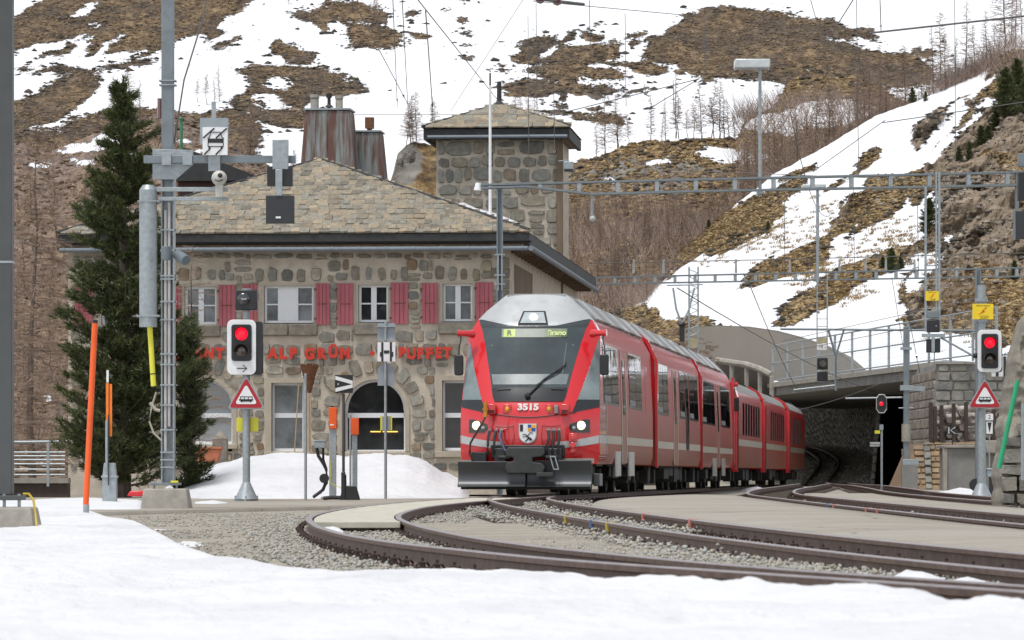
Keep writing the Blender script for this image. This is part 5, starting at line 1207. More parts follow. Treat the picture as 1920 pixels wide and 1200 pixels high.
# --- middle car
c2 = car_root('railcar', 'second red railcar with narrow doors directly behind the leading car', 'railcar', L1+.42, RG, .05)
bodyshell(c2, 0, 15.9); s0 = L1+.42; rim = lambda root, y=0: MB().prism([(HW+.03,.56),(HW+.03,2.95),(1.15,3.42),(.9,3.62),(.9,3.5),(1.1,3.35),(HW-.03,2.92),(HW-.03,.56)], y-.02, y+.22).build('end_rim', RED, root)
rim(c2)
win(c2, .6, 4.1, 1.76, 2.93, 2); door(c2, 5.7, 1.5); win(c2, 8.1, 10.0, 1.76, 2.93, 1); win(c2, 10.2, 11.4, 1.0, 2.93, 1, split=False); win(c2, 11.7, 15.2, 1.76, 2.93, 2); stripes(c2, .2, 15.9); roofkit(c2, .3, 15.6, 8); underbox(c2, 4.5, 11); bogie(c2, 2.4); bogie(c2, 13.4); gangway(c2, 15.9, 16.35)
# --- third car
s3 = s0+16.35
c3 = car_root('railcar', 'third red railcar with four tall side windows, last of the modern cars', 'railcar', s3, RG, .05)
bodyshell(c3, 0, 15.9); rim(c3); win(c3, .6, 6.3, 1.76, 2.93, 3); door(c3, 7.2, 1.2); win(c3, 9.3, 13.9, 1.76, 2.93, 2); stripes(c3, .2, 15.9); roofkit(c3, .3, 13, 7); underbox(c3, 3.5, 9.6); bogie(c3, 2.2); bogie(c3, 12.8)
for a, b2 in ((5.2, 6.8), (9.6, 11)): side('snow_crust_flap', mat('bright_steel_flap', (.55,.56,.57), .25, .7), c3, a, b2, .36, .86, .02)
MB().box(HW-.05, HW+.03, 15.2, 16.1, .55, 3.3).build('end_rim', RED, c3)
MB().path([(1.2,15.8,3.1),(1.44,15.9,3.11)], .07, 10).build('mirror_arm', RED, c3); MB().prism(rrect(1.31,1.49,2.3,2.7,.05), 15.9, 16.05).build('mirror', BLACK, c3)
# --- older coaches
pw = [(1.31,.62),(1.33,.8),(1.33,2.75),(1.26,2.98)]; pr2 = [(1.265,2.975),(1.12,3.2),(.8,3.38),(.4,3.46),(0,3.48)]
def coach(label, s, L, dx, nwin, wseg, first=True):
    r_ = car_root('passenger_coach', label, 'coach', s, RG, dx)
    MB().prism(pw+[(-a, q) for a, q in reversed(pw)], 0, L).build('body', REDD, r_, angle=25)
    MB().prism(pr2+[(-a, q) for a, q in reversed(pr2[:-1])], -.02, L+.02).build('roof', ROOFD, r_, angle=30)
    # bright red end ring facing the camera
    m = MB(); P = [(1.36,.5)]+[(a+.03, q+.02) for a, q in pw]+[(a+.03, q+.05) for a, q in pr2]; Q = [(1.2,.5),(1.2,.8),(1.2,2.7),(1.1,2.95)]+[(a-.12, q-.14) for a, q in pr2]
    for s_ in (-1, 1):
        for i in range(len(P)-1): 
            m.prism([(s_*P[i][0],P[i][1]),(s_*P[i+1][0],P[i+1][1]),(s_*Q[min(i+1,len(Q)-1)][0],Q[min(i+1,len(Q)-1)][1]),(s_*Q[min(i,len(Q)-1)][0],Q[min(i,len(Q)-1)][1])], -.3, .55)
    m.build('end_rim', RED, r_)
    MB().box(-1.15,1.15,-.1,0,.6,2.9).build('end_wall', RED, r_)
    for a, b2, n in wseg:
        w = (b2-a)/n
        for i in range(n):
            for s_ in (-1, 1):
                lo, hi = sorted((s_*1.32, s_*1.338)); f_ = MB().box(lo, hi, a+i*w+.34, a+(i+1)*w-.34, 1.64, 2.66).build('window', BLK, r_)
                lo, hi = sorted((s_*1.33, s_*1.343)); MB().box(lo, hi, a+i*w+.38, a+(i+1)*w-.38, 1.68, 2.62).build('pane', DGL, f_)
    for s_ in (-1, 1):
        lo, hi = sorted((s_*1.32, s_*1.336)); MB().box(lo, hi, .4, L, 1.30, 1.50).build('stripe', STRD, r_)
    underbox(r_, 5.5, L-5.5); bogie(r_, 2.6, 1.8); bogie(r_, L-2.6, 1.8); gangway(r_, L, L+.5); return r_
cs = s3+16.7
coach('first older red coach with seven narrow windows behind the railcars', cs, 16.2, .10, 7, [(3.0, 14.6, 7)])
k2 = coach('second older red coach with yellow mark above its door and narrow windows', cs+16.9, 18.0, .16, 7, [(4.0, 16.0, 7)])
side('class_mark', mat('yellow_band', (.55,.38,.05), .4), k2, .3, 4.0, 2.72, 2.9, .006, (1,), bx=1.33)
coach('last red coach at the tail of the train near the underpass', cs+35.6, 16.2, .24, 5, [(3.0, 12.0, 6)])
# ------------------------------------------------------------------ signals, signs and posts
REDON = lit('red_lamp_on', (1,.004,.02), 1.25)
DARKLENS = mat('dark_lens', (.05,.03,.02), .08, coat=1)
def tri(x, z, s, cx, cy, half, h, r=.045):
    pts = [(-half, 0), (half, 0), (0, h)]; out = []
    for i, (px, pz) in enumerate(pts):
        a = Vector(pts[i-1]); b_ = Vector((px, pz)); c_ = Vector(pts[(i+1) % 3]); d1 = (a-b_).normalized(); d2 = (c_-b_).normalized(); L = r*1.7
        p1 = b_+d1*L; p2 = b_+d2*L
        for t in (0,.25,.5,.75,1): q = p1*(1-t)**2+b_*2*t*(1-t)*.9+p2*t*t + (p1*0); q = p1*(1-t)**2+b_*(2*t*(1-t))+p2*t*t; out.append((cx+q.x*s, cy+q.y*s))
    return out
def train_triangle(f, px0, px1, pyt, pyb, y=0):
    cx = (f.x(px0)+f.x(px1))/2; zb = f.z(pyb); h = f.z(pyt)-zb; half = (f.x(px1)-f.x(px0))/2
    sg = MB().prism(tri(0,0,1,cx,zb,half,h), y-.03, y).build('warning_triangle', GALV, f.o, bev=.004)
    def inner(k, y0, y1, m, nm): 
        q = MB().prism(tri(0,0,1,cx,zb+h*(1-k)*.36,half*k,h*k), y0, y1).build(nm, m, sg)
    inner(.90, y-.036, y-.030, SIGNRED, 'red_border'); inner(.60, y-.042, y-.036, WHITE, 'white_field')
    k = half/.36; m = MB(); z0 = zb+h*.22
    m.box(cx-.135*k, cx+.135*k, y-.048, y-.043, z0+.02*k, z0+.045*k); m.box(cx-.115*k, cx+.115*k, y-.048, y-.043, z0+.085*k, z0+.098*k)
    for q in (-.115,-.04,.035,.11): m.box(cx+q*k, cx+(q+.012)*k, y-.048, y-.043, z0+.045*k, z0+.085*k)
    for q in (-.085,.085): m.disc(cx+q*k, z0+.012*k, .024*k, y-.048, y-.043, 10)
    m.box(cx-.06*k, cx+.06*k, y-.048, y-.043, z0+.0*k, z0+.02*k); m.build('tram_symbol', BLACK, sg)
def road_signal(f, px0, px1, py0, py1, lens, arrow=False, side_=1, y=0):
    x0, x1, zt, zb = f.x(px0), f.x(px1), f.z(py0), f.z(py1); w = x1-x0; r = w*.2
    bk = MB().prism(rrect(x0, x1, zb, zt, r), y-.02, y+.02).build('backboard', WHITE, f.o, bev=.006)
    e = w*.15; zc = zb + ((zt-zb)*.25 if arrow else e); MB().prism(rrect(x0+e, x1-e, zc, zt-e*1.1, r*.5), y-.05, y-.021).build('black_face', BLACK, bk, bev=.006)
    bd = MB().prism(rrect(x0+.06 if side_ > 0 else x0-.02, x1+(.13 if arrow else .02), zb+.0, zt-.03, .06), y+.021, y+.26).build('housing', BLACK, f.o, bev=.01)
    cx = (x0+x1)/2; R_ = w*.22; zs = [zc+(zt-e*1.1-zc)*q for q in (.74, .27)]
    for i, q in enumerate(zs):
        MB().ball((cx, y-.05, q), R_, 16, sy=.35).build('lamp', REDON if i == 0 else DARKLENS, bk)
        n = 14; m = MB(); P_ = [(cx+R_*1.15*math.cos(R(a)), q+R_*1.15*math.sin(R(a))) for a in np.linspace(-10, 190, n)]; Q_ = [(cx+R_*1.24*math.cos(R(a)), q+R_*1.24*math.sin(R(a))) for a in np.linspace(-10, 190, n)]
        for k in range(n-1): m.prism([P_[k], Q_[k], Q_[k+1], P_[k+1]], y-.20, y-.05)
        m.build('hood', BLACK, bk)
    if arrow:
        za = zb+(zt-zb)*.115; m = MB(); m.box(cx-w*.16, cx+w*.18, y-.026, y-.0205, za-.009, za+.009)
        m.path([(cx+w*.04, y-.024, za+.065), (cx+w*.19, y-.024, za), (cx+w*.04, y-.024, za-.065)], .009, 5); m.build('arrow', BLACK, bk)
def flange(f, z=.0, r=.11, y=0):
    m = MB(); m.cyl((0,y,z+.0), (0,y,z+.035), .24, .24, 4); o = m.build('base_plate', GALV, f.o); 
    m = MB(); m.cyl((0,y,z+.035), (0,y,z+.38), .23, r*.62, 12); m.build('base_cone', GALV, f.o)
    m = MB()
    for a in range(4):
        q = R(90*a); m.cyl((.22*math.cos(q), y+.22*math.sin(q), z-.06), (.22*math.cos(q), y+.22*math.sin(q), z+.10), .014, n=6)
    m.build('anchor_bolt', GALV, f.o)
f = Fr('level_crossing_signal', 'red road signal with arrow board and black dome lamp on the left post', 'signal', 462, 82, -.12, 0)
m = MB(); m.cyl((0,0,.0), (0,0,f.z(548)), .075, .068, 14); m.build('post', GALV, f.o); flange(f)
road_signal(f, 427, 481, 600, 703, 0, True, y=-.16)
train_triangle(f, 427, 498, 704, 767, -.12)
m = MB(); m.box(f.x(443), f.x(483), -.2, .12, f.z(582), f.z(544)); l = m.build('warning_lamp_housing', BLACK, f.o, bev=.02); MB().ball((f.x(458),-.2,f.z(561)), .13, 16, sy=.5).build('dome_lens', mat('black_dome', (.03,.03,.035), .04, coat=1), l)
m = MB()
for q in (-.035, .0, .035): m.ball((f.x(458)+q+.01, -.262, f.z(562)), .013, 8)
m.build('lens_glint_pieces', WHITE, l)
MB().cyl((0,0,f.z(546)), (0,0,f.z(541)), .09).build('post_cap', GALV, f.o)
m = MB()
for a, b_ in ((443, 455), (469, 484)): m.box(f.x(a), f.x(b_), .08, .1, f.z(809), f.z(783))
m.box(f.x(443), f.x(484), .1, .12, f.z(809), f.z(783)); m.build('yellow_plate', YELLOW2, f.o)
f = Fr('level_crossing_signal', 'red road signal on the right hand post under a yellow danger plate', 'signal', 1840, 82, -.12, 0)
m = MB(); m.cyl((0,0,0), (0,0,f.z(535)), .085, .08, 14); m.build('post', GALV, f.o); flange(f)
road_signal(f, 1831, 1876, 619, 698, 0, False, y=-.17); train_triangle(f, 1812, 1878, 709, 766, -.12)
def danger(f, px0, px1, py0, py1, y=-.12, par=None):
    x0, x1, zt, zb = f.x(px0), f.x(px1), f.z(py0), f.z(py1); w = x1-x0; s = MB().prism(rrect(x0, x1, zb, zt, .015), y-.012, y).build('danger_plate', YELLOW, par or f.o)
    cx, cz = (x0+x1)/2, (zt+zb)/2; m = MB(); h = zt-zb
    m.prism([(cx+w*.16, cz+h*.28), (cx-w*.06, cz+h*.04), (cx+w*.02, cz+h*.04), (cx-w*.24, cz-h*.22), (cx+w*.10, cz+h*.0), (cx-w*.0, cz+h*.08), (cx+w*.2, cz+h*.24)], y-.017, y-.013); m.build('lightning_flash', mat('flash_red', (.6,.03,.01), .5), s)
    text_obj('lettering', 'Gefährliche Spannung', h*.105, BLACK, s, cx, y-.015, zt-h*.12, .001, sx=.95); text_obj('lettering', 'Nicht berühren', h*.09, BLACK, s, cx+w*.08, y-.015, zb+h*.20, .001); text_obj('lettering', 'Lebensgefahr', h*.105, BLACK, s, cx+w*.05, y-.015, zb+h*.09, .001)
danger(f, 1822, 1861, 570, 599)
MB().cyl((0,0,f.z(600)), (0,0,f.z(604)), .12).cyl((0,0,f.z(566)), (0,0,f.z(560)), .13).build('collar', GALV, f.o)
MB().ball((f.x(1828), -.1, f.z(667)), .06, 10).build('bell', BLACK, f.o)
def pole(name, label, px, Y, pyt, r, m, z0=-.15, lean=0, cat_='pole', n=10, pyb=None):
    f = Fr(name, label, cat_, px, Y, z0 if pyb is None else WZ(pyb, Y)); MB().cyl((0,0,0), (lean,0,f.z(pyt)), r, r*.95, n).build('shaft', m, f.o); return f
# left snow poles and marker posts
f = Fr('snow_pole', 'bright orange round snow pole leaning slightly in the left foreground snow', 'snow pole', 161, 52, -.1)
MB().cyl((0,0,.16), (f.x(178), 0, f.z(606)), .037, .037, 12).build('shaft', ORANGE, f.o); MB().cyl((-.0,0,-.1), (.005,0,.16), .038, .038, 12).build('sleeve', GALV, f.o); MB().cyl((f.x(178),0,f.z(606)), (f.x(178.4),0,f.z(600)), .035).build('cap', BLACK, f.o)
f = Fr('marker_stake', 'pair of thin orange marker laths standing in a grey steel trough', 'marker post', 203, 70, -.12); k = f.k()
m = MB(); m.prism([(f.x(192),0),(f.x(218),0),(f.x(218),f.z(895)),(f.x(215),f.z(868)),(f.x(195),f.z(868)),(f.x(192),f.z(895))], -.02, .2); m.box(f.x(190), f.x(220), -.04, .22, f.z(896), f.z(892)); m.build('trough', GALV, f.o, bev=.008)
MB().box(f.x(198), f.x(202), -.05, -.02, f.z(880), f.z(788)).build('rod', GALV, f.o); MB().box(f.x(203), f.x(205), -.07, -.05, f.z(910), f.z(778)).build('rod', FASC, f.o)
MB().box(f.x(199), f.x(204), -.04, -.01, f.z(815), f.z(718)).build('lath', ORANGE2, f.o); MB().box(f.x(205.5), f.x(210), -.02, .02, f.z(818), f.z(720)).build('lath', ORANGE2, f.o); MB().box(f.x(200), f.x(204), -.04, -.01, f.z(717), f.z(694)).build('tip', WHITE, f.o)
# left edge mast with its block
f = Fr('edge_mast', 'dark grey mast cut by the left edge of the picture on a concrete block', 'mast', 2, 40, -.1); m = MB()
m.box(-.25, f.x(22), 0, .2, f.z(928), 6.0); o = m.build('mast', DSTEEL, f.o, bev=.008); MB().box(-.26, f.x(22)+.004, -.004, .204, f.z(493), f.z(489)).build('joint', GALV, o)
MB().box(-.3, f.x(42), -.05, .3, f.z(938), f.z(929)).build('base_plate', DSTEEL, f.o, bev=.006); MB().prism([(-.5,-.1),(f.x(74),-.1),(f.x(60),f.z(951)),(-.5,f.z(951))], -.15, .5).build('concrete_block', CONC, f.o, bev=.02)
m = MB()
for px in (8, 36): m.cyl((f.x(px),.0,f.z(951)), (f.x(px),.0,f.z(926)), .016, n=8)
m.build('anchor_bolt', GALV, f.o); MB().path([(f.x(44),.0,f.z(926)), (f.x(55),-.03,f.z(926)), (f.x(64),-.05,f.z(938)), (f.x(68),-.08,f.z(960)), (f.x(73),-.18,f.z(986))], .012, 8).build('cable', mat('yellow_green_cable', (.45,.33,.03), .5), f.o)
# big signal mast at left
f = Fr('catenary_mast', 'tall galvanised steel mast with crossbeam and cable clamps at left', 'mast', 315, 67, -.15); x = f.x; z = f.z
m = MB(); m.box(x(303), x(306), -.13, .13, z(905), z(310)); m.box(x(325), x(328), -.13, .13, z(905), z(310)); m.box(x(306), x(325), .0, .03, z(905), z(310)); m.build('mast_lower', GALV, f.o, bev=.004)
MB().box(x(303.5), x(326), -.11, .11, z(310), z(-60)).build('mast_upper', STEEL, f.o, bev=.01)
m = MB(); m.box(x(309), x(314), -.16, -.11, z(850), z(395)); m.box(x(316), x(321), -.16, -.11, z(800), z(380)); m.build('conduit', mat('pale_conduit', (.42,.41,.4), .5), f.o, bev=.004)
for py in (432, 470, 518, 524, 566, 600, 664, 684, 722, 760, 806, 848, 862, 876): m = MB(); m.box(x(300), x(331), -.18, -.165, z(py)-.012, z(py)+.012); m.box(x(300), x(302), -.18, .14, z(py)-.012, z(py)+.012); m.box(x(329.5), x(331), -.18, .14, z(py)-.012, z(py)+.012); m.build('clamp', GALV, f.o)
for py, nm in ((160, 'ring'), (152, 'ring')): MB().box(x(299), x(331), -.13, .13, z(py)-.01, z(py)+.01).build('clamp', GALV, f.o)
MB().prism([(x(288),z(338)),(x(332),z(338)),(x(364),z(310)),(x(364),z(283)),(x(288),z(281))], -.2, -.17).build('gusset_plate', GALV, f.o, bev=.004)
cb = MB().box(x(272), x(556), -.28, -.2, z(308), z(294)).build('crossbeam', STEEL, f.o, bev=.006)
for px in (315, 354): MB().box(x(px-9), x(px+9), -.31, -.285, z(312), z(289)).build('clamp_plate', GALV, f.o, bev=.004)
m = MB(); m.box(x(296), x(430), -.26, -.22, z(361), z(353)); m.box(x(300), x(430), -.24, -.2, z(378), z(371)); m.box(x(330), x(425), -.2, -.12, z(374), z(372)); m.build('lower_arm', GALV, f.o, bev=.004)
s = Fr('car_on_rails_sign', 'square white sign with black car and diagonal rails symbol on the mast crossbeam', 'sign', 404, 66.6, 3.5); X_ = s.x; Z_ = s.z
MB().box(X_(380), X_(427), -.02, 0, Z_(291), Z_(239)).build('plate', WHITE, s.o, bev=.004); MB().box(X_(375), X_(428), .0, .05, Z_(270), Z_(221)).build('back_box', SIGNBACK, s.o)
m = MB()
for q in (0, 24): m.path([(X_(381+q),-.024,Z_(259)),(X_(402+q*.98),-.024,Z_(240.5))], .012, 4); m.path([(X_(383+q*.9),-.024,Z_(290)),(X_(394+q*.9),-.024,Z_(279))], .012, 4)
m.box(X_(391), X_(418), -.027, -.021, Z_(268), Z_(260)); m.path([(X_(392),-.024,Z_(259)),(X_(396),-.024,Z_(248)),(X_(413),-.024,Z_(248)),(X_(417),-.024,Z_(259))], .008, 5); m.box(X_(390), X_(419), -.027, -.021, Z_(275.5), Z_(274)); m.box(X_(389.5), X_(391), -.027, -.021, Z_(275), Z_(258)); m.box(X_(418), X_(419.5), -.027, -.021, Z_(275), Z_(258)); m.box(X_(391), X_(395), -.027, -.021, Z_(279), Z_(275)); m.box(X_(414), X_(418), -.027, -.021, Z_(279), Z_(275)); m.build('car_symbol', BLACK, s.o)
m = MB(); m.box(X_(396), X_(404), .06, .12, Z_(240), Z_(190)); m.box(X_(390), X_(412), .06, .1, Z_(320), Z_(291)); m.build('bracket', GALV, s.o)
cm = Fr('camera', 'white rounded surveillance camera on the lower arm of the left mast', 'camera', 411, 66.6, 3.5); X_ = cm.x; Z_ = cm.z
m = MB(); m.ball((0,0,Z_(334)), .125, 16, sy=1.1, sx=1, sz=1.0); m.build('head', mat('camera_cream', (.5,.49,.45), .5), cm.o); MB().ball((.02,-.115,Z_(330)), .042, 12).build('lens', BLACK, cm.o); MB().box(X_(404), X_(418), -.05, .05, Z_(370), Z_(345)).build('neck', mat('camera_cream', (.5,.49,.45), .5), cm.o, bev=.01); MB().path([(X_(404),-.11,Z_(338)),(0,-.14,Z_(341)),(X_(418),-.11,Z_(338))], .012, 6).build('visor_slot', BLACK, cm.o)
lo = Fr('loudspeaker', 'two black square loudspeaker boxes hanging from the end of the mast crossbeam', 'loudspeaker', 525, 66.6, 3.0); X_ = lo.x; Z_ = lo.z
m = MB(); m.box(X_(511), X_(541), -.06, .06, Z_(318), Z_(262)); m.box(X_(517), X_(530), -.1, -.06, Z_(368), Z_(318)); m.build('bracket', GALV, lo.o, bev=.01)
MB().box(X_(501), X_(549), -.05, .1, Z_(349), Z_(312)).build('box', BLACK, lo.o, bev=.008); o = MB().box(X_(499), X_(552), -.08, .1, Z_(419), Z_(367)).build('box', mat('dark_slate', (.03,.033,.037), .5), lo.o, bev=.008); MB().box(X_(517.5), X_(527), -.09, -.081, Z_(410), Z_(406.5)).build('label_plate', WHITE, o)
wt = Fr('weight_tube', 'fat galvanised tensioning tube with a yellow sleeve beside the left mast', 'tube', 278, 66.8, 1.0); X_ = wt.x; Z_ = wt.z
m = MB(); m.cyl((0,0,Z_(613)), (0,0,Z_(356)), .143, .143, 24); m.cyl((0,0,Z_(356)), (0,0,Z_(347)), .143, .09, 24); m.build('tube', GALV, wt.o); m = MB(); m.box(X_(256), X_(300), -.15, .15, Z_(594), Z_(591)); m.box(X_(259), X_(300), -.15, .15, Z_(379), Z_(377)); m.build('band', GALV, wt.o)
MB().cyl((X_(281),-.0,Z_(613)), (X_(288),0,Z_(724)), .043, .043, 12).build('yellow_sleeve', YELLOW2, wt.o); MB().cyl((X_(286.3),0,Z_(700)), (X_(286.5),0,Z_(702)), .046, n=12).build('joint_ring', BLACK, wt.o)
m = MB(); m.path([(X_(286),0,Z_(722)), (X_(293),0,Z_(735)), (X_(284),0,Z_(765)), (X_(280),0,Z_(790)), (X_(288),0,Z_(812)), (X_(303),0,Z_(826))], .018, 6); m.path([(X_(281),0,Z_(755)),(X_(292),0,Z_(768)),(X_(300),0,Z_(770))], .03, 6); m.build('tension_wire', mat('pale_rope', (.36,.34,.27), .7), wt.o)
fl = Fr('spot_light', 'two small grey spotlights clamped to the left mast at eaves height', 'spotlight', 328, 66.5, 2.5); X_ = fl.x; Z_ = fl.z
MB().cyl((X_(314),-.2,Z_(489)), (X_(314),-.2,Z_(463)), .085, n=16).build('lamp', mat('slate_grey', (.13,.16,.18), .5), fl.o, bev=.01); MB().cyl((X_(333),-.1,Z_(478)), (X_(352),-.3,Z_(490)), .085, n=16).build('lamp', mat('slate_grey', (.13,.16,.18), .5), fl.o, bev=.01)
MB().box(X_(322), X_(333), -.2, -.19, Z_(660), Z_(622)).build('notice', mat('notice_blue_white', (.5,.52,.62), .6), f.o)
MB().box(X_(306), X_(325), -.24, -.16, Z_(836), Z_(808)).build('junction_box', CONC, f.o, bev=.01)
m = MB(); m.box(x(283), x(338), -.2, .25, z(910), z(905)); m.build('base_plate', STEEL, f.o, bev=.005); m = MB()
for px in (290, 332): m.cyl((x(px), -.1, z(920)), (x(px), -.1, z(902)), .018, n=8)
m.build('anchor_bolt', GALV, f.o)
MB().box(x(322), x(336), -.21, -.19, z(905), z(901)).build('yellow_tag', YELLOW2, f.o)
MB().add([(x(264),-.35,-.1),(x(360),-.35,-.1),(x(360),.5,-.1),(x(264),.5,-.1),(x(272),-.28,z(916)),(x(351),-.28,z(916)),(x(351),.4,z(916)),(x(272),.4,z(916))],[(0,3,2,1),(4,5,6,7),(0,1,5,4),(1,2,6,5),(2,3,7,6),(3,0,4,7)]).build('concrete_block', CONC, f.o, bev=.025)
m = MB(); m.path([(x(326),0,z(270)),(x(345),0,z(150)),(x(382),0,z(30)),(x(395),0,z(-60))], .014, 5); m.build('stay_wire', WIRE, f.o)
m = MB(); m.cyl((x(300),-.05,z(185)), (x(300),-.05,z(222)), .04, n=10); m.build('insulator', mat('insulator_brown', (.1,.03,.03), .2, coat=1), f.o)
# posts between signal and building
pole('thin_post', 'thin bare grey steel tube standing left of the orange marker boxes', 573, 84, 700, .028, GALV, pyb=938)
f = Fr('marker_post', 'taller grey square post with a long orange reflector box on top', 'marker post', 624, 86, -.1); x = f.x; z = f.z
MB().box(x(617.5), x(630.5), -.06, .06, 0, z(804)).build('post', GALV, f.o, bev=.006); o = MB().box(x(617), x(631.5), -.1, .04, z(804), z(764)).build('reflector_box', ORANGE, f.o, bev=.008); MB().box(x(619), x(626), -.106, -.101, z(798), z(795.5)).build('label_plate', WHITE, o); MB().box(x(602), x(652), -.15, .15, -.02, .03).build('base_plate', CONC, f.o, bev=.008)
MB().box(x(620), x(626), -.02, .02, z(764), z(761)).build('cap', BLACK, f.o)
f = Fr('marker_post', 'shorter grey square post with a short orange reflector box on top', 'marker post', 665, 87, -.1); x = f.x; z = f.z
MB().box(x(660.5), x(670), -.05, .05, 0, z(815)).build('post', GALV, f.o, bev=.006); MB().box(x(658), x(673), -.1, .04, z(815), z(784)).build('reflector_box', ORANGE, f.o, bev=.008)
pole('thin_post', 'short bare grey tube close behind the shorter orange reflector box', 657, 88, 778, .024, GALV, pyb=915)
f = Fr('v_board', 'square black board with white sideways V stripes on a dark post', 'sign', 644, 86.5, -.1); x = f.x; z = f.z
MB().cyl((0,0,0), (0,0,z(738)), .03, .03, 8).build('post', DSTEEL, f.o); MB().cyl((x(645),0,0), (x(645),0,z(890)), .06, .05, 8).build('post_foot', BLACK, f.o)
o = MB().box(x(628), x(662), -.06, -.03, z(737), z(703)).build('board', BLACK, f.o, bev=.003)
MB().prism([(x(629),z(712)),(x(629),z(705)),(x(661.5),z(714)),(x(661.5),z(721))], -.068, -.061).prism([(x(629),z(728)),(x(629),z(735)),(x(661.5),z(727)),(x(661.5),z(720.5))], -.068, -.061).build('white_stripe', WHITE, o); text_obj('digit', '4', .07, WHITE, o, x(634), -.063, z(720.5), .001)
f = Fr('junction_box', 'small grey cable box on black cables beside the orange marker post', 'junction box', 600, 86, -.1); x = f.x; z = f.z
MB().box(x(589), x(611), -.08, .08, z(840), z(828)).build('box', GALV, f.o, bev=.01); MB().box(x(588), x(612), -.09, .09, z(828), z(825)).build('lid', GALV, f.o, bev=.006)
m = MB()
for a, b_ in (((594,0,840),(597,0,855)), ((605,0,840),(608,0,858))): pass
m.path([(x(594),0,z(840)),(x(597),0,z(855)),(x(608),0,z(872)),(x(614),.0,z(895)),(x(606),0,z(918)),(x(588),-.1,z(932))], .035, 8); m.path([(x(606),0,z(840)),(x(606),0,z(862)),(x(612),0,z(880)),(x(613),0,z(905)),(x(600),-.05,z(925))], .028, 8); m.build('cable', RUBBER, f.o)
MB().disc(x(608), z(897), .10, -.08, .02, 16).build('cable_drum', BLACK, f.o); MB().path([(x(618),-.1,z(850)),(x(621),-.1,z(880)),(x(619),-.1,z(905)),(x(640),-.1,z(915))], .008, 5).build('earth_wire', YELLOW2, f.o)
f = Fr('point_machine', 'black point lever box on the ground by the orange marker posts', 'point machine', 655, 84.5, -.12); x = f.x; z = f.z
m = MB(); m.prism([(x(636),0),(x(675),0),(x(668),z(912)),(x(645),z(910))], -.1, .25); m.box(x(640), x(648), -.12, -.05, .0, z(885)); m.build('box', BLACK, f.o, bev=.015)
m = MB(); m.path([(x(606),0,.03),(x(622),0,.05),(x(650),0,.04)], .04, 8); m.build('cable', RUBBER, f.o)
f = Fr('pictogram_sign_post', 'grey tube post with a square front-of-train sign and blank grey sign backs', 'sign', 723, 88, -.1); x = f.x; z = f.z
MB().cyl((0,0,-.05), (0,0,z(603)), .03, .03, 10).build('post', GALV, f.o); MB().box(x(708), x(741), .03, .045, z(638), z(606)).build('blank_plate', SIGNBACK, f.o)
for q in (612, 637): MB().box(x(707), x(742), -.04, .03, z(q)-.015, z(q)+.015).build('clamp', GALV, f.o)
o = MB().box(x(708), x(741.5), -.05, -.035, z(678), z(642)).build('pictogram_plate', WHITE, f.o, bev=.003)
m = MB(); m.box(x(715),x(719),-.056,-.051,z(678),z(642)); m.box(x(731),x(735),-.056,-.051,z(678),z(642)); m.box(x(720),x(730),-.056,-.051,z(663),z(657)); m.box(x(712.5),x(715),-.056,-.051,z(669),z(660)); m.box(x(735),x(737.5),-.056,-.051,z(669),z(660)); m.build('tram_symbol', BLACK, o)
MB().prism([(x(708),z(723)),(x(740),z(723)),(x(740),z(692)),(x(731),z(681)),(x(717),z(681)),(x(708),z(692))], .03, .045).build('shield_back', SIGNBACK, f.o)
o = MB().box(x(713), x(735), .04, .055, z(807), z(780)).build('yellow_plate', YELLOW2, f.o); MB().box(x(716.5), x(731.5), .02, .035, z(806), z(781)).build('plate_back', SIGNBACK, o)
# right side furniture
f = Fr('mast', 'slim steel girder mast rising behind the right hand road signal', 'mast', 1825, 84.5, -.15); x = f.x; z = f.z
m = MB(); m.box(x(1829), x(1831), -.08, .08, 0, z(505)); m.box(x(1837), x(1839), -.08, .08, 0, z(505)); m.box(x(1831), x(1837), -.01, .01, 0, z(505)); m.build('mast', STEEL, f.o)
f = Fr('utility_box', 'pale grey utility cabinet on black legs beside the right hand signal post', 'utility box', 1864, 84, -.12); x = f.x; z = f.z
MB().box(x(1850), x(1876), -.1, .15, z(894), z(881)).build('box', GALV, f.o, bev=.01); MB().box(x(1849), x(1877), -.12, .17, z(881), z(878)).build('lid', GALV, f.o, bev=.006); m = MB()
for a in (1855, 1861, 1872): m.box(x(a), x(a+5), -.05, .05, 0, z(894))
m.build('leg', BLACK, f.o); MB().disc(x(1829), z(909), .13, -.1, .0, 16).build('wheel_drum', BLACK, f.o)
f = Fr('green_stake', 'bright green slanting pole leaning on the rock at the right edge', 'stake', 1873, 60, -.1); x = f.x; z = f.z
MB().cyl((x(1873),0,z(878)), (x(1908),.0,z(714)), .036, .036, 10).build('shaft', mat('bright_green_paint', (.02,.35,.16), .5), f.o)
pole('thin_post', 'thin grey post at the very right edge in front of the rock face', 1918, 60, 756, .03, GALV, pyb=900)
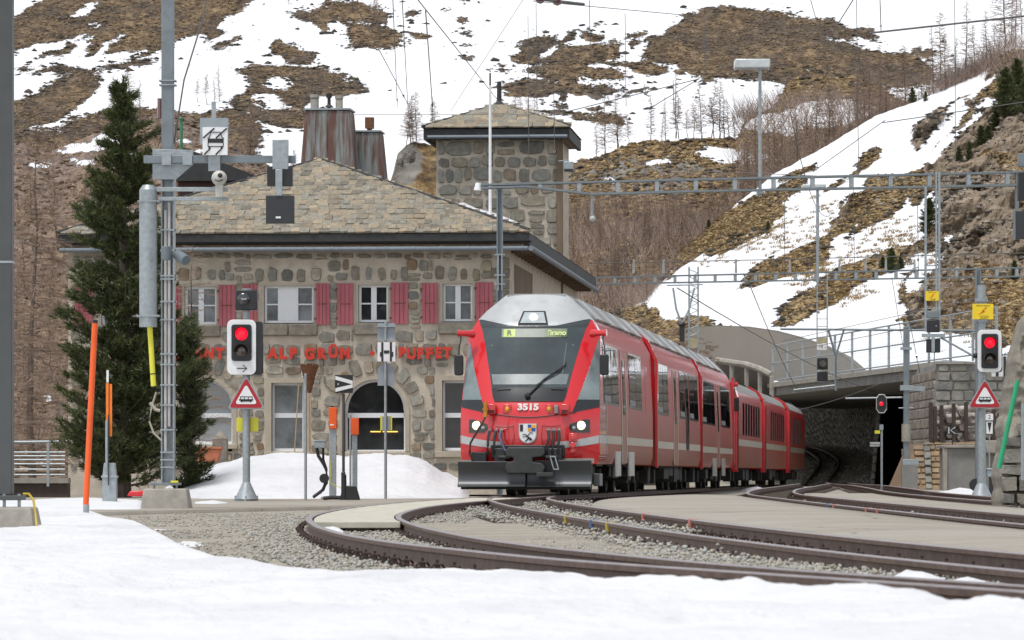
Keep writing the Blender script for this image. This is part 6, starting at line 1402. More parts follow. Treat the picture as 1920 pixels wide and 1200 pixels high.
# gantries
def girder(f, pts_top, pts_bot, n, y=0, t=.05, d=.16):
    m = MB()
    for pts in (pts_top, pts_bot):
        for (ax_, az_), (bx_, bz_) in zip(pts[:-1], pts[1:]):
            m.add([(ax_, y-d, az_-t/2), (bx_, y-d, bz_-t/2), (bx_, y+d, bz_-t/2), (ax_, y+d, az_-t/2), (ax_, y-d, az_+t/2), (bx_, y-d, bz_+t/2), (bx_, y+d, bz_+t/2), (ax_, y+d, az_+t/2)], [(0,3,2,1),(4,5,6,7),(0,1,5,4),(1,2,6,5),(2,3,7,6),(3,0,4,7)])
    m.build('chord', STEEL, f.o)
    tx = [p[0] for p in pts_top]; 
    for i in range(n+1):
        xx = tx[0]+(tx[-1]-tx[0])*(i+.5)/(n+1); zt = np.interp(xx, tx, [p[1] for p in pts_top]); zb = np.interp(xx, [p[0] for p in pts_bot], [p[1] for p in pts_bot])
        if zt-zb < t*1.6: continue
        MB().box(xx-.05, xx+.05, y-d+.01, y+d-.01, zb+t/2, zt-t/2).build('strut', GALV, f.o)
f = Fr('catenary_gantry', 'nearer steel ladder gantry at tower height, its mast by the station wall', 'gantry', 937, 108, -.15, 0); x = f.x; z = f.z
girder(f, [(x(903),z(347)),(x(1300),z(337)),(x(1925),z(323))], [(x(903),z(353)),(x(985),z(350)),(x(1110),z(364)),(x(1300),z(359)),(x(1925),z(347))], 13)
m = MB(); m.box(x(931), x(933.5), -.12,.12, 0, z(355)); m.box(x(940.5), x(943), -.12,.12, 0, z(355)); m.box(x(933.5), x(940.5), -.02,.02, 0, z(355)); m.build('mast', STEEL, f.o)
for py in (478, 516, 533): MB().box(x(927), x(947), -.15, .15, z(py)-.015, z(py)+.015).build('clamp', GALV, f.o)
for px in (934, 941): MB().path([(x(px),-.14,z(545)),(x(px),-.14,z(476))], .02, 6).build('conduit', GALV, f.o)
MB().box(x(1904), x(1909), -.15,.15, z(447), z(323)).build('end_post', STEEL, f.o)
m = MB(); m.cyl((x(896),0,z(357)), (x(897),0,z(343)), .11, .07, 12); m.build('horn_speaker', WHITE, f.o)
m = MB(); m.cyl((x(1110),0,z(362)), (x(1110),0,z(404)), .04); m.build('camera_tube', GALV, f.o); MB().ball((x(1111),0,z(410)), .085, 12).build('dome_camera', mat('dome_pale', (.4,.41,.41), .4), f.o)
f = Fr('floodlight', 'flat white rectangular floodlight on a tall thin pole above the nearer gantry', 'floodlight', 1425, 108, 7.0, 0); x = f.x; z = f.z
MB().cyl((0,0,z(368)), (0,0,z(116)), .045, .04, 10).build('pole', GALV, f.o); MB().box(x(1377), x(1443), -.28, .35, z(129), z(112)).build('lamp_head', mat('pale_lamp', (.5,.54,.55), .3, coat=.4), f.o, bev=.03)
for px, py in ((1425, 360),): MB().box(x(px-6), x(px+6), -.12, .12, z(py)-.05, z(py)+.03).build('bracket', GALV, f.o)
f = Fr('floodlight', 'flat white floodlight on a short pole under the nearer gantry above the snow slope', 'floodlight', 1533, 115, 5.0, 0); x = f.x; z = f.z
MB().cyl((0,0,z(530)), (0,0,z(352)), .045, .04, 10).build('pole', GALV, f.o); MB().box(x(1504), x(1548), -.2, .3, z(353), z(346)).build('lamp_head', mat('pale_lamp', (.5,.54,.55), .3, coat=.4), f.o, bev=.02)
f = Fr('catenary_gantry', 'farther steel ladder gantry low over the tracks in front of the snow slope', 'gantry', 1250, 146, -.15, 0); x = f.x; z = f.z
girder(f, [(x(1096),z(521)),(x(1925),z(502))], [(x(1096),z(533)),(x(1925),z(518))], 21, d=.14, t=.045)
for px in (1188, 1244, 1380, 1481, 1574, 1623, 1661, 1715): 
    MB().cyl((x(px),0,z(512)), (x(px),0,z(486)), .045, .03, 8).build('insulator', mat('insulator_pale', (.3,.31,.31), .3, coat=.5), f.o)
m = MB(); m.path([(x(1115),0,z(494)),(x(1480),0,z(486)),(x(1925),0,z(474))], .016, 5); m.build('feeder_wire', WIRE, f.o)
# hanging signal ladder with FB2 board
f = Fr('hanging_signal', 'hanging ladder frame with FB2 board and black signal lamps above the underpass', 'signal', 1543, 145.7, 3.0, 0); x = f.x; z = f.z
m = MB()
for px in (1532, 1551): m.box(x(px)-.02, x(px)+.02, -.02, .02, z(716), z(515))
for py in (534, 548, 598, 612, 632, 716): m.box(x(1532), x(1551), -.015, .015, z(py)-.012, z(py)+.012)
m.build('ladder', GALV, f.o); o = MB().box(x(1531.5), x(1550), -.06, -.03, z(656), z(645)).build('letter_board', WHITE, f.o); text_obj('lettering', 'FB', .15, BLACK, o, x(1539), -.062, z(650.5), .001); text_obj('lettering', '2', .09, BLACK, o, x(1547), -.062, z(652), .001)
MB().box(x(1532), x(1550), -.05, .05, z(644), z(633)).build('cable_box', mat('dull_yellow', (.4,.36,.22), .6), f.o)
o = MB().box(x(1532), x(1552), -.1, .1, z(693), z(671)).build('signal_head', BLACK, f.o, bev=.02); MB().disc(x(1542), z(682), .14, -.22, -.1, 16).build('hood', BLACK, o); MB().disc(x(1542), z(682), .11, -.225, -.221, 16).build('lamp', DARKLENS, o)
MB().box(x(1532), x(1552), -.08, .08, z(715), z(697)).build('signal_head', BLACK, f.o, bev=.02)
f = Fr('contact_arm', 'horizontal steel cantilever arm with a forked strut above the concrete deck', 'bracket', 1600, 150, 3.0, 0); x = f.x; z = f.z
MB().path([(x(1463),0,z(617)),(x(1830),0,z(620))], .045, 6).build('arm', STEEL, f.o); m = MB(); m.path([(x(1553),0,z(618)),(x(1567),0,z(668)),(x(1567),0,z(732))], .045, 6); m.path([(x(1583),0,z(616)),(x(1567),0,z(668))], .04, 6); m.build('forked_strut', STEEL, f.o); MB().path([(x(1488),0,z(731)),(x(1568),0,z(722))], .03, 6).build('steady_arm', GALV, f.o)
# second hanging ladder (nearer) with yellow danger plate
f = Fr('hanging_signal', 'hanging ladder frame with small yellow danger plate and two black boxes, right of centre', 'signal', 1748, 107.6, 3.0, 0); x = f.x; z = f.z
m = MB(); m.box(x(1733.5), x(1737.5), -.03, .03, z(622), z(350)); m.box(x(1759), x(1763), -.03, .03, z(622), z(322)); m.box(x(1754), x(1757), -.03, .03, z(598), z(322)); m.build('ladder', GALV, f.o)
m = MB()
for py in (498, 578): m.box(x(1733), x(1763), -.025, .025, z(py)-.015, z(py)+.015)
m.box(x(1729), x(1771), -.1, .1, z(632), z(626)); m.box(x(1746), x(1752), -.1, -.05, z(660), z(632)); m.path([(x(1752),0,z(660)),(x(1752),0,z(680))], .015, 6); m.build('bracket', GALV, f.o)
danger(f, 1735, 1760, 546, 564, y=-.05); MB().box(x(1738), x(1761), -.06, .1, z(596), z(583)).build('relay_box', STEEL, f.o, bev=.01); o = MB().box(x(1738), x(1761.5), -.08, .12, z(623), z(600)).build('signal_head', BLACK, f.o, bev=.015); MB().box(x(1754), x(1755.5), -.085, -.081, z(612), z(610.5)).build('lens', WHITE, o); MB().box(x(1737), x(1763), -.06, .1, z(661), z(636)).build('signal_head', BLACK, f.o, bev=.015)
MB().path([(x(1764),0,z(633)), (x(1826),0,z(668))], .03, 6).build('strut', GALV, f.o)
# black displays at right edge
f = Fr('departure_display', 'black display housing at the right edge hanging below the gantry end', 'display', 1915, 106, 6.0, 0); x = f.x; z = f.z
MB().box(x(1902), x(1935), -.1, .2, z(448), z(396)).build('screen_box', mat('dark_slate', (.03,.033,.037), .5), f.o, bev=.01); MB().box(x(1901), x(1903), -.12, .2, z(450), z(394)).build('edge', STEEL, f.o)
f = Fr('departure_display', 'black display housing at the right edge level with the gantry end', 'display', 1915, 106, 6.0, 0); x = f.x; z = f.z
MB().box(x(1909), x(1935), -.1, .2, z(376), z(323)).build('screen_box', BLACK, f.o, bev=.01); MB().box(x(1909), x(1935), -.08, .2, z(313), z(288)).build('top_box', STEEL, f.o, bev=.01)
# middle-distance mast in front of underpass
f = Fr('catenary_mast', 'grey steel mast standing before the stone abutment beside the dark underpass', 'mast', 1699, 128, 0, 0); x = f.x; z = f.z
m = MB(); m.box(x(1694), x(1704), -.08, .08, z(862), z(612)); m.build('mast', STEEL, f.o, bev=.01); MB().cyl((0,0,z(828)), (0,0,z(795)), .14, .14, 12).build('weight', CONC, f.o)
MB().box(x(1689), x(1709), -.12, .12, z(656), z(651)).build('clamp', GALV, f.o); MB().box(x(1688), x(1712), -.12, .12, z(732), z(722)).build('clamp', GALV, f.o); MB().box(x(1712), x(1734), -.05, .05, z(733), z(724)).build('bracket', GALV, f.o)
m = MB(); m.path([(x(1585),0,z(747)),(x(1695),0,z(745))], .03, 6); m.path([(x(1685),0,z(765)),(x(1712),0,z(765))], .02, 6); m.build('arm', GALV, f.o); m = MB(); m.box(x(1692), x(1722), -.12, .12, z(872), z(861)); m.build('foot_bracket', GALV, f.o, bev=.008)
MB().box(x(1690), x(1720), -.15, .15, z(925), z(872)).build('foundation', DCONC, f.o)
f = Fr('dwarf_signal', 'small white-outlined black signal with lit red lamp before the dark opening', 'signal', 1652, 127.6, 0, 0); x = f.x; z = f.z
o = MB().prism([(x(1643),z(747)),(x(1643),z(767)),(x(1648),z(774)),(x(1657),z(774)),(x(1662),z(767)),(x(1662),z(747)),(x(1657),z(740)),(x(1648),z(740))], -.06, .06).build('signal_head', BLACK, f.o)
P_ = [(1643,747),(1643,767),(1648,774),(1657,774),(1662,767),(1662,747),(1657,740),(1648,740),(1643,747)]; MB().path([(x(a),-.075,z(q)) for a, q in P_], .016, 5).build('white_outline', mat('outline_grey_white', (.5,.52,.52), .4), o)
MB().ball((x(1652),-.08,z(757)), .06, 12, sy=.5).build('lamp', REDON, o)
f = Fr('slim_post', 'slim pale post with tiny yellow and white plates in the dark opening', 'post', 1653, 130, -.15, 0); x = f.x; z = f.z
MB().cyl((0,0,0), (0,0,z(796)), .035, .035, 8).build('post', GALV, f.o); MB().box(x(1649), x(1656), -.05, .05, z(806), z(796)).build('cap_box', GALV, f.o); MB().box(x(1640), x(1650), -.03, 0, z(813), z(807)).build('yellow_plate', YELLOW2, f.o); MB().box(x(1631), x(1650), -.03, 0, z(837), z(829)).build('white_plate', mat('outline_grey_white', (.5,.52,.52), .4), f.o)
text_obj('lettering', 'Richtung', .09, BLACK, f.o, x(1640.5), -.035, z(833), .001)
# retaining structures at right
BRN = stone_mat('rust_stained_block', [(.27,.18,.10),(.32,.22,.13),(.24,.17,.11),(.3,.24,.17),(.36,.25,.14)], .015, 3, .5)
BRN2 = stone_mat('lime_streaked_stone', [(.22,.20,.17),(.27,.23,.18),(.19,.175,.155),(.31,.28,.24)], .02, 2, .6)
GRB = stone_mat('grey_block_stone', [(.20,.20,.185),(.26,.255,.23),(.30,.29,.26),(.23,.22,.19)], .015, 4, .35)
f = Fr('stone_abutment', 'tall grey stone abutment carrying the right end of the concrete deck', 'wall', 1740, 160, -.2, 0); x = f.x; z = f.z
m = MB(); m.add([(x(1738),0,0),(x(1900),0,0),(x(1900),0,z(700)),(x(1825),0,z(682)),(x(1757),0,z(683)),(x(1738),11,0),(x(1900),11,0),(x(1900),11,z(700)),(x(1825),11,z(682)),(x(1757),11,z(683))],[(0,1,2,3,4),(9,8,7,6,5),(0,4,9,5),(4,3,8,9),(3,2,7,8),(1,6,7,2),(0,5,6,1)]).build('core', DCONC, f.o, smooth=False)
pyof = lambda zz: HY+(HC-zz-f.z0)*F/f.Y
lf = lambda q: x(1738)+(x(1757)-x(1738))*q/z(683)
masonry(f.o, x(1738), x(1895), .05, z(683), (.30,.42), (.4,.8), .05, .07, 'block', GRB, holes=lambda a, c: [(-99, lf(c)+.02)], clip=lambda cx, cz: (pyof(cz) > 702 or cx < x(1830)), budget=220, rot=.02)
it = []; zz = .05
while zz < z(683)-.3:
    h = random.uniform(.3,.42); yy = .05
    while yy < 10.5: w = random.uniform(.4,.8); it.append((yy+w/2, zz+h/2, w-.05, h-.05)); yy += w
    zz += h
shp = shapes('block', BRN2); 
for i, (yy, zz, w, h) in enumerate(sorted(it)):
    if i < 78: o = bpy.data.objects.new('stone', random.choice(shp)[2]); COL.objects.link(o); o.parent = f.o; o.location = (lf(zz)+.02, yy, zz); o.scale = (w, .08, h); o.rotation_euler = (0, 0, R(-90))
mb = MB()
for i, (yy, zz, w, h) in enumerate(sorted(it)):
    if i >= 78: v, f_, _ = random.choice(shp); M = Matrix.Translation((lf(zz)+.02, yy, zz)) @ Matrix.Rotation(R(-90), 4, 'Z') @ Matrix.Diagonal((w,.08,h,1)); mb.add([M @ Vector(q) for q in v], f_)
mb.build('stone', BRN2, f.o)['kind'] = 'stuff'
MB().box(x(1752), x(1826), -.1, .4, z(683), z(679)).build('coping', CONC, f.o)
f = Fr('block_retaining_wall', 'rust-stained stone block retaining wall low between underpass and concrete block', 'wall', 1740, 139, -.25, 0); x = f.x; z = f.z
m = MB(); bt = .9; m.add([(x(1683),-.0,0),(x(1880),-.0,0),(x(1880),bt,z(826)),(x(1722),bt,z(832)),(x(1683),4,0),(x(1880),4,0),(x(1880),4,z(826)),(x(1722),4,z(832))],[(0,1,2,3),(4,7,6,5),(3,2,6,7),(0,3,7,4),(1,5,6,2)]); m.build('core', mat('brown_mortar', (.22,.15,.09), .9, var=.2), f.o, smooth=False)
H_ = z(829); masonry(f.o, x(1684), x(1880), .02, H_-.02, (.17,.21), (.24,.46), .03, .05, 'block', BRN, surf=lambda cx, cz: (bt*cz/H_, -math.atan(bt/H_)), clip=lambda cx, cz: cx > x(1683)+(x(1722)-x(1683))*cz/H_+.12, budget=300, rot=.01)
masonry(f.o, x(1735), x(1748), .02, H_-.05, (.2,.28), (.2,.24), .02, .16, 'block', GRB, surf=lambda cx, cz: (bt*cz/H_-.05, -math.atan(bt/H_)), budget=40, rot=.02)
f = Fr('concrete_block_house', 'plain grey concrete box wall in front of the rust-stained blocks', 'wall', 1820, 134, -.22, 0); x = f.x; z = f.z
MB().box(x(1775), x(1884), 0, 2.2, 0, z(840)).build('block', DCONC, f.o, bev=.02); MB().box(x(1768), x(1884), -.12, 2.3, z(840), z(834)).build('coping', CONC, f.o, bev=.02); MB().box(x(1768), x(1776), -.08, .2, 0, z(840)).build('corner_pillar', CONC, f.o, bev=.02)
MB().box(x(1845), x(1898), -.6, 0.8, z(850), z(826)).build('side_block', CONC, f.o, bev=.03)
f = Fr('log_crib_wall', 'crib of stacked grey logs held by rusty steel posts above the retaining wall', 'wall', 1800, 141, -.2, 0); x = f.x; z = f.z
LOG = mat('weathered_log', (.40,.365,.33), .85, var=.35, scale=5, bump=.012, bscale=12, dirt=((.06,.05,.045), .8, 3)); LOGE = mat('log_end', (.22,.19,.165), .9, var=.3, scale=9)
for i, py in enumerate((823, 809, 795, 781, 768)):
    for j in range(4):
        a = 1748+j*44+(i % 2)*16+random.uniform(-5,5); MB().cyl((x(a), .1+random.uniform(0,.25), z(py+random.uniform(-2,2))), (x(a+52), .35+random.uniform(0,.2), z(py-3+random.uniform(-2,2))), .12, .10, 10).build('log', LOG, f.o)
    for j in range(5):
        a = 1768+j*36+(i % 2)*12; MB().cyl((x(a), -.15, z(py+7)), (x(a), 1.0, z(py+7)), .11, .11, 10).build('log', LOGE, f.o)
for px, pt in ((1744,755),(1752,762),(1764,760),(1787,757),(1810,754),(1862,768),(1884,750)): MB().box(x(px)-.06, x(px)+.06, -.3, -.1, z(836), z(pt)).build('steel_post', mat('old_rail_brown', (.055,.038,.03), .8), f.o)
f = Fr('lineside_board', 'tiny black board with white arrow on a stake before the log crib', 'sign', 1784, 137, 0, 0); x = f.x; z = f.z
MB().cyl((x(1786),0,z(835)), (x(1786),0,z(815)), .02, n=6).build('stake', BLACK, f.o); o = MB().box(x(1776), x(1792), -.04, -.02, z(815), z(799)).build('board', BLACK, f.o); MB().path([(x(1791),-.045,z(801)),(x(1782),-.045,z(807)),(x(1791),-.045,z(813))], .014, 5).build('white_arrow', WHITE, o); MB().box(x(1778),x(1779.5),-.046,-.041,z(813),z(801)).build('white_bar', WHITE, o)
f = Fr('number_board', 'small white board with figure 2 above a black triangle board by the right signal', 'sign', 1855, 120, 0, 0); x = f.x; z = f.z
o = MB().box(x(1848), x(1862), -.04, -.02, z(788), z(776)).build('board', WHITE, f.o); text_obj('digit', '2', .15, BLACK, o, x(1855), -.042, z(782), .002)
MB().box(x(1847.5), x(1862.5), -.035, -.015, z(815), z(789)).build('board', BLACK, f.o); MB().box(x(1849), x(1861), -.04, -.036, z(813.5), z(790.5)).build('white_field', WHITE, f.o); MB().prism([(x(1851),z(792)),(x(1859),z(792)),(x(1855),z(811))], -.046, -.041).build('black_triangle', BLACK, f.o); MB().cyl((x(1855),0,z(880)), (x(1855),0,z(776)), .02, n=6).build('post', GALV, f.o)
f = Fr('pictogram_sign', 'white sign board with black vertical bars above the snow at the right edge', 'sign', 1890, 120, 2.0, 0); x = f.x; z = f.z
MB().box(x(1859), x(1906), -.04, -.02, z(706), z(668)).build('board', mat('dull_white', (.6,.61,.6), .5), f.o); m = MB(); m.box(x(1867),x(1872),-.046,-.041,z(706),z(668)); m.box(x(1881),x(1886),-.046,-.041,z(706),z(668)); m.box(x(1896),x(1900),-.046,-.041,z(700),z(668)); m.box(x(1874),x(1878),-.046,-.041,z(692),z(684)); m.build('black_bar', BLACK, f.o); MB().box(x(1859),x(1912),-.05,-.01,z(667),z(664)).build('top_rail', STEEL, f.o); MB().cyl((x(1885),0,z(800)),(x(1885),0,z(706)),.03,n=8).build('post', STEEL, f.o)

# ------------------------------------------------------------------ concrete deck over the line and the underpass
WL = stone_mat('shaded_wall_stone', [(.22,.21,.19),(.29,.28,.25),(.17,.165,.15),(.34,.33,.29)], .02, 3, .4)
d_ = bpy.data.objects.new('concrete_bridge', None); COL.objects.link(d_); tag(d_, 'pale concrete deck crossing above the dark underpass with a wire mesh railing', 'bridge')
a0 = Vector((8.6, 234, 0)); a1 = Vector((12.1, 205, 0)); a2 = Vector((16.9, 164, 0)); zt0, zt1, zt2 = 4.78, 4.62, 4.72
bk = Vector((14, 62, 0))
def slab(P, Q, zp, zq, th, dep, lip=0):
    n_ = Vector((Q.y-P.y, -(Q.x-P.x), 0)).normalized(); n_ = -n_ if n_.y > 0 else n_   # towards camera/left
    v = []; off_ = Vector((dep*.55, dep, 0))
    for p, zz in ((P, zp), (Q, zq)): v += [(p.x, p.y, zz-th), (p.x, p.y, zz), (p.x+off_.x, p.y+off_.y, zz), (p.x+off_.x, p.y+off_.y, zz-th)]
    return v, [(0,1,5,4),(1,2,6,5),(2,3,7,6),(3,0,4,7),(0,3,2,1),(4,5,6,7)]
for P, Q, zp, zq in ((a0,a1,zt0,zt1),(a1,a2,zt1,zt2)):
    MB().add(*slab(P, Q, zp-.16, zq-.16, .42, 46)).build('deck', DCONC, d_, smooth=False)  # unseen rear carried far back to block light, so the space below goes dark
    e = Vector((-.12,-.12,0)); MB().add(*slab(P+e, Q+e, zp+.02, zq+.02, .20, .5)).build('edge_beam', CONC, d_, smooth=False)
    MB().add(*slab(P+Vector((.2,.25,0)), Q+Vector((.2,.25,0)), zp+.10, zq+.10, .1, 9)).build('snow_cover', SNOWM, d_, smooth=False)
# railing
rl = bpy.data.objects.new('mesh_railing', None); COL.objects.link(rl); tag(rl, 'grey wire mesh railing with upright posts along the deck edge', 'railing')
pA = Vector((12.6,201,4.72)); pB = Vector((18.0,154.5,4.78)); N = 12; hgt = 1.75
for i in range(N+1):
    p = pA.lerp(pB, i/N); MB().box(p.x-.05, p.x+.05, p.y-.05, p.y+.05, p.z-.15, p.z+hgt).build('post', GALV, rl)
m = MB()
for q in (.08, .9, hgt): m.path([pA+Vector((0,0,q)), pB+Vector((0,0,q))], .035, 6)
m.build('rail', GALV, rl); m = MB()
for q in np.arange(.2, hgt, .2): m.path([pA+Vector((0,0,q)), pB+Vector((0,0,q))], .0035, 3)
for i in range(150): p = pA.lerp(pB, i/150); m.path([p+Vector((0,0,.08)), p+Vector((0,0,hgt))], .0035, 3)
m.build('mesh', GALV, rl)['kind'] = 'stuff'
# curved beige gallery wall on the deck, and arched parapet
gw = bpy.data.objects.new('gallery_wall', None); COL.objects.link(gw); tag(gw, 'smooth beige curved retaining wall rising behind the deck railing', 'wall'); V = []; BEI = mat('beige_plain_concrete', (.155,.14,.12), .9, var=.07, scale=.3, bump=.004, bscale=8)
pts = [(1285,616),(1340,612),(1400,614),(1455,622),(1500,634),(1540,648),(1580,668),(1606,690),(1622,712)]; P_ = []
for i, (px, py) in enumerate(pts): Y = 226 - i*3.2 - max(0, i-5)*2; P_.append((WX(px, Y), Y, WZ(py, Y)))
for k in range(3):
    for i, (a, b_, c_) in enumerate(P_): V.append([(a-.25,b_,4.75),(a,b_+.15,c_),(a+.5,b_+1.2,c_)][k])
V = np.array(V); np_mesh('wall', V, grid_faces(len(P_), 3), BEI, gw); MB().path([(a+.1, b_+.2, c_) for a, b_, c_ in P_], .07, 6).build('coping', BEI, gw)
ap_ = bpy.data.objects.new('arched_parapet', None); COL.objects.link(ap_); tag(ap_, 'low curved concrete parapet with dark arched openings above the train roof', 'parapet')
cur = [(1345,676,724),(1372,680,722),(1400,684,720),(1425,692,719),(1447,703,718)]; m = MB()
Q = [(WX(px, 206-i*1.5), 206-i*1.5, WZ(a, 206-i*1.5), WZ(b_, 206-i*1.5)) for i, (px, a, b_) in enumerate(cur)]
MB().path([(q[0],q[1],q[2]) for q in Q], .16, 8).build('top_rail', CONC, ap_)
for i in range(len(Q)): q = Q[i]; MB().box(q[0]-.1, q[0]+.1, q[1]-.1, q[1]+.2, q[3]-1.5, q[2]-.05).build('pier', CONC, ap_, bev=.03)
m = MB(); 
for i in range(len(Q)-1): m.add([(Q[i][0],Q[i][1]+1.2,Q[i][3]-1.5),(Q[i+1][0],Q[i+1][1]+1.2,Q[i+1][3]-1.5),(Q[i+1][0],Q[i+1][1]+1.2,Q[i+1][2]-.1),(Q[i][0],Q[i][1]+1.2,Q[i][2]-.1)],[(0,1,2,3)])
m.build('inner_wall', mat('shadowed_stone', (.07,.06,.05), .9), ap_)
# shaded stone wall following the curving track under the deck, and the deep opening to its right
sw = bpy.data.objects.new('curved_stone_wall', None); COL.objects.link(sw); tag(sw, 'shaded rubble wall curving behind the track under the concrete deck', 'wall')
cw = [(17.35,200),(17.9,206),(18.9,216),(19.7,226),(20.3,238),(20.2,250),(19.6,262),(18.3,276),(16.5,290)]; base = lambda y: float(np.interp(y, [200,210,222,232,242,256,275,290], [-.6,-.1,.6,1.0,1.4,1.7,2.0,2.2]))
V = [];
for k in (0, 1, 2):
    for a, b_ in cw: V.append([(a,b_,-1),(a+.5,b_,4.8),(a+2.5,b_,4.8)][k])
np_mesh('core', V, grid_faces(len(cw), 3), DCONC, sw)
items = []; rest = MB(); sh = shapes('rubble', WL); cnt = 0; CW = cat([(a, b_, 0) for a, b_ in cw], .55); lay = []
for i in range(1, len(CW)):
    p = CW[i]; t = CW[i]-CW[i-1]; yaw = math.atan2(t.y, t.x)+math.pi
    zz = base(p.y)-.2
    while zz < 4.6:
        h = random.uniform(.26, .5); w = random.uniform(.4, .62); lay.append((p, zz+h/2, w, h, yaw)); zz += h+.02
random.shuffle(lay); lay.sort(key=lambda q: q[0].y)
for q, (p, zz, w, h, yaw) in enumerate(lay):
    v, f_, me = random.choice(sh); loc = Vector((p.x+.5*(zz+1)/5.8-.02, p.y, zz))
    if q < 300:
        o = bpy.data.objects.new('stone', me); COL.objects.link(o); o.parent = sw; o.location = loc; o.scale = (w, .14, h*.95); o.rotation_euler = (0, 0, yaw)
    else:
        M = Matrix.Translation(loc) @ Matrix.Rotation(yaw, 4, 'Z') @ Matrix.Diagonal((w, .14, h*.95, 1)); rest.add([M @ Vector(a) for a in v], f_)
rest.build('stone', WL, sw)['kind'] = 'stuff'
up = bpy.data.objects.new('underpass', None); COL.objects.link(up); tag(up, 'dark deep opening between the curved stone wall and the abutment', 'tunnel'); DK = mat('shade_dark_wall', (.06,.057,.052), .95, var=.3, scale=1.5, bump=.02, bscale=6)  # near-black walls close the back; shade of the opening is put into their colour
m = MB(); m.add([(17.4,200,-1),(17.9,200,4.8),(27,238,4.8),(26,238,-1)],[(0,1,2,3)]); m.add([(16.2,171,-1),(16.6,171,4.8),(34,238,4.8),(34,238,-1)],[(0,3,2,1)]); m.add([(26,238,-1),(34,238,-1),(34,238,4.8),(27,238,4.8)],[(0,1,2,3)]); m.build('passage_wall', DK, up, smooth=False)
# ------------------------------------------------------------------ near rock face at the right edge
ROCKN = stone_mat('near_rock', [(.25,.24,.215),(.21,.20,.18),(.29,.28,.25),(.24,.22,.18)], .03, 3, .3)
f = Fr('rock_wall', 'rough lichen-stained rock face and stone wall at the right edge', 'rock', 1872, 62, -.25, 0); x = f.x; z = f.z
prf = [(960,1874),(935,1872),(915,1876),(895,1872),(880,1874),(850,1880),(820,1884),(800,1880),(780,1888),(755,1890),(725,1897),(700,1904),(680,1905),(660,1909),(640,1916),(600,1925),(560,1960)]
nv, nu = 120, 90; py = np.linspace(962, 545, nv)[:,None]; left = np.interp(py, [p[0] for p in prf][::-1], [p[1] for p in prf][::-1]); u = np.linspace(0, 1, nu)[None]
px = left+(2300-left)*u**1.6; zz = HC-(py-HY)*62/F+.25+0*px; xx = (px-960)*62/F-f.X
rd = ridged(xx*1.3, zz*1.9+5, xx*.4, 5, 31); bl = np.minimum(1, u*8+.15)
yy = (1-np.minimum(1, u*14))**2*.9 - .28*rd*bl - .10*fbm(xx*6, zz*6, xx, 4, 33) + (zz*.16); xx2 = xx + .05*fbm(xx*4, zz*5, zz, 4, 34)
V = np.stack([xx2, yy, zz+.05*fbm(xx*5, zz*5, zz, 3, 39)], -1); o = np_mesh('rock', V, grid_faces(nu, nv), ROCKN, f.o, smooth=True)
V2 = np.stack([xx2[:,:1]+np.array([[0,.3,.6]]), yy[:,:1]+np.array([[0,1.5,4]]), zz[:,:1]+np.array([[0,-.05,-.3]])], -1); np_mesh('rock', V2, grid_faces(3, nv), ROCKN, f.o, smooth=True)
masonry(f.o, x(1877), x(2100), .0, z(790), (.16,.3), (.2,.42), .03, .16, 'block', ROCKN, y=-.06, budget=120, rot=.08, clip=lambda cx, cz: cx > x(float(np.interp(HY+(HC-cz-f.z0)*F/f.Y, [790,960], [1896,1882]))), surf=lambda cx, cz: (-.08+cz*.16, 0))

# ------------------------------------------------------------------ bare larches
BARK = mat('larch_bark', (.15,.115,.095), .9, var=.3, scale=5); TWIG = mat('larch_twig', (.27,.195,.145), .9, var=.3, scale=3)
def bez(p, d0, L, droop, n, r):
    P = [Vector(p)]; d = Vector(d0).normalized()
    for i in range(n): d = (d + Vector((r.uniform(-.18,.18), r.uniform(-.18,.18), droop+r.uniform(-.1,.1)))).normalized(); P.append(P[-1]+d*(L/n))
    return P
def larch(seed, h=8., thick=.10, dens=1., crook=.25, spread=.26, droop=-.02, low=.15, tw=.011):
    r = random.Random(seed); T = MB(); C = MB(); n = 9; P = [Vector((0,0,0))]
    for i in range(n): P.append(P[-1]+Vector((r.uniform(-1,1)*crook*h/n*.4, r.uniform(-1,1)*crook*h/n*.4, h/n)))
    T.path(P, [thick*(1-i/n*.9) for i in range(n+1)], 6)
    N = int(72*dens)
    for k in range(N):
        t = low+(1-low)*(k+r.random())/N; i = min(n-1, int(t*n)); p = P[i].lerp(P[i+1], t*n-i); a = r.uniform(0, 6.283)
        L = h*spread*(1-t*.82)*r.uniform(.5,1.1)*(1 if t > .3 else .75); B_ = bez(p, (math.cos(a), math.sin(a), r.uniform(-.05,.35)), L, droop, 4, r)
        C.path(B_, [tw*2.0, tw*1.6, tw*1.3, tw, tw*.7], 3)
        for q in range(int(7*dens)+2):
            s = r.uniform(.15,1)*4; j = min(3, int(s)); pp = B_[j].lerp(B_[j+1], s-j); dd = (B_[j+1]-B_[j]).normalized()+Vector((r.uniform(-1,1), r.uniform(-1,1), r.uniform(-.5,.7)))*.9
            C.path(bez(pp, dd, L*r.uniform(.16,.42), -.03, 2, r), [tw*.95, tw*.8, tw*.55], 3)
    return T, C
def make(seed, **k):
    T, C = larch(seed, **k); o = bpy.data.objects.new('larch_tree', None); COL.objects.link(o)
    T.build('trunk', BARK, o); C.build('branches', TWIG, o, smooth=False); return o
protos = [make(s, **k) for s, k in ((1, dict(tw=.013, dens=1.5)), (2, dict(spread=.2, dens=1.6, tw=.013)), (3, dict(crook=.9, spread=.34, low=.3, droop=.04, tw=.015, dens=1.4)), (4, dict(spread=.18, dens=1.3, tw=.013)), (5, dict(crook=.5, spread=.28, low=.4, dens=1.4, tw=.014)), (6, dict(spread=.16, dens=1.4, thick=.09, tw=.012)))]
used = set()
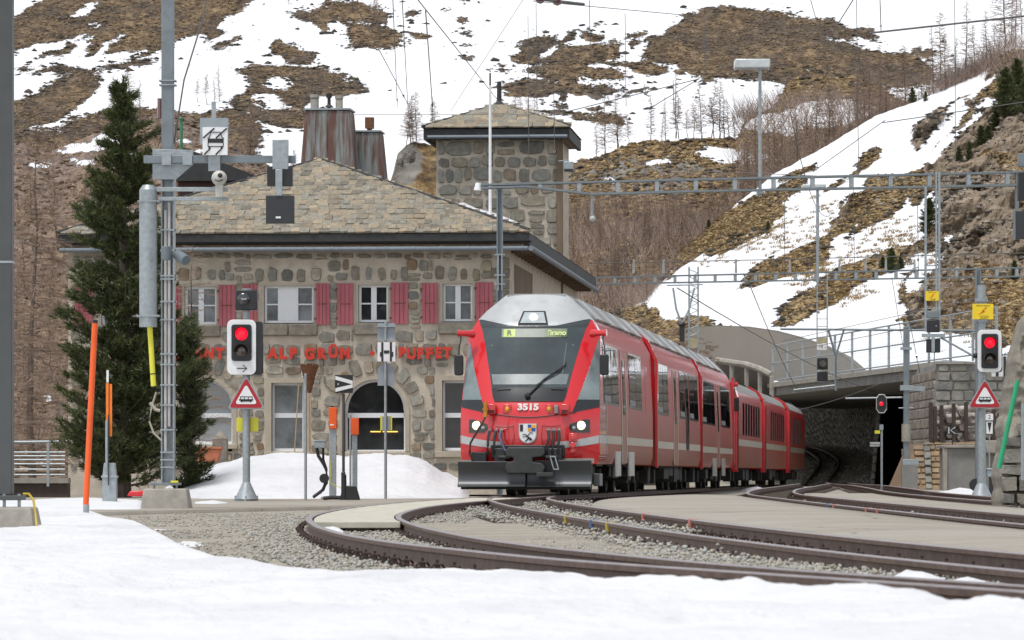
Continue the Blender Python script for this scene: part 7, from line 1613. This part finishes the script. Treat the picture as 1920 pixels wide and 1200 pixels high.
def plant(k, loc, h, label, group, cat_='tree'):
    p = protos[k]
    if k not in used: o = p; used.add(k)
    else: o = copy_tree(p)
    for q in ('ordx', 'ordg'):
        if q in o.keys(): del o[q]
    s = h/8.; o.location = loc; o.scale = (s*random.uniform(.9,1.1),)*2+(s,); o.rotation_euler = (random.uniform(-.05,.05), random.uniform(-.05,.05), random.uniform(0, 6.28))
    tag(o, label, cat_, group); return o
G = 'bare larches on the hillsides'
ORD = 'first second third fourth fifth sixth seventh eighth ninth tenth eleventh twelfth thirteenth fourteenth fifteenth sixteenth seventeenth eighteenth nineteenth twentieth twenty-first twenty-second twenty-third'.split()
def tagx(o, px, fmt): o['ordx'] = px; o['ordg'] = fmt; return o
def on(lay, px, py, hp, k, label):
    X, Y, Z = LAY[lay](px, py); return plant(k, (X, Y, Z-.25), hp*Y/F*1.02, label, G)
L_ = 'slender bare larch on the crest of the brown knoll right of the tower'
for px, py, hp, k in ((1135,288,110,0),(1118,294,75,3),(1157,272,105,0),(1180,268,60,2),(1160,270,70,4),(1222,262,90,1),(1250,260,85,3),(1266,258,130,5),(1272,258,80,4),(1300,262,70,2),(1316,262,115,0),(1340,256,100,2),(1335,250,75,4),(1350,243,108,1),(1357,243,95,3),(1367,243,80,5),(1376,242,70,3),(1290,262,60,4),(1240,262,60,5)):
    o = on('wooded_knoll', px, py, hp, k, L_); o['ordx'] = px; o['ordg'] = '%s bare larch from the left along the crest of the brown knoll'
L2 = 'bare larch in the dense brown wood between knoll and snow slope'
rr = random.Random(5)
for i in range(105):
    px = rr.uniform(1390, 1760); top = np.interp(px, [1395,1450,1500,1600,1700,1760], [350,330,300,262,232,215]); py = top+rr.uniform(-25, 110); on('wooded_knoll', px, py, rr.uniform(75, 145), rr.choice((0,1,3,5,3,1)), L2)
L3 = 'bare larch in the brown slope below the knoll behind the nearer gantry'
for i in range(62): on('wooded_knoll', rr.uniform(1062, 1400), rr.uniform(390, 590), rr.uniform(60, 110), rr.choice((0,1,3,4,5)), L3)
L4 = 'bare larch standing on the snow crest at the upper right'
for px, py, hp in ((1738,182,90),(1752,176,130),(1765,170,150),(1774,168,110),(1790,160,90),(1812,150,150),(1828,144,100),(1850,128,110),(1862,118,80),(1884,90,170),(1895,80,90),(1905,66,110),(1915,62,90),(1872,100,70),(1842,136,70)): o = on('right_hillside', px, py, hp, rr.choice((0,1,3,5)), L4); o['ordx'] = px; o['ordg'] = '%s bare larch from the left on the upper right snow crest'
L5 = 'small dark larch against the far snow beside the station chimneys'
for px, py, hp in ((470,290,110),(478,285,60),(545,270,80),(530,240,55),(390,212,60),(410,205,70),(400,208,55),(372,206,45)): tagx(on('scrubby_slope' if py > 250 else 'far_hillside', px, py, hp, rr.choice((0,4,3)), L5), px, '%s small larch from the left on the snow beside the station chimneys')
L6 = 'larch on the rock outcrop left of the stone tower'
for px, py, hp, k in ((770,268,100,4),(762,272,80,2),(780,268,110,0),(775,266,70,2),(812,268,100,3),(818,268,90,0)): tagx(on('rock_outcrop', px, py, hp, k, L6), px, '%s larch from the left on the rock outcrop beside the stone tower')
L7 = 'tiny faint larch high on the far brown and snowy hillside'
for px, py, hp in ((700,48,75),(705,40,60),(660,20,50),(990,215,60),(975,215,50),(965,215,60),(1000,218,45),(540,10,40)): tagx(on('far_hillside', px, py, hp, 0, L7), px, '%s tiny faint larch from the left high on the far hillside')
L8 = 'bare larch on the purple-brown scrub slope at the far left'
for px, py, hp, k in ((72,195,70,2),(75,275,60,2),(212,230,100,1),(245,225,120,0),(262,228,85,3),(225,240,70,4),(60,420,110,1),(110,470,130,2),(45,560,140,0),(90,620,150,4),(140,560,130,1),(40,720,130,3),(100,740,140,2),(160,430,110,0),(30,640,120,5),(300,260,70,2),(330,330,80,2)): tagx(on('scrubby_slope', px, py, hp, k, L8), px, '%s larch from the left on the purple-brown scrub slope at far left')
# one larger larch close by on the left with drooping twigs in front of the slope and station corner
def near_larch(px, Y, h, label, seed, **k):
    T, C = larch(seed, h=h, **k); o = bpy.data.objects.new('larch_tree', None); COL.objects.link(o); o.location = (WX(px, Y), Y, -.4)
    T.build('trunk', BARK, o); C.build('branches', TWIG, o, smooth=False); tag(o, label, 'tree')
near_larch(62, 112, 9.5, 'large bare larch with fine drooping twigs at the far left behind the railing', 41, thick=.12, dens=2.2, spread=.26, droop=-.12, low=.1, tw=.008)
near_larch(10, 106, 8.0, 'bare larch partly hidden by the dark mast at the left edge', 42, thick=.1, dens=1.8, spread=.3, droop=-.1, low=.12, tw=.008)
near_larch(372, 98, 6.2, 'bare thin tree with reddish twigs right of the signal mast before the station', 43, thick=.06, dens=1.0, spread=.26, droop=-.05, low=.25, tw=.006)
near_larch(1205, 175, 7.4, 'bare larch just above the train roof before the snow', 44, thick=.07, dens=1.2, spread=.3, droop=-.05, low=.3, tw=.014)
near_larch(1290, 160, 6.8, 'bare larch with spreading twigs hanging over the train roof before the beige wall', 47, thick=.07, dens=1.6, spread=.42, droop=-.02, low=.25, tw=.011)
near_larch(1335, 185, 6.6, 'bare branching larch behind the train beside the curved wall', 45, thick=.08, dens=1.3, spread=.4, droop=-.02, low=.3, tw=.013)
# undergrowth of fine twigs on brown slopes (stuff)
def twigs(name, n, lay, rx, ry, hgt, seed, wf=.022, m=None):
    r = np.random.default_rng(seed); V = []
    for i in range(n):
        X, Y, Z = LAY[lay](r.uniform(*rx), r.uniform(*ry))
        for q in range(9):
            a = r.uniform(0, 6.28); l = hgt*r.uniform(.4, 1); dx, dy = math.cos(a)*.8*l, math.sin(a)*.8*l; ox, oy = r.normal(0, .25*hgt, 2); w = wf*hgt
            V += [(X+ox-w, Y+oy, Z-.1), (X+ox+w, Y+oy, Z-.1), (X+ox+dx, Y+oy+dy, Z+l)]
    o = np_mesh(name, V, np.arange(len(V)).reshape(-1,3), m or TWIG); o['kind'] = 'stuff'
twigs('undergrowth', 800, 'scrubby_slope', (-100, 480), (250, 850), .9, 3)
twigs('undergrowth', 700, 'wooded_knoll', (1050, 1750), (300, 600), .9, 4)
BRU = mat('pinkish_brushwood', (.26,.195,.16), .9, var=.3, scale=.4)
twigs('brushwood', 1000, 'wooded_knoll', (1062, 1420), (395, 600), 2.6, 14, .007, BRU)
twigs('brushwood', 1100, 'wooded_knoll', (1390, 1770), (190, 430), 3.0, 15, .007, BRU)
twigs('brushwood', 260, 'right_hillside', (1760, 1930), (70, 150), 2.2, 16, .007, BRU)
twigs('brushwood', 1000, 'scrubby_slope', (-60, 560), (330, 860), 1.1, 17, .008, BRU)
GRS = mat('dry_grass', (.30,.20,.085), .9, var=.3, scale=1.2)
def tufts(n, lay, spots, hgt, seed):
    r = np.random.default_rng(seed); V = []
    for i in range(n):
        cx, cy, sx, sy = spots[r.integers(len(spots))]; X, Y, Z = LAY[lay](cx+r.normal(0, sx), cy+r.normal(0, sy))
        for q in range(14):
            l = hgt*r.uniform(.5, 1); ox, oy = r.normal(0, .16, 2); dx, dy = r.normal(0, .4*l), r.normal(-.35*l, .3*l); w = .03
            V += [(X+ox-w, Y+oy, Z-.05), (X+ox+w, Y+oy, Z-.05), (X+ox+dx, Y+oy+dy, Z+l*.55)]
    o = np_mesh('dry_grass', V, np.arange(len(V)).reshape(-1,3), GRS); o['kind'] = 'stuff'
tufts(1500, 'right_hillside', [(1370,420,50,22),(1300,462,30,15),(1450,450,50,22),(1560,535,35,12),(1590,420,40,22),(1790,560,35,30),(1840,600,30,20),(1690,460,40,20),(1880,560,25,40),(1520,500,45,12)], .38, 8)

# ------------------------------------------------------------------ evergreens
NEED = NT('pine_needles'); _g = NEED.add('ShaderNodeNewGeometry'); _n = NEED.noise(_g.outputs['Position'], 3.0, 4); _r = NEED.math('ADD', NEED.math('MULTIPLY', _g.outputs['Random Per Island'], .5), NEED.math('MULTIPLY', _n, .6))
NEED.link(NEED.ramp(_r, [(.2, (.02,.032,.014)), (.5, (.055,.075,.024)), (.85, (.13,.145,.04))]), NEED.b.inputs['Base Color']); NEED.b.inputs['Roughness'].default_value = .65; NEED = NEED.m
def needles(pts, dirs, nb, ln, w, r):
    n = len(pts); P = np.repeat(np.array(pts), nb, 0); D = np.repeat(np.array(dirs), nb, 0); m = len(P)
    dv = D*.9 + r.normal(0, .55, (m,3)); dv /= np.linalg.norm(dv, axis=1)[:,None]; L = ln*r.uniform(.6,1.15,(m,1)); st = P + D*r.uniform(-.5,.5,(m,1))*ln
    sd = np.cross(dv, r.normal(0,1,(m,3))); sd /= np.linalg.norm(sd, axis=1)[:,None]
    V = np.stack([st-sd*w, st+sd*w, st+dv*L], 1).reshape(-1,3); return V
def pine(name, label, loc, h, prof, seed, step, nb, ln, w, group=None, rmax=1.8):
    """prof: crown radius as function of height fraction"""
    r = random.Random(seed); rn = np.random.default_rng(seed); o = bpy.data.objects.new(name, None); COL.objects.link(o); o.location = loc; tag(o, label, 'tree', group)
    T = MB(); T.path([(0,0,0),(.03,0,h*.35),(-.03,.02,h*.7),(0,0,h*.97)], [h*.02,h*.015,h*.009,.02], 8); T.build('trunk', BARK, o)
    Bm = MB(); pts = []; ds = []; zz = h*.05
    while zz < h*.97:
        nl = r.randint(4, 6)
        for k in range(nl):
            a = r.uniform(0, 6.283); R_ = prof(zz/h, a)*r.choice((.55,.8,1.0,1.1,1.2))*r.uniform(.85, 1.05); rise = r.uniform(.1,.45)
            B_ = [Vector((0,0,zz+r.uniform(-.1,.1)))]; d = Vector((math.cos(a), math.sin(a), rise*.3)); n = 5
            for i in range(n): d = (d+Vector((r.uniform(-.12,.12), r.uniform(-.12,.12), .10))).normalized(); B_.append(B_[-1]+d*(R_/n))
            Bm.path(B_, [.03,.025,.02,.015,.01,.006], 4)
            s = .20
            while s < 1.0:
                i = min(n-1, int(s*n)); p = B_[i].lerp(B_[i+1], s*n-i); side_ = Vector((-math.sin(a), math.cos(a), 0))
                wdt = R_*.36*(1-s*.5)
                for q in range(3):
                    off = side_*r.uniform(-1,1)*wdt + Vector((0,0,r.uniform(-.02,.12))); dd = (Vector((math.cos(a), math.sin(a), .55))+side_*off.dot(side_)*1.2).normalized()
                    pts.append(tuple(p+off)); ds.append(tuple(dd))
                s += step/max(.3, R_)
            pts.append(tuple(B_[-1])); ds.append(tuple((Vector((math.cos(a), math.sin(a), .9))).normalized()))
        zz += r.uniform(.13,.25)*(h/8.7)**.6
    for q in range(8): pts.append((r.uniform(-.06,.06), r.uniform(-.06,.06), h*r.uniform(.93,1.0))); ds.append((0,0,1))
    Bm.build('limb_set' if False else 'limbs', BARK, o); V = needles(pts, ds, nb, ln, w, rn); np_mesh('foliage', V, np.arange(len(V)).reshape(-1,3), NEED, o); return o
def pr(t, a):
    b_ = np.interp(t, [0,.08,.2,.4,.55,.62,.75,.85,.93,1], [1.3,1.5,1.6,1.45,1.15,1.0,.9,.62,.34,.06])
    return float(b_*(1+.22*math.sin(3*a+t*9)))
pine('stone_pine', 'tall dark green stone pine in front of the left end of the station', (WX(232, 92), 92, -.3), 9.4, pr, 3, .10, 22, .165, .012)
pine('stone_pine', 'low dark pine sprig growing between the big pine and the arched window', (WX(352, 93), 93, -.3), 4.1, lambda t, a: float(np.interp(t, [0,.3,.7,1], [.5,.5,.5,.15])), 9, .14, 14, .15, .011)
PG = 'small pines on the right hillside'
sp = pine('young_pine', 'dark young pine on the steep slope at the upper right edge', (0,0,0), 3.0, lambda t, a: float(np.interp(t, [0,.5,1], [.8,.55,.08])), 21, .22, 14, .16, .018, PG, .8)
first = True
for px, py, hp in ((1881,232,95),(1905,205,85),(1918,225,70),(1850,268,40),(1838,280,45),(1865,250,45),(1742,440,70),(1672,505,48),(1655,505,30),(1690,500,30),(1712,180,30),(1815,315,35),(1795,320,30),(1735,190,20),(1440,440,26),(1330,420,22),(1900,520,40),(1780,300,25)):
    X, Y, Z = LAY['right_hillside'](px, py); o = sp if first else copy_tree(sp); first = False; s = hp*Y/F/3.0; o.location = (X, Y, Z-.1); o.scale = (s*random.uniform(.9,1.3),)*2+(s,); o.rotation_euler = (0,0,random.uniform(0,6))
    tag(o, 'dark young pine on the steep rocky slope at the right', 'tree', PG); tagx(o, px, '%s dark young pine from the left on the steep right hillside')

# ------------------------------------------------------------------ overhead wires
wc = 0
def wire(label, p0, p1, r=.012, sag=0, ins=()):
    (ax, ay, aY), (bx, by, bY) = p0, p1; A_, B_ = Vector(W(ax, ay, aY)), Vector(W(bx, by, bY)); o = bpy.data.objects.new('overhead_wire', None); COL.objects.link(o); o.location = A_; tag(o, label, 'wire')
    n = 10; P = [(A_.lerp(B_, i/n) - A_ - Vector((0,0,sag*4*(i/n)*(1-i/n)))) for i in range(n+1)]; MB().path(P, r, 4).build('wire', WIRE, o)
    for t in ins: i = t*n; j = min(n-1, int(i)); p = P[j].lerp(P[j+1], i-j); q = P[j].lerp(P[j+1], min(1, i-j+.25)); MB().cyl(p, q, r*3, n=8).build('insulator', mat('insulator_brown', (.1,.03,.03), .2, coat=1), o)
wire('wire running down from the top centre to the corner of the station tower', (760,-30,60), (935,190,134), .012)
wire('wire falling steeply from the top toward the larch on the outcrop', (640,-40,70), (770,205,150), .012, 0, (.8,))
wire('thin wire from the top left of centre straight down to the outcrop trees', (735,-40,80), (745,200,150), .010, 0, (.9,))
wire('thin near-vertical wire passing left of the white flag pole', (752,-40,80), (765,205,150), .010)
wire('wire dropping right of the chimneys toward the tower roof', (798,20,90), (812,215,150), .014, 0, (.85,))
wire('wire rising from the tower roof to the upper centre of the snow', (845,208,134), (1000,-30,100), .008)
wire('wire from the tower rising right to the droppers above the gantry', (1040,215,110), (1310,148,108), .012)
wire('short sloping wire below the droppers above the knoll larches', (1215,205,109), (1312,147,108), .012, 0, (.05,.9))
wire('heavy wire crossing the white slope at the top right corner', (1630,62,60), (1940,28,58), .014)
wire('grey wire sloping down from the top right toward the brown knoll', (1612,-20,70), (1530,110,110), .012)
wire('long sloping wire from the top centre to the floodlight', (1000,2,60), (1280,28,66), .006)
wire('thick insulated wire end at the top edge right of centre', (990,-4,60), (1095,8,62), .022, 0, (.2,.5))
wire('wire sloping over the snow slope to the nearer gantry', (1530,318,106), (1660,225,96), .011)
wire('wire continuing right from the snow slope to the rocks', (1655,230,96), (1930,190,90), .011)
wire('long thin wire crossing from the chimneys to the right hillside', (640,215,118), (1000,215,118), .008)
wire('long thin horizontal wire across the wood at the right', (1230,318,112), (1930,345,112), .008)
wire('wire curving down from the nearer gantry to the farther gantry', (1482,210,110), (1560,400,146), .012, 1.0)
wire('wire from the upper right running down left over the underpass', (1520,0,60), (1590,250,146), .006)
wire('contact wire over the train converging on the underpass', (1270,540,100), (1640,735,190), .016, .2)
wire('contact wire above the deck sloping to the curved wall', (1400,520,110), (1500,740,200), .014, .2)
wire('steep wire from the farther gantry to the middle mast', (1690,525,146), (1725,700,150), .012, 0, (.8,))
wire('thin wire from the farther gantry down behind the deck railing', (1672,520,146), (1700,690,150), .010)
wire('thin wire across the snow above the deck to the right signal', (1465,640,140), (1830,560,110), .009)
wire('second thin wire across the snow above the deck', (1465,662,140), (1830,590,110), .009)
wire('wire from the middle mast over the dark opening to the left', (1455,775,190), (1695,700,128), .012, .2)
wire('wire crossing in front of the right rock above the green stake', (1700,760,128), (1930,640,100), .009)
for i, (px, a, b_, Y) in enumerate(((1005,5,205,112),(1038,130,320,112),(990,30,350,112),(1105,0,90,100),(1320,20,140,108),(1606,0,160,108),(1608,180,330,110),(1650,0,60,80),(1790,0,330,110),(1262,150,215,109),(1172,25,200,112),(1470,350,520,120),(1600,345,500,120),(1720,345,520,110))):
    wire(('dropper wire hanging at the left end of the nearer gantry','dropper wire just left of the tower lamp box','dropper wire in front of the stone tower','short dropper at the top above the brown knoll','dropper above the knoll crest larches','dropper hanging at the top right of the brown hill','dropper ending at the snow slope wire','short dropper from the top edge near the right','tall dropper right of the upper snow slope','short dropper over the knoll trees','faint dropper over the central snow field','dropper between the two gantries near the left lamp pole','dropper between the two gantries left of the hanging boxes','dropper between the two gantries by the hanging ladder')[i], (px, a, Y), (px+2, b_, Y), .009, 0, (.8,) if i % 2 else ())
# pantograph-like frame on the third railcar
f = Fr('pantograph', 'raised dark pantograph frame on the train roof below the farther gantry', 'pantograph', 1279, 112, 3.7, 0); x = f.x; z = f.z
m = MB(); m.path([(x(1279),0,z(640)),(x(1279),0,z(612))], .07, 8); m.build('insulator', BLACK, f.o)
m = MB(); m.path([(x(1262),0,z(540)),(x(1268),0,z(580)),(x(1278),0,z(606))], .03, 6); m.path([(x(1302),0,z(540)),(x(1292),0,z(580)),(x(1280),0,z(606))], .03, 6); m.path([(x(1250),0,z(535)),(x(1318),0,z(533))], .025, 6); m.build('arm', GALV, f.o); MB().ball((x(1279),0,z(608)), .12, 8, sz=.6).build('hinge', BLACK, f.o)
f = Fr('lattice_mast', 'slim lattice mast with striped yellow plate behind the train roof', 'mast', 1301, 150, 0, 0); x = f.x; z = f.z
m = MB(); m.box(x(1292)-.03, x(1292)+.03, -.03,.03, z(720), z(500)); m.box(x(1309)-.03, x(1309)+.03, -.03,.03, z(720), z(500))
for py in range(505, 700, 14): m.path([(x(1292),0,z(py)),(x(1309),0,z(py+7))], .015, 4); m.path([(x(1309),0,z(py+7)),(x(1292),0,z(py+14))], .015, 4)
m.build('lattice', GALV, f.o); MB().box(x(1293), x(1308), -.06, -.04, z(652), z(634)).build('yellow_plate', mat('dull_yellow', (.4,.36,.22), .6), f.o)

# labels by order from the left for trees one can point to
gr_ = {}
for o in list(COL.objects):
    if 'ordg' in o.keys(): gr_.setdefault(o['ordg'], []).append(o)
for fmt, L in gr_.items():
    L.sort(key=lambda o: o['ordx'])
    for i, o in enumerate(L): o['label'] = fmt % ORD[i]; del o['ordg']; del o['ordx']
